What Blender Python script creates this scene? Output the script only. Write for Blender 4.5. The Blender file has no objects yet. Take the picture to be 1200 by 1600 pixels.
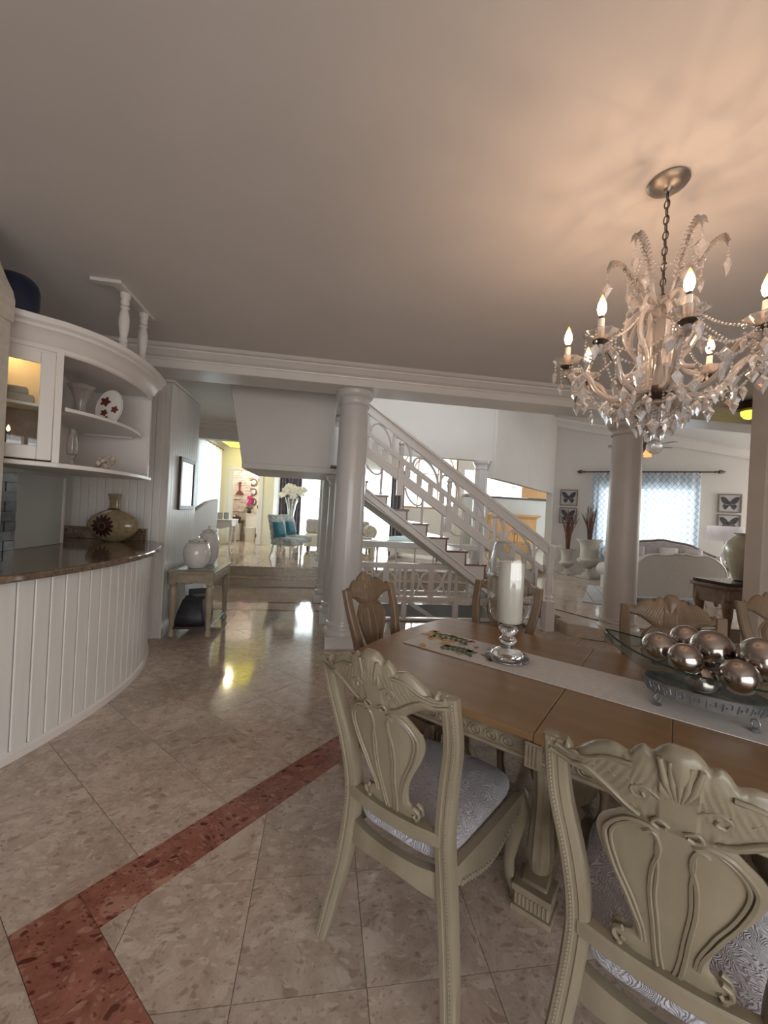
import bpy, bmesh, math, random
from mathutils import Vector, Matrix
random.seed(7)
PI = math.pi
SC = bpy.context.scene
COL = SC.collection

# ------------------------------------------------------------------ camera
cam_d = bpy.data.cameras.new('camera')
cam_d.sensor_fit = 'VERTICAL'
cam_d.sensor_height = 32.0
cam_d.lens = 625.0 * 32.0 / 1600.0
cam_d.clip_start = 0.02
cam = bpy.data.objects.new('camera', cam_d)
COL.objects.link(cam)
yaw, roll = math.radians(8.5), math.radians(3.0)
fwd = Vector((math.sin(yaw), math.cos(yaw), 0))
rgt = Vector((math.cos(yaw), -math.sin(yaw), 0))
upv = Vector((0, 0, 1))
cr = rgt * math.cos(roll) + upv * math.sin(roll)
cu = -rgt * math.sin(roll) + upv * math.cos(roll)
cam.matrix_world = Matrix(((cr.x, cu.x, -fwd.x, 0), (cr.y, cu.y, -fwd.y, 0), (cr.z, cu.z, -fwd.z, 1.5), (0, 0, 0, 1)))
SC.camera = cam

# ------------------------------------------------------------------ world, daylight, exposure
wd = bpy.data.worlds.new('sky')
SC.world = wd
wd.use_nodes = True
bg = wd.node_tree.nodes['Background']
bg.inputs[0].default_value = (0.93, 0.965, 1.0, 1)
bg.inputs[1].default_value = 2.6
SC.view_settings.view_transform = 'Standard'
SC.view_settings.look = 'None'
SC.view_settings.exposure = 0.22
SC.view_settings.gamma = 1.0
SC.view_settings.use_curve_mapping = False
SC.cycles.caustics_reflective = False
SC.cycles.caustics_refractive = False
SC.cycles.sample_clamp_indirect = 6.0
SC.cycles.use_denoising = True
SC.cycles.max_bounces = 10
SC.cycles.transmission_bounces = 8
SC.cycles.transparent_max_bounces = 16

def daylight(name, loc, rot, sx, sy, power, color=(0.86, 0.93, 1.0)):
    l = bpy.data.lights.new(name, 'AREA')
    l.shape = 'RECTANGLE'
    l.size, l.size_y = sx, sy
    l.energy = power
    l.color = color
    o = bpy.data.objects.new(name, l)
    o.location = loc
    o.rotation_euler = rot
    COL.objects.link(o)
    return o
# daylight outside the windows, facing into the house, except where noted below
daylight('patio_daylight', (0.6, -3.4, 1.35), (PI / 2, 0, 0), 5.0, 2.3, 76, (1.0, 0.965, 0.93))
daylight('back_window_daylight', (0.8, 14.9, 1.9), (-PI / 2, 0, 0), 7.5, 3.0, 900, (1.0, 0.98, 0.94))
daylight('gallery_window_daylight', (-3.7, 10.7, 1.9), (0, -PI / 2, 0), 2.6, 2.4, 42, (0.92, 0.97, 1.0))
daylight('living_window_daylight', (8.25, 9.45, 1.6), (-PI / 2, 0, math.radians(-34.8)), 2.6, 1.7, 55, (0.90, 0.95, 1.0))
daylight('living_side_fill', (10.7, 5.75, 1.7), (0, PI / 2, 0), 1.8, 1.6, 90, (1.0, 0.97, 0.93))  # unseen side light, added to brighten the living room
daylight('stair_area_light', (1.6, 6.0, 5.0), (0, 0, 0), 2.0, 1.2, 45, (1.0, 0.95, 0.88))  # area light inside the stair hall ceiling, which has no opening

# ------------------------------------------------------------------ materials
def newmat(name):
    m = bpy.data.materials.new(name)
    m.use_nodes = True
    nt = m.node_tree
    return m, nt, nt.nodes, nt.links, nt.nodes['Principled BSDF']

def pm(name, c1, c2=None, scale=6.0, rough=0.5, metal=0.0, bump=0.0, bscale=None, trans=0.0, ior=1.45, spec=0.5, stretch=(1, 1, 1), coat=0.0, sheen=0.0, emit=None, estr=0.0):
    m, nt, N, L, B = newmat(name)
    B.inputs['Roughness'].default_value = rough
    B.inputs['Metallic'].default_value = metal
    B.inputs['Transmission Weight'].default_value = trans
    B.inputs['IOR'].default_value = ior
    B.inputs['Specular IOR Level'].default_value = spec
    B.inputs['Coat Weight'].default_value = coat
    B.inputs['Sheen Weight'].default_value = sheen
    B.inputs['Base Color'].default_value = (*c1, 1)
    if emit:
        B.inputs['Emission Color'].default_value = (*emit, 1)
        B.inputs['Emission Strength'].default_value = estr
    tc = N.new('ShaderNodeTexCoord')
    mp = N.new('ShaderNodeMapping')
    mp.inputs['Scale'].default_value = stretch
    L.new(tc.outputs['Object'], mp.inputs[0])
    if c2 is not None:
        nz = N.new('ShaderNodeTexNoise')
        nz.inputs['Scale'].default_value = scale
        nz.inputs['Detail'].default_value = 6
        L.new(mp.outputs[0], nz.inputs['Vector'])
        rp = N.new('ShaderNodeValToRGB')
        rp.color_ramp.elements[0].position = 0.32
        rp.color_ramp.elements[1].position = 0.68
        rp.color_ramp.elements[0].color = (*c1, 1)
        rp.color_ramp.elements[1].color = (*c2, 1)
        L.new(nz.outputs['Fac'], rp.inputs[0])
        L.new(rp.outputs[0], B.inputs['Base Color'])
    if bump:
        nb = N.new('ShaderNodeTexNoise')
        nb.inputs['Scale'].default_value = bscale or scale * 4
        nb.inputs['Detail'].default_value = 4
        L.new(mp.outputs[0], nb.inputs['Vector'])
        bp = N.new('ShaderNodeBump')
        bp.inputs['Strength'].default_value = bump
        bp.inputs['Distance'].default_value = 0.01
        L.new(nb.outputs['Fac'], bp.inputs['Height'])
        L.new(bp.outputs[0], B.inputs['Normal'])
    return m

def marble(name, base_a, base_b, frag, dark, rough=0.10, vein=0.55):
    """breccia marble: shell and stone fragments of many sizes in a fine ground"""
    m, nt, N, L, B = newmat(name)
    geo = N.new('ShaderNodeNewGeometry')
    oi = N.new('ShaderNodeObjectInfo')
    mul = N.new('ShaderNodeVectorMath'); mul.operation = 'SCALE'
    cmb = N.new('ShaderNodeCombineXYZ')
    L.new(oi.outputs['Random'], cmb.inputs[0]); L.new(oi.outputs['Random'], cmb.inputs[1]); L.new(oi.outputs['Random'], cmb.inputs[2])
    L.new(cmb.outputs[0], mul.inputs[0]); mul.inputs['Scale'].default_value = 37.0
    add = N.new('ShaderNodeVectorMath'); add.operation = 'ADD'
    L.new(geo.outputs['Position'], add.inputs[0]); L.new(mul.outputs[0], add.inputs[1])
    warp = N.new('ShaderNodeTexNoise'); warp.inputs['Scale'].default_value = 5.0; warp.inputs['Detail'].default_value = 7
    L.new(add.outputs[0], warp.inputs['Vector'])
    wsc = N.new('ShaderNodeVectorMath'); wsc.operation = 'SCALE'; wsc.inputs['Scale'].default_value = 0.20
    L.new(warp.outputs['Color'], wsc.inputs[0])
    v0 = N.new('ShaderNodeVectorMath'); v0.operation = 'ADD'
    L.new(add.outputs[0], v0.inputs[0]); L.new(wsc.outputs[0], v0.inputs[1])
    nz = N.new('ShaderNodeTexNoise'); nz.inputs['Scale'].default_value = 11.0; nz.inputs['Detail'].default_value = 8; nz.inputs['Roughness'].default_value = 0.7
    L.new(v0.outputs[0], nz.inputs['Vector'])
    r0 = N.new('ShaderNodeValToRGB')
    r0.color_ramp.elements[0].position = 0.30; r0.color_ramp.elements[0].color = (*base_a, 1)
    r0.color_ramp.elements[1].position = 0.70; r0.color_ramp.elements[1].color = (*base_b, 1)
    L.new(nz.outputs['Fac'], r0.inputs[0])
    cur = r0.outputs[0]
    for sc, size, col, thr, st in ((6.0, 0.44, frag, 0.86, 0.50), (14.0, 0.42, frag, 0.74, 0.48), (30.0, 0.42, frag, 0.64, 0.42), (12.0, 0.34, dark, 0.88, vein), (26.0, 0.40, dark, 0.80, vein * 0.9), (60.0, 0.45, dark, 0.78, vein * 0.7)):
        mp = N.new('ShaderNodeMapping'); mp.inputs['Scale'].default_value = (1.0, 1.7, 1.0); mp.inputs['Rotation'].default_value = (0, 0, sc)
        L.new(v0.outputs[0], mp.inputs[0])
        vo = N.new('ShaderNodeTexVoronoi'); vo.inputs['Scale'].default_value = sc; vo.inputs['Randomness'].default_value = 1.0; vo.distance = 'EUCLIDEAN'
        L.new(mp.outputs[0], vo.inputs['Vector'])
        lt = N.new('ShaderNodeMapRange'); lt.inputs['From Min'].default_value = size; lt.inputs['From Max'].default_value = size - 0.10
        L.new(vo.outputs['Distance'], lt.inputs['Value'])
        sp = N.new('ShaderNodeSeparateColor'); L.new(vo.outputs['Color'], sp.inputs[0])
        gt = N.new('ShaderNodeMath'); gt.operation = 'GREATER_THAN'; gt.inputs[1].default_value = thr
        L.new(sp.outputs[0], gt.inputs[0])
        mm = N.new('ShaderNodeMath'); mm.operation = 'MULTIPLY'; L.new(lt.outputs[0], mm.inputs[0]); L.new(gt.outputs[0], mm.inputs[1])
        ms = N.new('ShaderNodeMath'); ms.operation = 'MULTIPLY'; ms.inputs[1].default_value = st; L.new(mm.outputs[0], ms.inputs[0])
        mx = N.new('ShaderNodeMix'); mx.data_type = 'RGBA'
        L.new(ms.outputs[0], mx.inputs[0]); L.new(cur, mx.inputs[6]); mx.inputs[7].default_value = (*col, 1)
        cur = mx.outputs[2]
    hs = N.new('ShaderNodeHueSaturation')
    mr = N.new('ShaderNodeMapRange'); mr.inputs['To Min'].default_value = 0.90; mr.inputs['To Max'].default_value = 1.08
    L.new(oi.outputs['Random'], mr.inputs['Value']); L.new(mr.outputs[0], hs.inputs['Value'])
    L.new(cur, hs.inputs['Color'])
    L.new(hs.outputs[0], B.inputs['Base Color'])
    B.inputs['Roughness'].default_value = rough
    B.inputs['Specular IOR Level'].default_value = 0.55
    return m

def thin_glass(name, tint=(1, 1, 1), refl=1.0, rough=0.0):
    m, nt, N, L, B = newmat(name)
    N.remove(B)
    out = N['Material Output']
    tr = N.new('ShaderNodeBsdfTransparent'); tr.inputs[0].default_value = (*tint, 1)
    gl = N.new('ShaderNodeBsdfGlossy'); gl.inputs['Roughness'].default_value = rough
    lw = N.new('ShaderNodeLayerWeight'); lw.inputs['Blend'].default_value = 0.5
    pw_ = N.new('ShaderNodeMath'); pw_.operation = 'POWER'; pw_.inputs[1].default_value = 4.0
    L.new(lw.outputs['Facing'], pw_.inputs[0])
    ml = N.new('ShaderNodeMath'); ml.operation = 'MULTIPLY_ADD'; ml.inputs[1].default_value = 0.55 * refl; ml.inputs[2].default_value = 0.045 * refl; ml.use_clamp = True
    L.new(pw_.outputs[0], ml.inputs[0])
    mx = N.new('ShaderNodeMixShader')
    L.new(ml.outputs[0], mx.inputs[0]); L.new(tr.outputs[0], mx.inputs[1]); L.new(gl.outputs[0], mx.inputs[2])
    L.new(mx.outputs[0], out.inputs[0])
    return m

def sheer(name, col, opac=0.7, pattern=False):
    """woven sheer curtain: part of the light passes straight through, the rest is scattered by the threads"""
    m, nt, N, L, B = newmat(name)
    N.remove(B)
    out = N['Material Output']
    tr = N.new('ShaderNodeBsdfTransparent')
    tl = N.new('ShaderNodeBsdfTranslucent'); tl.inputs[0].default_value = (*col, 1)
    df = N.new('ShaderNodeBsdfDiffuse'); df.inputs[0].default_value = (*col, 1)
    m1 = N.new('ShaderNodeMixShader'); m1.inputs[0].default_value = 0.45
    L.new(tl.outputs[0], m1.inputs[1]); L.new(df.outputs[0], m1.inputs[2])
    m2 = N.new('ShaderNodeMixShader'); m2.inputs[0].default_value = opac
    L.new(tr.outputs[0], m2.inputs[1]); L.new(m1.outputs[0], m2.inputs[2])
    if pattern:
        uv = N.new('ShaderNodeUVMap')
        sp = N.new('ShaderNodeSeparateXYZ'); L.new(uv.outputs[0], sp.inputs[0])
        lines = []
        for sgn in (1, -1):
            # wavy trellis: |frac((v + sgn*u) ) - .5|
            a = N.new('ShaderNodeMath'); a.operation = 'MULTIPLY'; a.inputs[1].default_value = sgn; L.new(sp.outputs[0], a.inputs[0])
            b = N.new('ShaderNodeMath'); b.operation = 'ADD'; L.new(a.outputs[0], b.inputs[0]); L.new(sp.outputs[1], b.inputs[1])
            c = N.new('ShaderNodeMath'); c.operation = 'MULTIPLY'; c.inputs[1].default_value = 6.5; L.new(b.outputs[0], c.inputs[0])
            d = N.new('ShaderNodeMath'); d.operation = 'FRACT'; L.new(c.outputs[0], d.inputs[0])
            e = N.new('ShaderNodeMath'); e.operation = 'LESS_THAN'; e.inputs[1].default_value = 0.13; L.new(d.outputs[0], e.inputs[0])
            lines.append(e)
        mxm = N.new('ShaderNodeMath'); mxm.operation = 'MAXIMUM'; L.new(lines[0].outputs[0], mxm.inputs[0]); L.new(lines[1].outputs[0], mxm.inputs[1])
        mc = N.new('ShaderNodeMix'); mc.data_type = 'RGBA'
        L.new(mxm.outputs[0], mc.inputs[0]); mc.inputs[6].default_value = (*col, 1); mc.inputs[7].default_value = (0.34, 0.41, 0.52, 1)
        L.new(mc.outputs[2], tl.inputs[0]); L.new(mc.outputs[2], df.inputs[0])
        mo = N.new('ShaderNodeMapRange'); mo.inputs['To Min'].default_value = opac; mo.inputs['To Max'].default_value = 0.97
        L.new(mxm.outputs[0], mo.inputs['Value']); L.new(mo.outputs[0], m2.inputs[0])
    L.new(m2.outputs[0], out.inputs[0])
    return m

def emitter(name, col, s):
    m, nt, N, L, B = newmat(name)
    B.inputs['Base Color'].default_value = (*col, 1)
    B.inputs['Emission Color'].default_value = (*col, 1)
    B.inputs['Emission Strength'].default_value = s
    return m

def bulb_material():
    """clear flame bulb: glowing low at the filament, more amber and weaker at the tip; lets its own lamp's light out"""
    m, nt, N, L, B = newmat('warm_bulb_glow')
    N.remove(B); out = N['Material Output']
    tc = N.new('ShaderNodeTexCoord'); sp = N.new('ShaderNodeSeparateXYZ'); L.new(tc.outputs['Generated'], sp.inputs[0])
    r = N.new('ShaderNodeValToRGB'); e = r.color_ramp.elements
    e[0].position = 0.35; e[0].color = (1.0, 0.80, 0.52, 1); e[1].position = 0.95; e[1].color = (1.0, 0.46, 0.10, 1)
    L.new(sp.outputs[2], r.inputs[0])
    q = N.new('ShaderNodeMapRange'); q.inputs['From Min'].default_value = 0.30; q.inputs['From Max'].default_value = 0.85; q.inputs['To Min'].default_value = 5.0; q.inputs['To Max'].default_value = 1.0
    L.new(sp.outputs[2], q.inputs['Value'])
    em = N.new('ShaderNodeEmission'); L.new(r.outputs[0], em.inputs[0]); L.new(q.outputs[0], em.inputs[1])
    tr = N.new('ShaderNodeBsdfTransparent'); tr.inputs[0].default_value = (0.9, 0.9, 0.9, 1)
    ad = N.new('ShaderNodeAddShader'); L.new(em.outputs[0], ad.inputs[0]); L.new(tr.outputs[0], ad.inputs[1])
    L.new(ad.outputs[0], out.inputs[0])
    return m

M = {}
M['floor_marble'] = marble('polished_beige_breccia_marble', (0.385, 0.285, 0.225), (0.60, 0.495, 0.415), (0.68, 0.585, 0.495), (0.27, 0.18, 0.13), rough=0.085, vein=0.6)
M['red_marble'] = marble('polished_red_breccia_marble', (0.20, 0.065, 0.045), (0.40, 0.17, 0.12), (0.50, 0.28, 0.20), (0.09, 0.022, 0.015), rough=0.10, vein=0.9)
M['step_marble'] = marble('step_marble', (0.40, 0.32, 0.25), (0.50, 0.42, 0.33), (0.55, 0.47, 0.38), (0.33, 0.24, 0.18), rough=0.2, vein=0.3)
M['grout'] = pm('grout', (0.27, 0.22, 0.18), (0.33, 0.27, 0.22), 20, 0.7)
M['tread_marble'] = pm('dark_tread_marble', (0.16, 0.085, 0.06), (0.27, 0.16, 0.12), 30, 0.25)
M['white_wall'] = pm('warm_white_wall_paint', (0.66, 0.63, 0.59), (0.69, 0.66, 0.62), 2.0, 0.55, bump=0.04, bscale=90)
M['ceiling'] = pm('ceiling_paint', (0.68, 0.635, 0.61), (0.72, 0.675, 0.65), 1.2, 0.6, bump=0.05, bscale=60)
M['trim'] = pm('white_trim_gloss', (0.72, 0.68, 0.65), (0.75, 0.71, 0.68), 3.0, 0.32)
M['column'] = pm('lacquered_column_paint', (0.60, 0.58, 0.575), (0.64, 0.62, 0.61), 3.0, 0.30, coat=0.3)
M['tan_column'] = pm('tan_column_paint', (0.41, 0.36, 0.32), (0.45, 0.395, 0.355), 3.0, 0.45)  # shade on the backlit living room column, put into its paint colour
M['board'] = pm('painted_beadboard', (0.70, 0.68, 0.65), (0.74, 0.72, 0.69), 5.0, 0.33, stretch=(6, 6, 0.6))
M['cream_wall'] = pm('pale_cream_wall', (0.74, 0.70, 0.55), (0.78, 0.74, 0.60), 2.0, 0.6)
M['grey_panel'] = pm('grey_green_panel', (0.44, 0.46, 0.43), (0.48, 0.50, 0.47), 2.0, 0.45)
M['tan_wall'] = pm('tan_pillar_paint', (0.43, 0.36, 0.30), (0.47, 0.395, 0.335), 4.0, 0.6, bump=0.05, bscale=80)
M['textured_wall'] = pm('textured_beige_plaster', (0.58, 0.54, 0.47), (0.66, 0.62, 0.55), 30, 0.7, bump=0.4, bscale=140)
M['pit_grey'] = pm('grey_stairwell_plaster', (0.60, 0.60, 0.58), (0.66, 0.655, 0.63), 6, 0.7)
M['granite'] = marble('brown_granite', (0.115, 0.080, 0.052), (0.26, 0.19, 0.125), (0.36, 0.27, 0.18), (0.035, 0.024, 0.018), rough=0.08, vein=0.85)
M['dark_tile'] = pm('dark_slate_mosaic', (0.035, 0.045, 0.055), (0.11, 0.12, 0.12), 14, 0.25)
M['chair_wood'] = pm('antiqued_sage_cream_lacquer', (0.215, 0.18, 0.122), (0.28, 0.24, 0.172), 9, 0.29, bump=0.12, bscale=45, stretch=(1, 1, 0.35))
M['chair_lamp_tint'] = pm('chandelier_tinted_lacquer', (0.155, 0.105, 0.064), (0.215, 0.15, 0.096), 9, 0.36, bump=0.12, bscale=45, stretch=(1, 1, 0.35))  # same finish as the near chairs, chandelier warmth put into the colour
M['table_top'] = pm('honey_brown_satin_wood', (0.235, 0.138, 0.064), (0.285, 0.172, 0.085), 5, 0.30, stretch=(0.25, 3, 1))
M['table_edge'] = pm('antiqued_sage_brown_wood', (0.24, 0.195, 0.13), (0.32, 0.265, 0.19), 14, 0.4, bump=0.15, bscale=40)
M['table_dark'] = pm('dark_pedestal_wood', (0.15, 0.11, 0.07), (0.21, 0.16, 0.105), 9, 0.42, bump=0.1, bscale=40)
M['linen'] = pm('ivory_runner_linen', (0.62, 0.58, 0.55), (0.68, 0.64, 0.605), 40, 0.8, bump=0.12, bscale=300)
M['print_green'] = pm('green_leaf_print', (0.09, 0.12, 0.05), (0.15, 0.18, 0.09), 30, 0.8)
M['print_orange'] = pm('orange_leaf_print', (0.58, 0.33, 0.12), (0.66, 0.42, 0.22), 30, 0.8)
M['print_rose'] = pm('rose_leaf_print', (0.50, 0.27, 0.20), (0.60, 0.38, 0.30), 30, 0.8)
M['glass'] = thin_glass('clear_blown_glass', (0.965, 0.975, 0.975), 1.5)
M['pane'] = thin_glass('window_pane_glass', (0.95, 0.97, 0.97), 1.0)
M['smoke_glass'] = thin_glass('smoked_green_glass', (0.84, 0.875, 0.86), 0.8)
M['smoke_edge'] = pm('dark_green_glass_edge', (0.01, 0.03, 0.02), None, rough=0.05)
M['crystal'] = pm('cut_crystal', (1.0, 0.93, 0.89), None, rough=0.02, trans=0.76, ior=1.5)
M['arm_glass'] = pm('blown_arm_glass', (1.0, 0.90, 0.83), None, rough=0.06, trans=0.72, ior=1.45)
M['solid_glass'] = pm('pressed_glass', (1, 0.98, 0.96), None, rough=0.02, trans=0.93, ior=1.48)
M['pewter'] = pm('aged_pewter', (0.30, 0.27, 0.24), (0.40, 0.36, 0.32), 20, 0.38, metal=0.9)
M['bronze'] = pm('dark_bronze', (0.085, 0.065, 0.05), (0.13, 0.10, 0.075), 25, 0.4, metal=0.8)
M['silver'] = pm('antique_silver', (0.24, 0.24, 0.25), (0.36, 0.36, 0.37), 20, 0.42, metal=0.75, bump=0.1, bscale=60)
M['orb'] = pm('brushed_bronze_silver', (0.40, 0.345, 0.31), (0.52, 0.46, 0.42), 8, 0.17, metal=1.0, bump=0.12, bscale=14)
M['bulb'] = bulb_material()
M['candle_wax'] = pm('ivory_wax', (0.78, 0.71, 0.61), (0.83, 0.77, 0.68), 10, 0.5, bump=0.2, bscale=60)
M['sleeve'] = pm('candle_sleeve', (0.85, 0.78, 0.68), None, rough=0.4)
M['white_ceramic'] = pm('crackled_white_ceramic', (0.64, 0.61, 0.57), (0.70, 0.67, 0.63), 18, 0.14, coat=0.4)
M['white_lacquer'] = pm('white_lacquer', (0.80, 0.78, 0.74), (0.83, 0.81, 0.77), 5, 0.3)
M['stone_urn'] = pm('cast_stone', (0.46, 0.43, 0.38), (0.56, 0.53, 0.475), 16, 0.75, bump=0.25, bscale=70)
M['reed'] = pm('dried_red_brown_reed', (0.10, 0.040, 0.026), (0.17, 0.075, 0.05), 18, 0.7)
M['sofa_white'] = pm('white_sofa_fabric', (0.60, 0.57, 0.535), (0.64, 0.61, 0.575), 25, 0.8, bump=0.1, bscale=200)
M['sofa_frame'] = pm('dark_carved_frame', (0.12, 0.09, 0.075), (0.19, 0.15, 0.125), 12, 0.4)
M['sofa_seat'] = pm('mauve_grey_upholstery', (0.40, 0.36, 0.37), (0.52, 0.48, 0.48), 12, 0.7)
M['rug'] = pm('pale_grey_rug', (0.44, 0.44, 0.46), (0.56, 0.55, 0.56), 30, 0.95, bump=0.4, bscale=200)
M['rug_line'] = pm('dark_rug_line', (0.22, 0.21, 0.21), None, rough=0.95)
M['drape'] = pm('plum_grey_drape', (0.115, 0.10, 0.12), (0.165, 0.145, 0.165), 6, 0.7)
M['sheer'] = sheer('sky_tinted_sheer', (0.80, 0.90, 0.96), 0.84)  # blue of the sky behind put into the cloth colour
M['sheer_pattern'] = sheer('trellis_sheer', (0.78, 0.87, 0.95), 0.86, True)  # sky blue put into the ground colour of the trellis cloth
M['teal'] = pm('teal_velvet', (0.010, 0.115, 0.16), (0.02, 0.17, 0.23), 14, 0.6)
M['floral'] = pm('floral_chair_fabric', (0.66, 0.66, 0.63), (0.20, 0.27, 0.29), 16, 0.8)
M['oak'] = pm('honey_oak', (0.42, 0.225, 0.075), (0.53, 0.31, 0.125), 10, 0.4, stretch=(4, 4, 0.6))
M['black'] = pm('black_leather', (0.012, 0.012, 0.014), (0.03, 0.03, 0.035), 20, 0.45)
M['black_wood'] = pm('black_brown_wood', (0.035, 0.024, 0.02), (0.06, 0.042, 0.035), 15, 0.35)
M['paper'] = pm('white_paper', (0.78, 0.77, 0.74), None, rough=0.7)
M['grey_paper'] = pm('grey_label', (0.22, 0.22, 0.24), None, rough=0.6)
M['navy'] = pm('navy_glaze', (0.006, 0.010, 0.035), (0.012, 0.018, 0.05), 10, 0.35)
M['mirror'] = pm('mirror', (0.82, 0.85, 0.86), None, rough=0.04, metal=1.0)
M['console_wood'] = pm('greyed_olive_wood', (0.27, 0.225, 0.15), (0.35, 0.30, 0.215), 10, 0.38, bump=0.1)
M['console_top'] = pm('console_inset_top', (0.30, 0.29, 0.27), (0.36, 0.35, 0.33), 8, 0.15)
M['vase_gold'] = pm('ochre_crackle_glaze', (0.24, 0.18, 0.10), (0.36, 0.28, 0.17), 26, 0.2, coat=0.5)
M['vase_dark'] = pm('dark_plum_glaze', (0.035, 0.013, 0.012), (0.06, 0.022, 0.02), 20, 0.25)
M['pale_vase'] = pm('pale_lime_crackle_glaze', (0.48, 0.43, 0.31), (0.60, 0.55, 0.43), 9, 0.25, coat=0.3)
M['commode_wood'] = pm('carved_brown_wood', (0.16, 0.10, 0.065), (0.25, 0.165, 0.11), 14, 0.42, bump=0.2)
M['dark_top'] = pm('dark_marble_top', (0.03, 0.024, 0.022), (0.06, 0.05, 0.045), 12, 0.15)
M['shade'] = sheer('lamp_shade_linen', (0.76, 0.74, 0.76), 0.95)
M['yellow_light'] = emitter('yellow_ceiling_light', (1.0, 0.86, 0.10), 1.3)
M['amber_light'] = emitter('amber_fan_glass', (1.0, 0.42, 0.13), 1.0)
M['reflection_glow'] = emitter('bulb_reflection_glow', (1.0, 0.66, 0.28), 10)  # glow of the bulb reflections imitated behind the cabinet pane
M['cab_back'] = pm('cabinet_back_cream', (0.62, 0.52, 0.36), (0.68, 0.58, 0.42), 6, 0.5)
M['art_paper'] = pm('butterfly_print_paper', (0.42, 0.41, 0.40), (0.50, 0.49, 0.47), 6, 0.6)
M['art_dark'] = pm('print_ink', (0.03, 0.03, 0.04), (0.08, 0.08, 0.09), 30, 0.6)
M['pic_frame'] = pm('weathered_picture_frame', (0.17, 0.14, 0.12), (0.24, 0.20, 0.17), 20, 0.5)
M['pink'] = pm('magenta_orchid', (0.55, 0.02, 0.18), None, rough=0.5)
M['white_petal'] = pm('white_petal', (0.82, 0.80, 0.74), (0.72, 0.69, 0.60), 12, 0.6)
M['leaf'] = pm('dark_green_leaf', (0.03, 0.06, 0.025), (0.06, 0.10, 0.04), 12, 0.5)
M['porcelain'] = pm('white_porcelain', (0.84, 0.82, 0.78), None, rough=0.12, coat=0.5)
M['ledge_stone'] = pm('stacked_ledge_stone', (0.50, 0.42, 0.36), (0.70, 0.62, 0.55), 9, 0.8, bump=0.3)
M['powder_wall'] = pm('blush_wall', (0.76, 0.68, 0.62), (0.80, 0.72, 0.66), 3, 0.6)
M['dark_plate'] = pm('red_floral_enamel', (0.22, 0.04, 0.03), (0.10, 0.03, 0.025), 30, 0.3)
M['shell'] = pm('rough_shell', (0.30, 0.22, 0.16), (0.60, 0.54, 0.46), 40, 0.7, bump=0.5)
M['terrace'] = pm('pale_terrace_paving', (0.42, 0.42, 0.40), (0.50, 0.50, 0.48), 2, 0.8)
M['etched'] = sheer('etched_glass', (0.96, 0.98, 0.98), 0.5)
M['etch_line'] = pm('etched_motif', (0.30, 0.36, 0.36), None, rough=0.6)

# seat upholstery: embossed feather ridges
def seat_fabric():
    m, nt, N, L, B = newmat('embossed_lilac_white_brocade')
    tc = N.new('ShaderNodeTexCoord')
    nz = N.new('ShaderNodeTexNoise'); nz.inputs['Scale'].default_value = 9; nz.inputs['Detail'].default_value = 2
    L.new(tc.outputs['Object'], nz.inputs['Vector'])
    sc = N.new('ShaderNodeVectorMath'); sc.operation = 'SCALE'; sc.inputs['Scale'].default_value = 0.22
    L.new(nz.outputs['Color'], sc.inputs[0])
    ad = N.new('ShaderNodeVectorMath'); ad.operation = 'ADD'; L.new(tc.outputs['Object'], ad.inputs[0]); L.new(sc.outputs[0], ad.inputs[1])
    wv = N.new('ShaderNodeTexWave'); wv.inputs['Scale'].default_value = 46; wv.inputs['Distortion'].default_value = 7.0; wv.inputs['Detail'].default_value = 2; wv.inputs['Detail Scale'].default_value = 1.3
    L.new(ad.outputs[0], wv.inputs['Vector'])
    rp = N.new('ShaderNodeValToRGB')
    rp.color_ramp.elements[0].position = 0.2; rp.color_ramp.elements[0].color = (0.29, 0.27, 0.295, 1)
    rp.color_ramp.elements[1].position = 0.75; rp.color_ramp.elements[1].color = (0.47, 0.45, 0.485, 1)
    L.new(wv.outputs['Fac'], rp.inputs[0]); L.new(rp.outputs[0], B.inputs['Base Color'])
    bp = N.new('ShaderNodeBump'); bp.inputs['Strength'].default_value = 0.6; bp.inputs['Distance'].default_value = 0.006
    L.new(wv.outputs['Fac'], bp.inputs['Height']); L.new(bp.outputs[0], B.inputs['Normal'])
    B.inputs['Roughness'].default_value = 0.55
    B.inputs['Sheen Weight'].default_value = 0.3
    return m
M['seat_fabric'] = seat_fabric()

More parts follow.
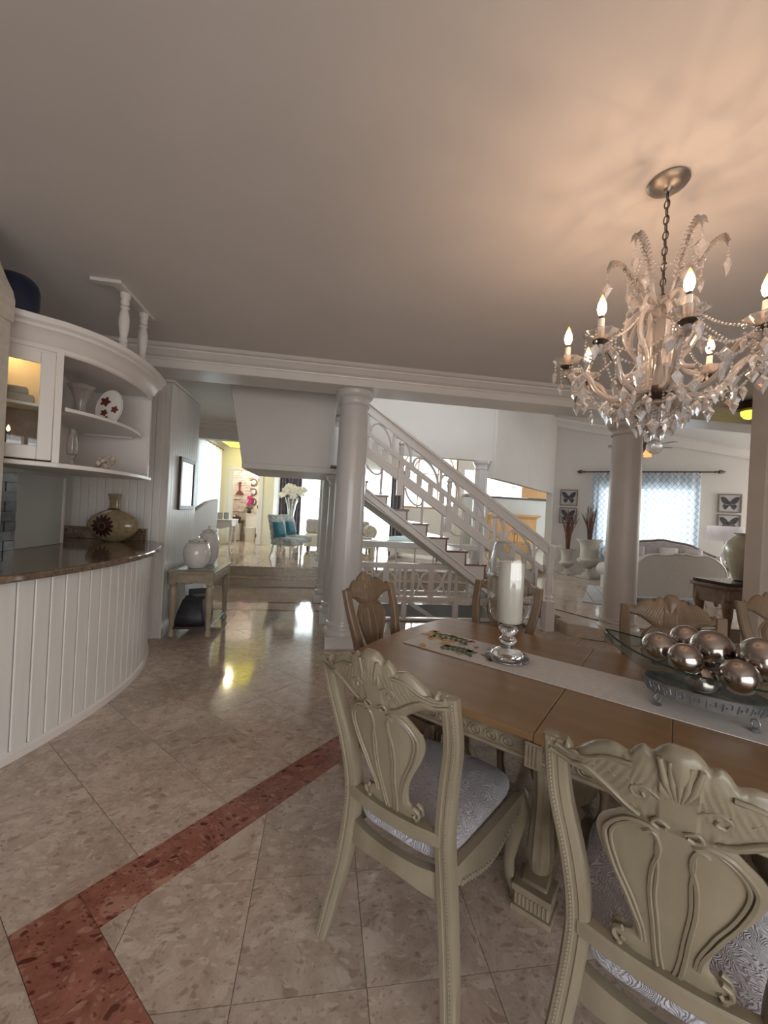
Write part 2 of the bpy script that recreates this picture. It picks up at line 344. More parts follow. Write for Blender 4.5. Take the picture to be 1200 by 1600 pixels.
# ------------------------------------------------------------------ mesh helpers
class MB:
    def __init__(s):
        s.v = []; s.f = []; s.uv = None
    def add(s, verts, faces):
        b = len(s.v)
        s.v.extend(tuple(p) for p in verts)
        s.f.extend(tuple(i + b for i in f) for f in faces)
        return s
    def box(s, x0, x1, y0, y1, z0, z1):
        return s.add([(x0, y0, z0), (x1, y0, z0), (x1, y1, z0), (x0, y1, z0), (x0, y0, z1), (x1, y0, z1), (x1, y1, z1), (x0, y1, z1)],
                     [(3, 2, 1, 0), (4, 5, 6, 7), (0, 1, 5, 4), (1, 2, 6, 5), (2, 3, 7, 6), (3, 0, 4, 7)])
    def bar(s, p, q, w, h, up=(0, 0, 1)):
        """straight bar from p to q, w sideways, h along up"""
        p, q = Vector(p), Vector(q); d = (q - p).normalized(); u = Vector(up)
        a = d.cross(u).normalized() * (w / 2); b = a.cross(d).normalized() * (h / 2)
        vs = [p - a - b, p + a - b, p + a + b, p - a + b, q - a - b, q + a - b, q + a + b, q - a + b]
        return s.add(vs, [(0, 1, 2, 3), (7, 6, 5, 4), (1, 0, 4, 5), (2, 1, 5, 6), (3, 2, 6, 7), (0, 3, 7, 4)])
    def prism(s, poly, z0, z1, fn=None):
        """polygon (x,y) extruded z0..z1; fn maps (x,y,z) to 3D"""
        n = len(poly); fn = fn or (lambda x, y, z: (x, y, z))
        vs = [fn(x, y, z0) for x, y in poly] + [fn(x, y, z1) for x, y in poly]
        fs = [tuple(range(n - 1, -1, -1)), tuple(range(n, 2 * n))]
        fs += [(i, (i + 1) % n, n + (i + 1) % n, n + i) for i in range(n)]
        return s.add(vs, fs)
    def lathe(s, prof, seg=24, c=(0, 0, 0), axis='z', a0=0.0, sx=1.0, sy=1.0, ripple=None):
        vs = []; fs = []
        m = len(prof)
        for i in range(seg):
            a = a0 + 2 * PI * i / seg
            for r, z in prof:
                rr = r * (1 + (ripple(a, z) if ripple else 0))
                x, y = rr * math.cos(a) * sx, rr * math.sin(a) * sy
                if axis == 'z': p = (c[0] + x, c[1] + y, c[2] + z)
                elif axis == 'x': p = (c[0] + z, c[1] + x, c[2] + y)
                else: p = (c[0] + x, c[1] + z, c[2] + y)
                vs.append(p)
        for i in range(seg):
            j = (i + 1) % seg
            for k in range(m - 1):
                q = (i * m + k, j * m + k, j * m + k + 1, i * m + k + 1)
                fs.append(q if axis != 'y' else q[::-1])
        if prof[0][0] > 1e-6: fs.append(tuple(i * m for i in range(seg))[::-1] if axis != 'y' else tuple(i * m for i in range(seg)))
        if prof[-1][0] > 1e-6: fs.append(tuple(i * m + m - 1 for i in range(seg)) if axis != 'y' else tuple(i * m + m - 1 for i in range(seg))[::-1])
        return s.add(vs, fs)
    def tube(s, pts, r, seg=8, closed=False, caps=True):
        pts = [Vector(p) for p in pts]; n = len(pts)
        rs = list(r) if hasattr(r, '__len__') else [r] * n
        vs = []; fs = []
        t0 = (pts[1] - pts[0]).normalized()
        ref = Vector((0, 0, 1)) if abs(t0.z) < 0.9 else Vector((1, 0, 0))
        nx = t0.cross(ref).normalized()
        for i, p in enumerate(pts):
            if closed: t = (pts[(i + 1) % n] - pts[i - 1])
            else: t = pts[min(i + 1, n - 1)] - pts[max(i - 1, 0)]
            if t.length < 1e-9: t = t0.copy()
            t.normalize()
            nx = (nx - t * nx.dot(t))
            if nx.length < 1e-6: nx = t.orthogonal()
            nx.normalize(); ny = t.cross(nx)
            for k in range(seg):
                a = 2 * PI * k / seg
                vs.append(p + nx * (rs[i] * math.cos(a)) + ny * (rs[i] * math.sin(a)))
        m = n if closed else n - 1
        for i in range(m):
            j = (i + 1) % n
            for k in range(seg):
                l = (k + 1) % seg
                fs.append((i * seg + k, i * seg + l, j * seg + l, j * seg + k))
        if caps and not closed:
            fs.append(tuple(range(seg - 1, -1, -1))); fs.append(tuple(range((n - 1) * seg, n * seg)))
        return s.add(vs, fs)
    def loft(s, rings, closed=True, caps=True):
        """rings: list of equal-length vertex rings"""
        n = len(rings[0]); vs = [p for r in rings for p in r]; fs = []
        for i in range(len(rings) - 1):
            for k in range(n if closed else n - 1):
                l = (k + 1) % n
                fs.append((i * n + k, i * n + l, (i + 1) * n + l, (i + 1) * n + k))
        if caps and closed:
            fs.append(tuple(range(n - 1, -1, -1))); fs.append(tuple(range((len(rings) - 1) * n, len(rings) * n)))
        return s.add(vs, fs)
    def sphere(s, c, r, seg=10, rings=6, sz=1.0, sx=1.0, sy=1.0):
        prof = [(r * math.sin(PI * i / rings), -r * sz * math.cos(PI * i / rings)) for i in range(rings + 1)]
        prof[0] = (0, prof[0][1]); prof[-1] = (0, prof[-1][1])
        return s.lathe(prof, seg, c, sx=sx, sy=sy)
    def sheet(s, fn, nu, nv, both=0.0):
        """grid surface fn(u,v), u,v in 0..1"""
        vs = [fn(i / nu, j / nv) for j in range(nv + 1) for i in range(nu + 1)]
        w = nu + 1
        fs = [(j * w + i, j * w + i + 1, (j + 1) * w + i + 1, (j + 1) * w + i) for j in range(nv) for i in range(nu)]
        return s.add(vs, fs)
    def solid(s, fa, fb, nu, nv):
        """closed slab between two grid surfaces"""
        w, h = nu + 1, nv + 1
        A = [fa(i / nu, j / nv) for j in range(h) for i in range(w)]
        Bv = [fb(i / nu, j / nv) for j in range(h) for i in range(w)]
        o = w * h; fs = []
        for j in range(nv):
            for i in range(nu):
                q = (j * w + i, j * w + i + 1, (j + 1) * w + i + 1, (j + 1) * w + i)
                fs.append(q); fs.append(tuple(o + k for k in q[::-1]))
        for i in range(nu):
            fs.append((i + 1, i, o + i, o + i + 1)); k = nv * w + i; fs.append((k, k + 1, o + k + 1, o + k))
        for j in range(nv):
            k = j * w; fs.append((k, k + w, o + k + w, o + k)); k = j * w + nu; fs.append((k + w, k, o + k, o + k + w))
        return s.add(A + Bv, fs)
    def mesh(s, name, mat, angle=38):
        me = bpy.data.meshes.new(name)
        me.from_pydata(s.v, [], s.f)
        if mat: me.materials.append(M[mat] if isinstance(mat, str) else mat)
        if angle:
            me.polygons.foreach_set('use_smooth', [True] * len(me.polygons))
            me.update()
            me.set_sharp_from_angle(angle=math.radians(angle))
        me.update()
        return me
    def build(s, name, mat, parent=None, angle=38, bevel=0.0, fix=True, loc=None):
        me = s.mesh(name, mat, 0)
        if fix:
            bm = bmesh.new(); bm.from_mesh(me)
            bmesh.ops.recalc_face_normals(bm, faces=bm.faces)
            bm.to_mesh(me); bm.free()
        if angle:
            me.polygons.foreach_set('use_smooth', [True] * len(me.polygons))
            me.set_sharp_from_angle(angle=math.radians(angle))
        me.update()
        o = bpy.data.objects.new(name, me)
        COL.objects.link(o)
        if parent: o.parent = parent
        if loc: o.location = loc
        if bevel:
            b = o.modifiers.new('edge_bevel', 'BEVEL'); b.width = bevel; b.segments = 2; b.limit_method = 'ANGLE'; b.angle_limit = math.radians(50)
        return o

def crv(pts, n=8, closed=False):
    """Catmull-Rom through 2D/3D points, n samples per span"""
    P = [Vector(p) for p in pts]; out = []; m = len(P)
    for i in range(m if closed else m - 1):
        p0 = P[(i - 1) % m] if closed or i > 0 else P[0] * 2 - P[1]
        p1 = P[i]; p2 = P[(i + 1) % m]
        p3 = P[(i + 2) % m] if closed or i + 2 < m else P[-1] * 2 - P[-2]
        for k in range(n):
            t = k / n
            out.append(0.5 * ((2 * p1) + (p2 - p0) * t + (2 * p0 - 5 * p1 + 4 * p2 - p3) * t * t + (3 * p1 - p0 - 3 * p2 + p3) * t ** 3))
    if not closed: out.append(P[-1].copy())
    return out

def lerp_tab(tab, x):
    """piecewise smooth interpolation in a sorted table [(x,y)]"""
    if x <= tab[0][0]: return tab[0][1]
    for (a, fa), (b, fb) in zip(tab, tab[1:]):
        if x <= b:
            t = (x - a) / (b - a)
            return fa + (fb - fa) * t
    return tab[-1][1]

def smooth_tab(tab):
    xs = [t[0] for t in tab]
    pts = crv([(a, b) for a, b in tab], 8)
    tb = [(p[0], p[1]) for p in pts]
    return lambda x: lerp_tab(tb, x)

def thing(name, label, cat, loc=(0, 0, 0), rz=0.0, group=None):
    o = bpy.data.objects.new(name, None)
    o.empty_display_size = 0.1
    COL.objects.link(o)
    o.location = loc; o.rotation_euler = (0, 0, rz)
    o['label'] = label; o['category'] = cat
    if group: o['group'] = group
    return o

def tag(o, label, cat, group=None):
    o['label'] = label; o['category'] = cat
    if group: o['group'] = group
    return o

def struct(o, label=None):
    o['kind'] = 'structure'
    if label: o['label'] = label
    return o

def sroot(name, label=None, loc=(0, 0, 0), rz=0):
    o = bpy.data.objects.new(name, None); COL.objects.link(o); o.location = loc; o.rotation_euler = (0, 0, rz)
    return struct(o, label)

def stuff(o):
    o['kind'] = 'stuff'; return o

def copy_tree(o, parent=None):
    c = o.copy(); COL.objects.link(c); c.parent = parent
    for ch in list(o.children): copy_tree(ch, c)
    return c

def rrect(x0, x1, y0, y1, r, n=5):
    out = []
    for cx, cy, a0 in ((x1 - r, y1 - r, 0), (x0 + r, y1 - r, PI / 2), (x0 + r, y0 + r, PI), (x1 - r, y0 + r, 1.5 * PI)):
        for k in range(n + 1):
            a = a0 + PI / 2 * k / n; out.append((cx + r * math.cos(a), cy + r * math.sin(a)))
    return out

R2 = math.sqrt(0.5)
def UV(u, v, z=0.0):
    """table axes (the dining set stands at 45 degrees to the house) to world"""
    return Vector(((u + v) * R2, (v - u) * R2, z))
# ================================================================== FLOORS
floor = MB()
for x0, x1, y0, y1 in ((-4.2, 0.52, -2.6, 7.62), (0.52, 2.75, -2.6, 5.56), (2.75, 3.6, -2.6, 6.9), (3.6, 8.5, -2.6, 4.63), (0.52, 2.75, 6.72, 7.62)):
    floor.box(x0, x1, y0, y1, -0.16, -0.004)
floor = struct(floor.build('floor', 'grout', angle=0), 'polished beige breccia marble floor of the dining room and hall')

def clip(poly, a, b, c):
    """keep a*x+b*y>=c"""
    out = []
    for i in range(len(poly)):
        p, q = poly[i], poly[(i + 1) % len(poly)]
        dp, dq = a * p[0] + b * p[1] - c, a * q[0] + b * q[1] - c
        if dp >= 0: out.append(p)
        if (dp > 0 and dq < 0) or (dp < 0 and dq > 0):
            t = dp / (dp - dq); out.append((p[0] + (q[0] - p[0]) * t, p[1] + (q[1] - p[1]) * t))
    return out
def area(p): return abs(sum(p[i][0] * p[(i + 1) % len(p)][1] - p[(i + 1) % len(p)][0] * p[i][1] for i in range(len(p)))) / 2
def inset(poly, d):
    """shrink a convex polygon by clipping it against its own offset edges"""
    out = list(poly)
    sgn = 1 if sum(poly[i][0] * poly[(i + 1) % len(poly)][1] - poly[(i + 1) % len(poly)][0] * poly[i][1] for i in range(len(poly))) > 0 else -1
    for i in range(len(poly)):
        p, q = poly[i], poly[(i + 1) % len(poly)]
        l = math.hypot(q[0] - p[0], q[1] - p[1])
        if l < 1e-4: continue
        nx, ny = -(q[1] - p[1]) / l * sgn, (q[0] - p[0]) / l * sgn
        out = clip(out, nx, ny, nx * p[0] + ny * p[1] + d)
        if len(out) < 3: return []
    return out
def seen(cx, cy, z=0.0, mx=420):
    d = Vector((cx, cy, z - 1.5)); f = d.dot(fwd)
    if f < 0.55: return f > -0.4 and math.hypot(cx, cy) < 1.1
    x = 600 + 625 * d.dot(cr) / f; y = 800 - 625 * d.dot(cu) / f
    return -mx < x < 1200 + mx and y < 1900
tile_count = [0]
def lay(poly, mat, name, z=0.0, parent=None, gap=0.0013, th=0.004, must=False):
    poly = inset(poly, gap)
    if len(poly) < 3 or area(poly) < 0.0012: return
    cx = sum(p[0] for p in poly) / len(poly); cy = sum(p[1] for p in poly) / len(poly)
    if not must and not seen(cx, cy, z): return
    o = MB().prism([(x - cx, y - cy) for x, y in poly], -th, 0).build(name, mat, parent or floor, angle=0, loc=(cx, cy, z))
    tile_count[0] += 1
    return o
# red marble inlay frame around the dining set: half sizes in table axes, centred under the table
FU, FV, FW, TC = 1.775, 1.675, 0.20, (0.01, 2.05)
TS = 0.41
def uvpoly(u0, u1, v0, v1): return [tuple(UV(a, b)[:2]) for a, b in ((u0, v0), (u1, v0), (u1, v1), (u0, v1))]
def red(u0, u1, v0, v1): lay(uvpoly(u0, u1, v0, v1), 'red_marble', 'red_border_tile', gap=0.0008)
u0, u1, v0, v1 = TC[0] - FU, TC[0] + FU, TC[1] - FV, TC[1] + FV
n = 9
for k in range(n):
    a, b = u0 + (u1 - u0) * k / n, u0 + (u1 - u0) * (k + 1) / n
    red(a, b, v0, v0 + FW); red(a, b, v1 - FW, v1)
    a, b = v0 + FW + (v1 - v0 - 2 * FW) * k / n, v0 + FW + (v1 - v0 - 2 * FW) * (k + 1) / n
    red(u0, u0 + FW, a, b); red(u1 - FW, u1, a, b)
# inside the frame: tiles square to the house
ins = uvpoly(u0 + FW, u1 - FW, v0 + FW, v1 - FW)
inner = [(1, 1), (1, -1)]
for i in range(-8, 14):
    for j in range(-6, 14):
        x, y = -0.20 + i * TS, 1.243 + j * TS
        p = [(x, y), (x + TS, y), (x + TS, y + TS), (x, y + TS)]
        p = clip(p, R2, -R2, u0 + FW); p = p and clip(p, -R2, R2, -(u1 - FW))
        p = p and clip(p, R2, R2, v0 + FW); p = p and clip(p, -R2, -R2, -(v1 - FW))
        if p and len(p) > 2: lay(p, 'floor_marble', 'floor_tile')
# outside the frame: diagonal tiles parallel to it, up to the hall
HALL_Y = 5.0
for i in range(-9, 16):
    for j in range(-7, 18):
        ua, va = u0 + i * TS, v0 + j * TS
        ub, vb = ua + TS, va + TS
        for (a, b, c, d) in ((ua, min(ub, u0), va, vb), (max(ua, u1), ub, va, vb), (max(ua, u0), min(ub, u1), va, min(vb, v0)), (max(ua, u0), min(ub, u1), max(va, v1), vb)):
            if b - a < 0.01 or d - c < 0.01: continue
            p = clip(uvpoly(a, b, c, d), 0, -1, -HALL_Y)
            p = p and clip(p, 1, 0, -3.0); p = p and clip(p, -1, 0, -6.4)
            p = p and clip(p, 0, -1, -4.60) if (p and sum(q[0] for q in p) / len(p) > 3.45) else p
            if p and len(p) > 2: lay(p, 'floor_marble', 'floor_tile')
# hall: tiles square to the house with two red inlay bands
HX = [-1.95 + TS * k for k in range(14)]
ycur = HALL_Y
for (ya, yb, mat, nm) in ((5.0, 5.41, 0, 0), (5.41, 5.88, 0, 0), (5.88, 5.98, 1, 0), (5.98, 6.36, 0, 0), (6.36, 6.46, 1, 0), (6.46, 6.87, 0, 0), (6.87, 7.24, 0, 0), (7.24, 7.6, 0, 0)):
    for xa in HX:
        xb = xa + TS
        if xa > 3.3: continue
        if ya >= 5.4 and xa < 2.7 and xb > 0.60 and yb < 6.8:
            if xa < 0.52 and xb > 0.52: xb = 0.52
            else: continue
        p = [(xa, ya), (xb, ya), (xb, yb), (xa, yb)]
        lay(p, 'red_marble' if mat else 'floor_marble', 'red_border_tile' if mat else 'floor_tile')

# raised floors -------------------------------------------------------------
gal = struct(MB().prism([(-3.1, 7.95), (3.96, 7.95), (9.3, 13.29), (9.3, 14.0), (-3.1, 14.0)], 0.0, 0.325).build('floor_gallery', 'step_marble', angle=0), 'raised marble floor of the bright rear rooms')
for i in range(26):
    for j in range(12):
        x, y = -2.6 + i * 0.45, 7.95 + j * 0.5
        if (i > 8 and j > 3) or x + 0.45 > 3.9 + max(0, y - 7.95): continue
        lay([(x, y), (x + 0.45, y), (x + 0.45, y + 0.5), (x, y + 0.5)], 'floor_marble', 'floor_tile', 0.337, gal, gap=0.002)
for k, (ya, z) in enumerate(((7.64, 0.17), (7.9, 0.337))):
    s = sroot('trim_%d' % (k + 1), 'marble step up to the rear rooms' if k == 0 else 'upper marble step edge at the rear rooms')
    MB().box(-2.95, 3.2, ya, 7.96, 0 if k == 0 else 0.16, z - 0.03).build('riser', 'step_marble', s, angle=0)
    MB().box(-2.95, 3.2, ya - 0.02, 7.96 if k else 7.92, z - 0.03, z).build('tread', 'floor_marble', s, angle=0, bevel=0.006)
liv_poly = [(3.25, 5.2), (3.25, 4.86), (3.58, 4.62), (9.5, 4.62), (10.6, 6.2), (5.95, 9.9), (2.98, 6.92), (3.25, 6.3)]
liv = struct(MB().prism(liv_poly, 0.0, 0.155).build('floor_living', 'step_marble', angle=0), 'raised marble floor of the living room at right')
ang = math.radians(-34.8); ca, sa = math.cos(ang), math.sin(ang)
for i in range(-6, 12):
    for j in range(-8, 9):
        a, b = i * 0.5, j * 0.5
        p = [(6.2 + ca * s_ - sa * t_, 7.2 + sa * s_ + ca * t_) for s_, t_ in ((a, b), (a + 0.5, b), (a + 0.5, b + 0.5), (a, b + 0.5))]
        for k in range(len(liv_poly)):
            q0, q1 = liv_poly[k], liv_poly[(k + 1) % len(liv_poly)]
            if k in (7,): continue
            nx, ny = -(q1[1] - q0[1]), (q1[0] - q0[0])
            if p: p = clip(p, nx, ny, nx * q0[0] + ny * q0[1])
        if p and len(p) > 2: lay(p, 'floor_marble', 'floor_tile', 0.167, liv, gap=0.002)

# basement stairwell pit
pit = MB()
pit.box(0.50, 0.54, 5.56, 6.74, -1.6, -0.012); pit.box(2.73, 2.77, 5.56, 6.74, -1.6, -0.012)
pit.box(0.5, 2.77, 5.53, 5.57, -1.6, -0.012); pit.box(0.5, 2.77, 6.71, 6.75, -1.6, -0.012); pit.box(0.5, 2.77, 5.5, 6.8, -1.65, -1.6)
struct(pit.build('wall_stairwell', 'pit_grey', angle=0), 'grey plastered sides of the basement stairwell')
struct(MB().box(-40, 40, -40, 60, -0.6, -0.45).build('ground', 'terrace', angle=0), 'pale terrace outside')

# ================================================================== WALLS, CEILINGS
struct(MB().box(-4.2, 6.6, -2.7, 4.6, 3.0, 3.12).build('ceiling', 'ceiling', angle=0), 'flat dusky white dining room ceiling')
struct(MB().box(-3.1, 0.3, 4.55, 8.0, 3.0, 3.1).build('ceiling_hall', 'white_wall', angle=0), 'hall ceiling')
struct(MB().box(-3.1, 0.6, 8.0, 14.1, 3.2, 3.3).build('ceiling_gallery', 'white_wall', angle=0), 'gallery ceiling')
struct(MB().box(0.5, 9.4, 7.0, 14.1, 4.7, 4.8).build('ceiling_rear', 'white_wall', angle=0), 'high rear room ceiling')
struct(MB().box(0.5, 0.6, 7.05, 14.0, 3.2, 4.75).build('trim_3', 'white_wall', angle=0), 'drop between gallery ceiling and high rear room ceiling')
# beam with crown moulding across the dining room
bm_ = sroot('beam', 'long white ceiling beam with stepped crown moulding')
MB().box(-4.0, 6.6, 4.22, 4.6, 2.81, 3.0).build('beam_body', 'trim', bm_, angle=0, bevel=0.006)
prof = [(4.22, 2.885), (4.205, 2.885), (4.20, 2.90), (4.165, 2.915), (4.135, 2.945), (4.12, 2.955), (4.12, 2.968), (4.09, 2.975), (4.075, 2.985), (4.06, 3.0), (4.22, 3.0)]
def crown(name, prof, x0, x1, parent, mat='trim'):
    m = MB(); n = len(prof)
    m.add([(x0, y, z) for y, z in prof] + [(x1, y, z) for y, z in prof], [(i, (i + 1) % n, n + (i + 1) % n, n + i) for i in range(n)] + [tuple(range(n)), tuple(range(2 * n - 1, n - 1, -1))])
    return m.build(name, mat, parent, angle=20)
crown('crown_moulding', prof, -4.0, 6.6, bm_)
# header and crown where the hall opens to the gallery
hd = sroot('trim_4', 'white header with crown moulding over the gallery opening')
MB().box(-3.05, 0.35, 7.9, 8.1, 2.70, 3.2).build('header', 'white_wall', hd, angle=0)
crown('crown_moulding', [(y + 3.7, z - 0.0) for y, z in prof], -3.05, 0.35, hd)
# rear wall pieces, left walls
struct(MB().box(-4.2, -1.7, 4.65, 4.85, 0, 2.62).build('wall_bar', 'white_wall', angle=0), 'white wall behind the bar')
wl = sroot('wall_left', 'tall white beadboard clad wall end beside the console table')
MB().box(-1.95, -1.70, 4.66, 5.60, 0, 2.78).build('wall_core', 'board', wl, angle=0, bevel=0.004)
for k in range(12):
    a = -2.62 + k * 0.0785
    if a + 0.0785 > -1.69: break
    MB().box(a + 0.0015, a + 0.077, 4.628, 4.66, 0.0, 2.78).build('board', 'board', wl, angle=0, bevel=0.005)
for k in range(12):
    a = 4.632 + k * 0.0795
    MB().box(-1.70, -1.682, a + 0.0015, a + 0.078, 0.0, 2.775).build('board', 'board', wl, angle=0, bevel=0.004)
MB().box(-1.97, -1.665, 4.615, 5.61, 2.78, 2.805).build('cap_strip', 'trim', wl, angle=0, bevel=0.004)
# curved-top half wall beyond it
hw = MB()
top = [(5.62 + 1.23 * t, 1.33 + 0.22 * math.sin(t * PI / 2)) for t in [k / 14 for k in range(15)]]
hw.prism([(5.62, 0.0)] + [(6.85, 0.0)] + top[::-1], -1.80, -1.72, lambda y, z, x: (x, y, z))
hw = struct(hw.build('wall_half', 'white_wall'), 'low hall wall with a rising curved top')
m = MB(); m.tube([(-1.735, y, z + 0.004) for y, z in top], 0.014, 6)
m.build('cap_rail', 'trim', hw)
# textured pier standing on the near end of the bar, with a pale lower facing
we = sroot('wall_near', 'textured beige plaster pier with rounded shoulder at the near end of the bar')
sh = [(-2.6, 2.43), (-1.735, 2.43), (-1.732, 2.545), (-1.745, 2.60), (-1.775, 2.66), (-1.81, 2.74), (-1.86, 2.90), (-1.90, 2.999), (-2.6, 2.999)]
MB().prism(sh, 2.36, 2.48, lambda x, z, y: (x, y, z)).build('plaster_shoulder', 'textured_wall', we, angle=0, bevel=0.004)
MB().box(-2.6, -1.752, 2.37, 2.48, 1.064, 2.43).build('plaster_pier', 'textured_wall', we, angle=0)
MB().box(-2.6, -1.757, 2.345, 2.37, 1.064, 2.415).build('pale_facing', 'trim', we, angle=0, bevel=0.006)
# kitchen side seen over the counter
kp = sroot('wall_kitchen', 'grey green panel seen across the bar counter')
MB().box(-2.40, -2.34, 3.455, 4.0, 1.064, 1.655).build('panel', 'grey_panel', kp, angle=0)
MB().box(-2.40, -2.33, 4.0, 4.03, 1.064, 1.655).build('edge_strip', 'trim', kp, angle=0, bevel=0.004)
dk = sroot('wall_mosaic', 'dark slate mosaic pier at the left end of the bar')
for r_ in range(8):
    for c_ in range(4):
        MB().box(-2.40, -2.335 + 0.004 * ((r_ + c_) % 2), 3.0 + c_ * 0.113 + 0.002, 3.0 + c_ * 0.113 + 0.111, 1.064 + r_ * 0.0735, 1.064 + r_ * 0.0735 + 0.071).build('mosaic_tile', 'dark_tile', dk, angle=0)
struct(MB().box(-4.3, -4.2, -2.7, 4.85, -0.1, 3.1).build('wall_kitchen_side', 'white_wall', angle=0), 'kitchen side wall')

# gallery and rear walls
def wall_with_holes(name, label, axis, c0, c1, a0, a1, z0, z1, holes, mat):
    """wall in the XZ plane (axis x) or YZ plane (axis y) between c0..c1 thick, with rectangular holes (a,b,za,zb)"""
    m = MB(); xs = sorted({a0, a1} | {h[0] for h in holes} | {h[1] for h in holes}); zs = sorted({z0, z1} | {h[2] for h in holes} | {h[3] for h in holes})
    for i in range(len(xs) - 1):
        for j in range(len(zs) - 1):
            mx, mz = (xs[i] + xs[i + 1]) / 2, (zs[j] + zs[j + 1]) / 2
            if any(h[0] < mx < h[1] and h[2] < mz < h[3] for h in holes): continue
            if axis == 'x': m.box(xs[i], xs[i + 1], c0, c1, zs[j], zs[j + 1])
            else: m.box(c0, c1, xs[i], xs[i + 1], zs[j], zs[j + 1])
    return struct(m.build(name, mat, angle=0), label)
wall_with_holes('wall_rear', 'bright rear wall with tall windows', 'x', 14.0, 14.15, -3.1, 9.3, 0.0, 4.75,
                [(-1.45, 2.35, 0.45, 2.85), (2.55, 4.75, 1.7, 4.2), (5.0, 7.55, 2.28, 3.2)], 'white_wall')
wall_with_holes('wall_gallery', 'gallery side wall with a tall window', 'y', -3.15, -3.05, 4.85, 14.0, 0.0, 3.3, [(9.8, 11.8, 0.7, 2.95)], 'white_wall')
wall_with_holes('wall_powder', 'pale cream wall with the powder room doorway', 'x', 12.2, 12.32, -3.05, -1.5, 0.33, 3.2, [(-2.66, -1.93, 0.3, 2.5)], 'cream_wall')
struct(MB().box(-1.6, -1.5, 12.32, 14.0, 0.33, 3.2).build('wall_powder_side', 'white_wall', angle=0), 'side wall of the powder room')
struct(MB().box(-3.05, -1.6, 13.92, 14.0, 0.33, 3.2).build('wall_powder_rear', 'powder_wall', angle=0), 'blush rear wall of the powder room')
# hall back wall over the stairs, with the opening below
hb = struct(MB().box(0.3, 2.97, 6.9, 7.05, 2.52, 4.75).build('wall_upper', 'white_wall', angle=0), 'upper white wall above the stair hall')
struct(MB().box(-0.1, 6.7, 4.6, 6.95, 4.95, 5.05).build('ceiling_stair', 'white_wall', angle=0), 'stair hall ceiling')
struct(MB().box(0.3, 0.4, 4.6, 6.95, 3.1, 5.0).build('wall_stair_side', 'white_wall', angle=0), 'stair hall side wall')
# diagonal wall with wide opening (from the far column towards the living room)
dw = MB()
dv = Vector((R2, R2, 0)); nv = Vector((-R2, R2, 0)) * 0.07
P0 = Vector((2.97, 6.92, 0)); LEN = 4.24
def dbox(a, b, z0, z1):
    p, q = P0 + dv * a, P0 + dv * b
    vs = [p - nv, q - nv, q + nv, p + nv]
    dw.add([(v.x, v.y, z0) for v in vs] + [(v.x, v.y, z1) for v in vs], [(3, 2, 1, 0), (4, 5, 6, 7), (0, 1, 5, 4), (1, 2, 6, 5), (2, 3, 7, 6), (3, 0, 4, 7)])
dbox(0.0, 4.05, 2.22, 5.0); dbox(4.05, LEN, 0.0, 5.0)
struct(dw.build('wall_diagonal', 'white_wall', angle=0), 'diagonal wall with a wide opening towards the entrance')
# living room window wall: direction (.82,-.57), sloping ceiling
LW = sroot('wall_living', 'living room wall with the curtained window', (5.95, 9.92, 0), ang)
def lwbox(a, b, z0, z1): return MB().box(a, b, 0, 0.14, z0, z1)
m = MB()
for a, b, z0, z1 in ((0, 1.15, 0, 4.3), (1.15, 3.15, 0, 0.95), (1.15, 3.15, 2.45, 4.3), (3.15, 7.5, 0, 4.3)): m.box(a, b, 0, 0.14, z0, z1)
m.build('wall_face', 'white_wall', LW, angle=0)
m = MB()
def lz(a): return 4.22 - 0.228 * a
m.add([(-0.3, -0.02, lz(-0.3)), (7.5, -0.02, lz(7.5)), (7.5, -6.5, lz(7.5)), (-0.3, -6.5, lz(-0.3)), (-0.3, -0.02, lz(-0.3) + 0.1), (7.5, -0.02, lz(7.5) + 0.1), (7.5, -6.5, lz(7.5) + 0.1), (-0.3, -6.5, lz(-0.3) + 0.1)],
      [(3, 2, 1, 0), (4, 5, 6, 7), (0, 1, 5, 4), (1, 2, 6, 5), (2, 3, 7, 6), (3, 0, 4, 7)])
lc = struct(m.build('ceiling_living', 'white_wall', angle=0), 'sloping living room ceiling'); lc.location = LW.location; lc.rotation_euler = LW.rotation_euler
m = MB()
pr = [(-0.02, -0.20), (-0.05, -0.20), (-0.06, -0.15), (-0.12, -0.09), (-0.2, -0.05), (-0.21, 0.02), (-0.02, 0.02)]
m.add([(-0.2, y, lz(-0.2) + z) for y, z in pr] + [(7.4, y, lz(7.4) + z) for y, z in pr], [(i, (i + 1) % 7, 7 + (i + 1) % 7, 7 + i) for i in range(7)])
m.build('crown_moulding', 'trim', LW, angle=20)
m = MB(); m.box(0.0, 7.4, -0.02, 0.0, 0.167, 0.27); m.build('baseboard', 'trim', LW, angle=0)
wall_with_holes('wall_living_side', 'living room side wall with an added unseen opening for fill light', 'y', 10.4, 10.5, 4.6, 6.8, 0, 4, [(4.95, 6.55, 0.9, 2.6)], 'white_wall')  # opening made up for the added side light
struct(MB().box(6.55, 10.5, 4.5, 4.6, 0, 4).build('wall_living_near', 'white_wall', angle=0), 'living room near wall')
# pillar at the right edge
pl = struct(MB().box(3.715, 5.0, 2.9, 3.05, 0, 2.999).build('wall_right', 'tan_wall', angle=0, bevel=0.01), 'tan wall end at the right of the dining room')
struct(MB().box(6.5, 6.6, -2.7, 4.6, 0, 3.0).build('wall_dining_side', 'white_wall', angle=0), 'dining room side wall')
wall_with_holes('wall_patio', 'wall behind the dining room with wide patio windows', 'x', -2.75, -2.6, -4.2, 6.6, -0.1, 3.05, [(-1.9, 3.1, 0.1, 2.5)], 'white_wall')
pw = sroot('window_4', 'wide patio window frame')
for a in (-1.88, -0.65, 0.6, 1.85, 3.08):
    MB().box(a - 0.03, a + 0.03, -2.72, -2.64, 0.1, 2.5).build('mullion', 'trim', pw, angle=0)

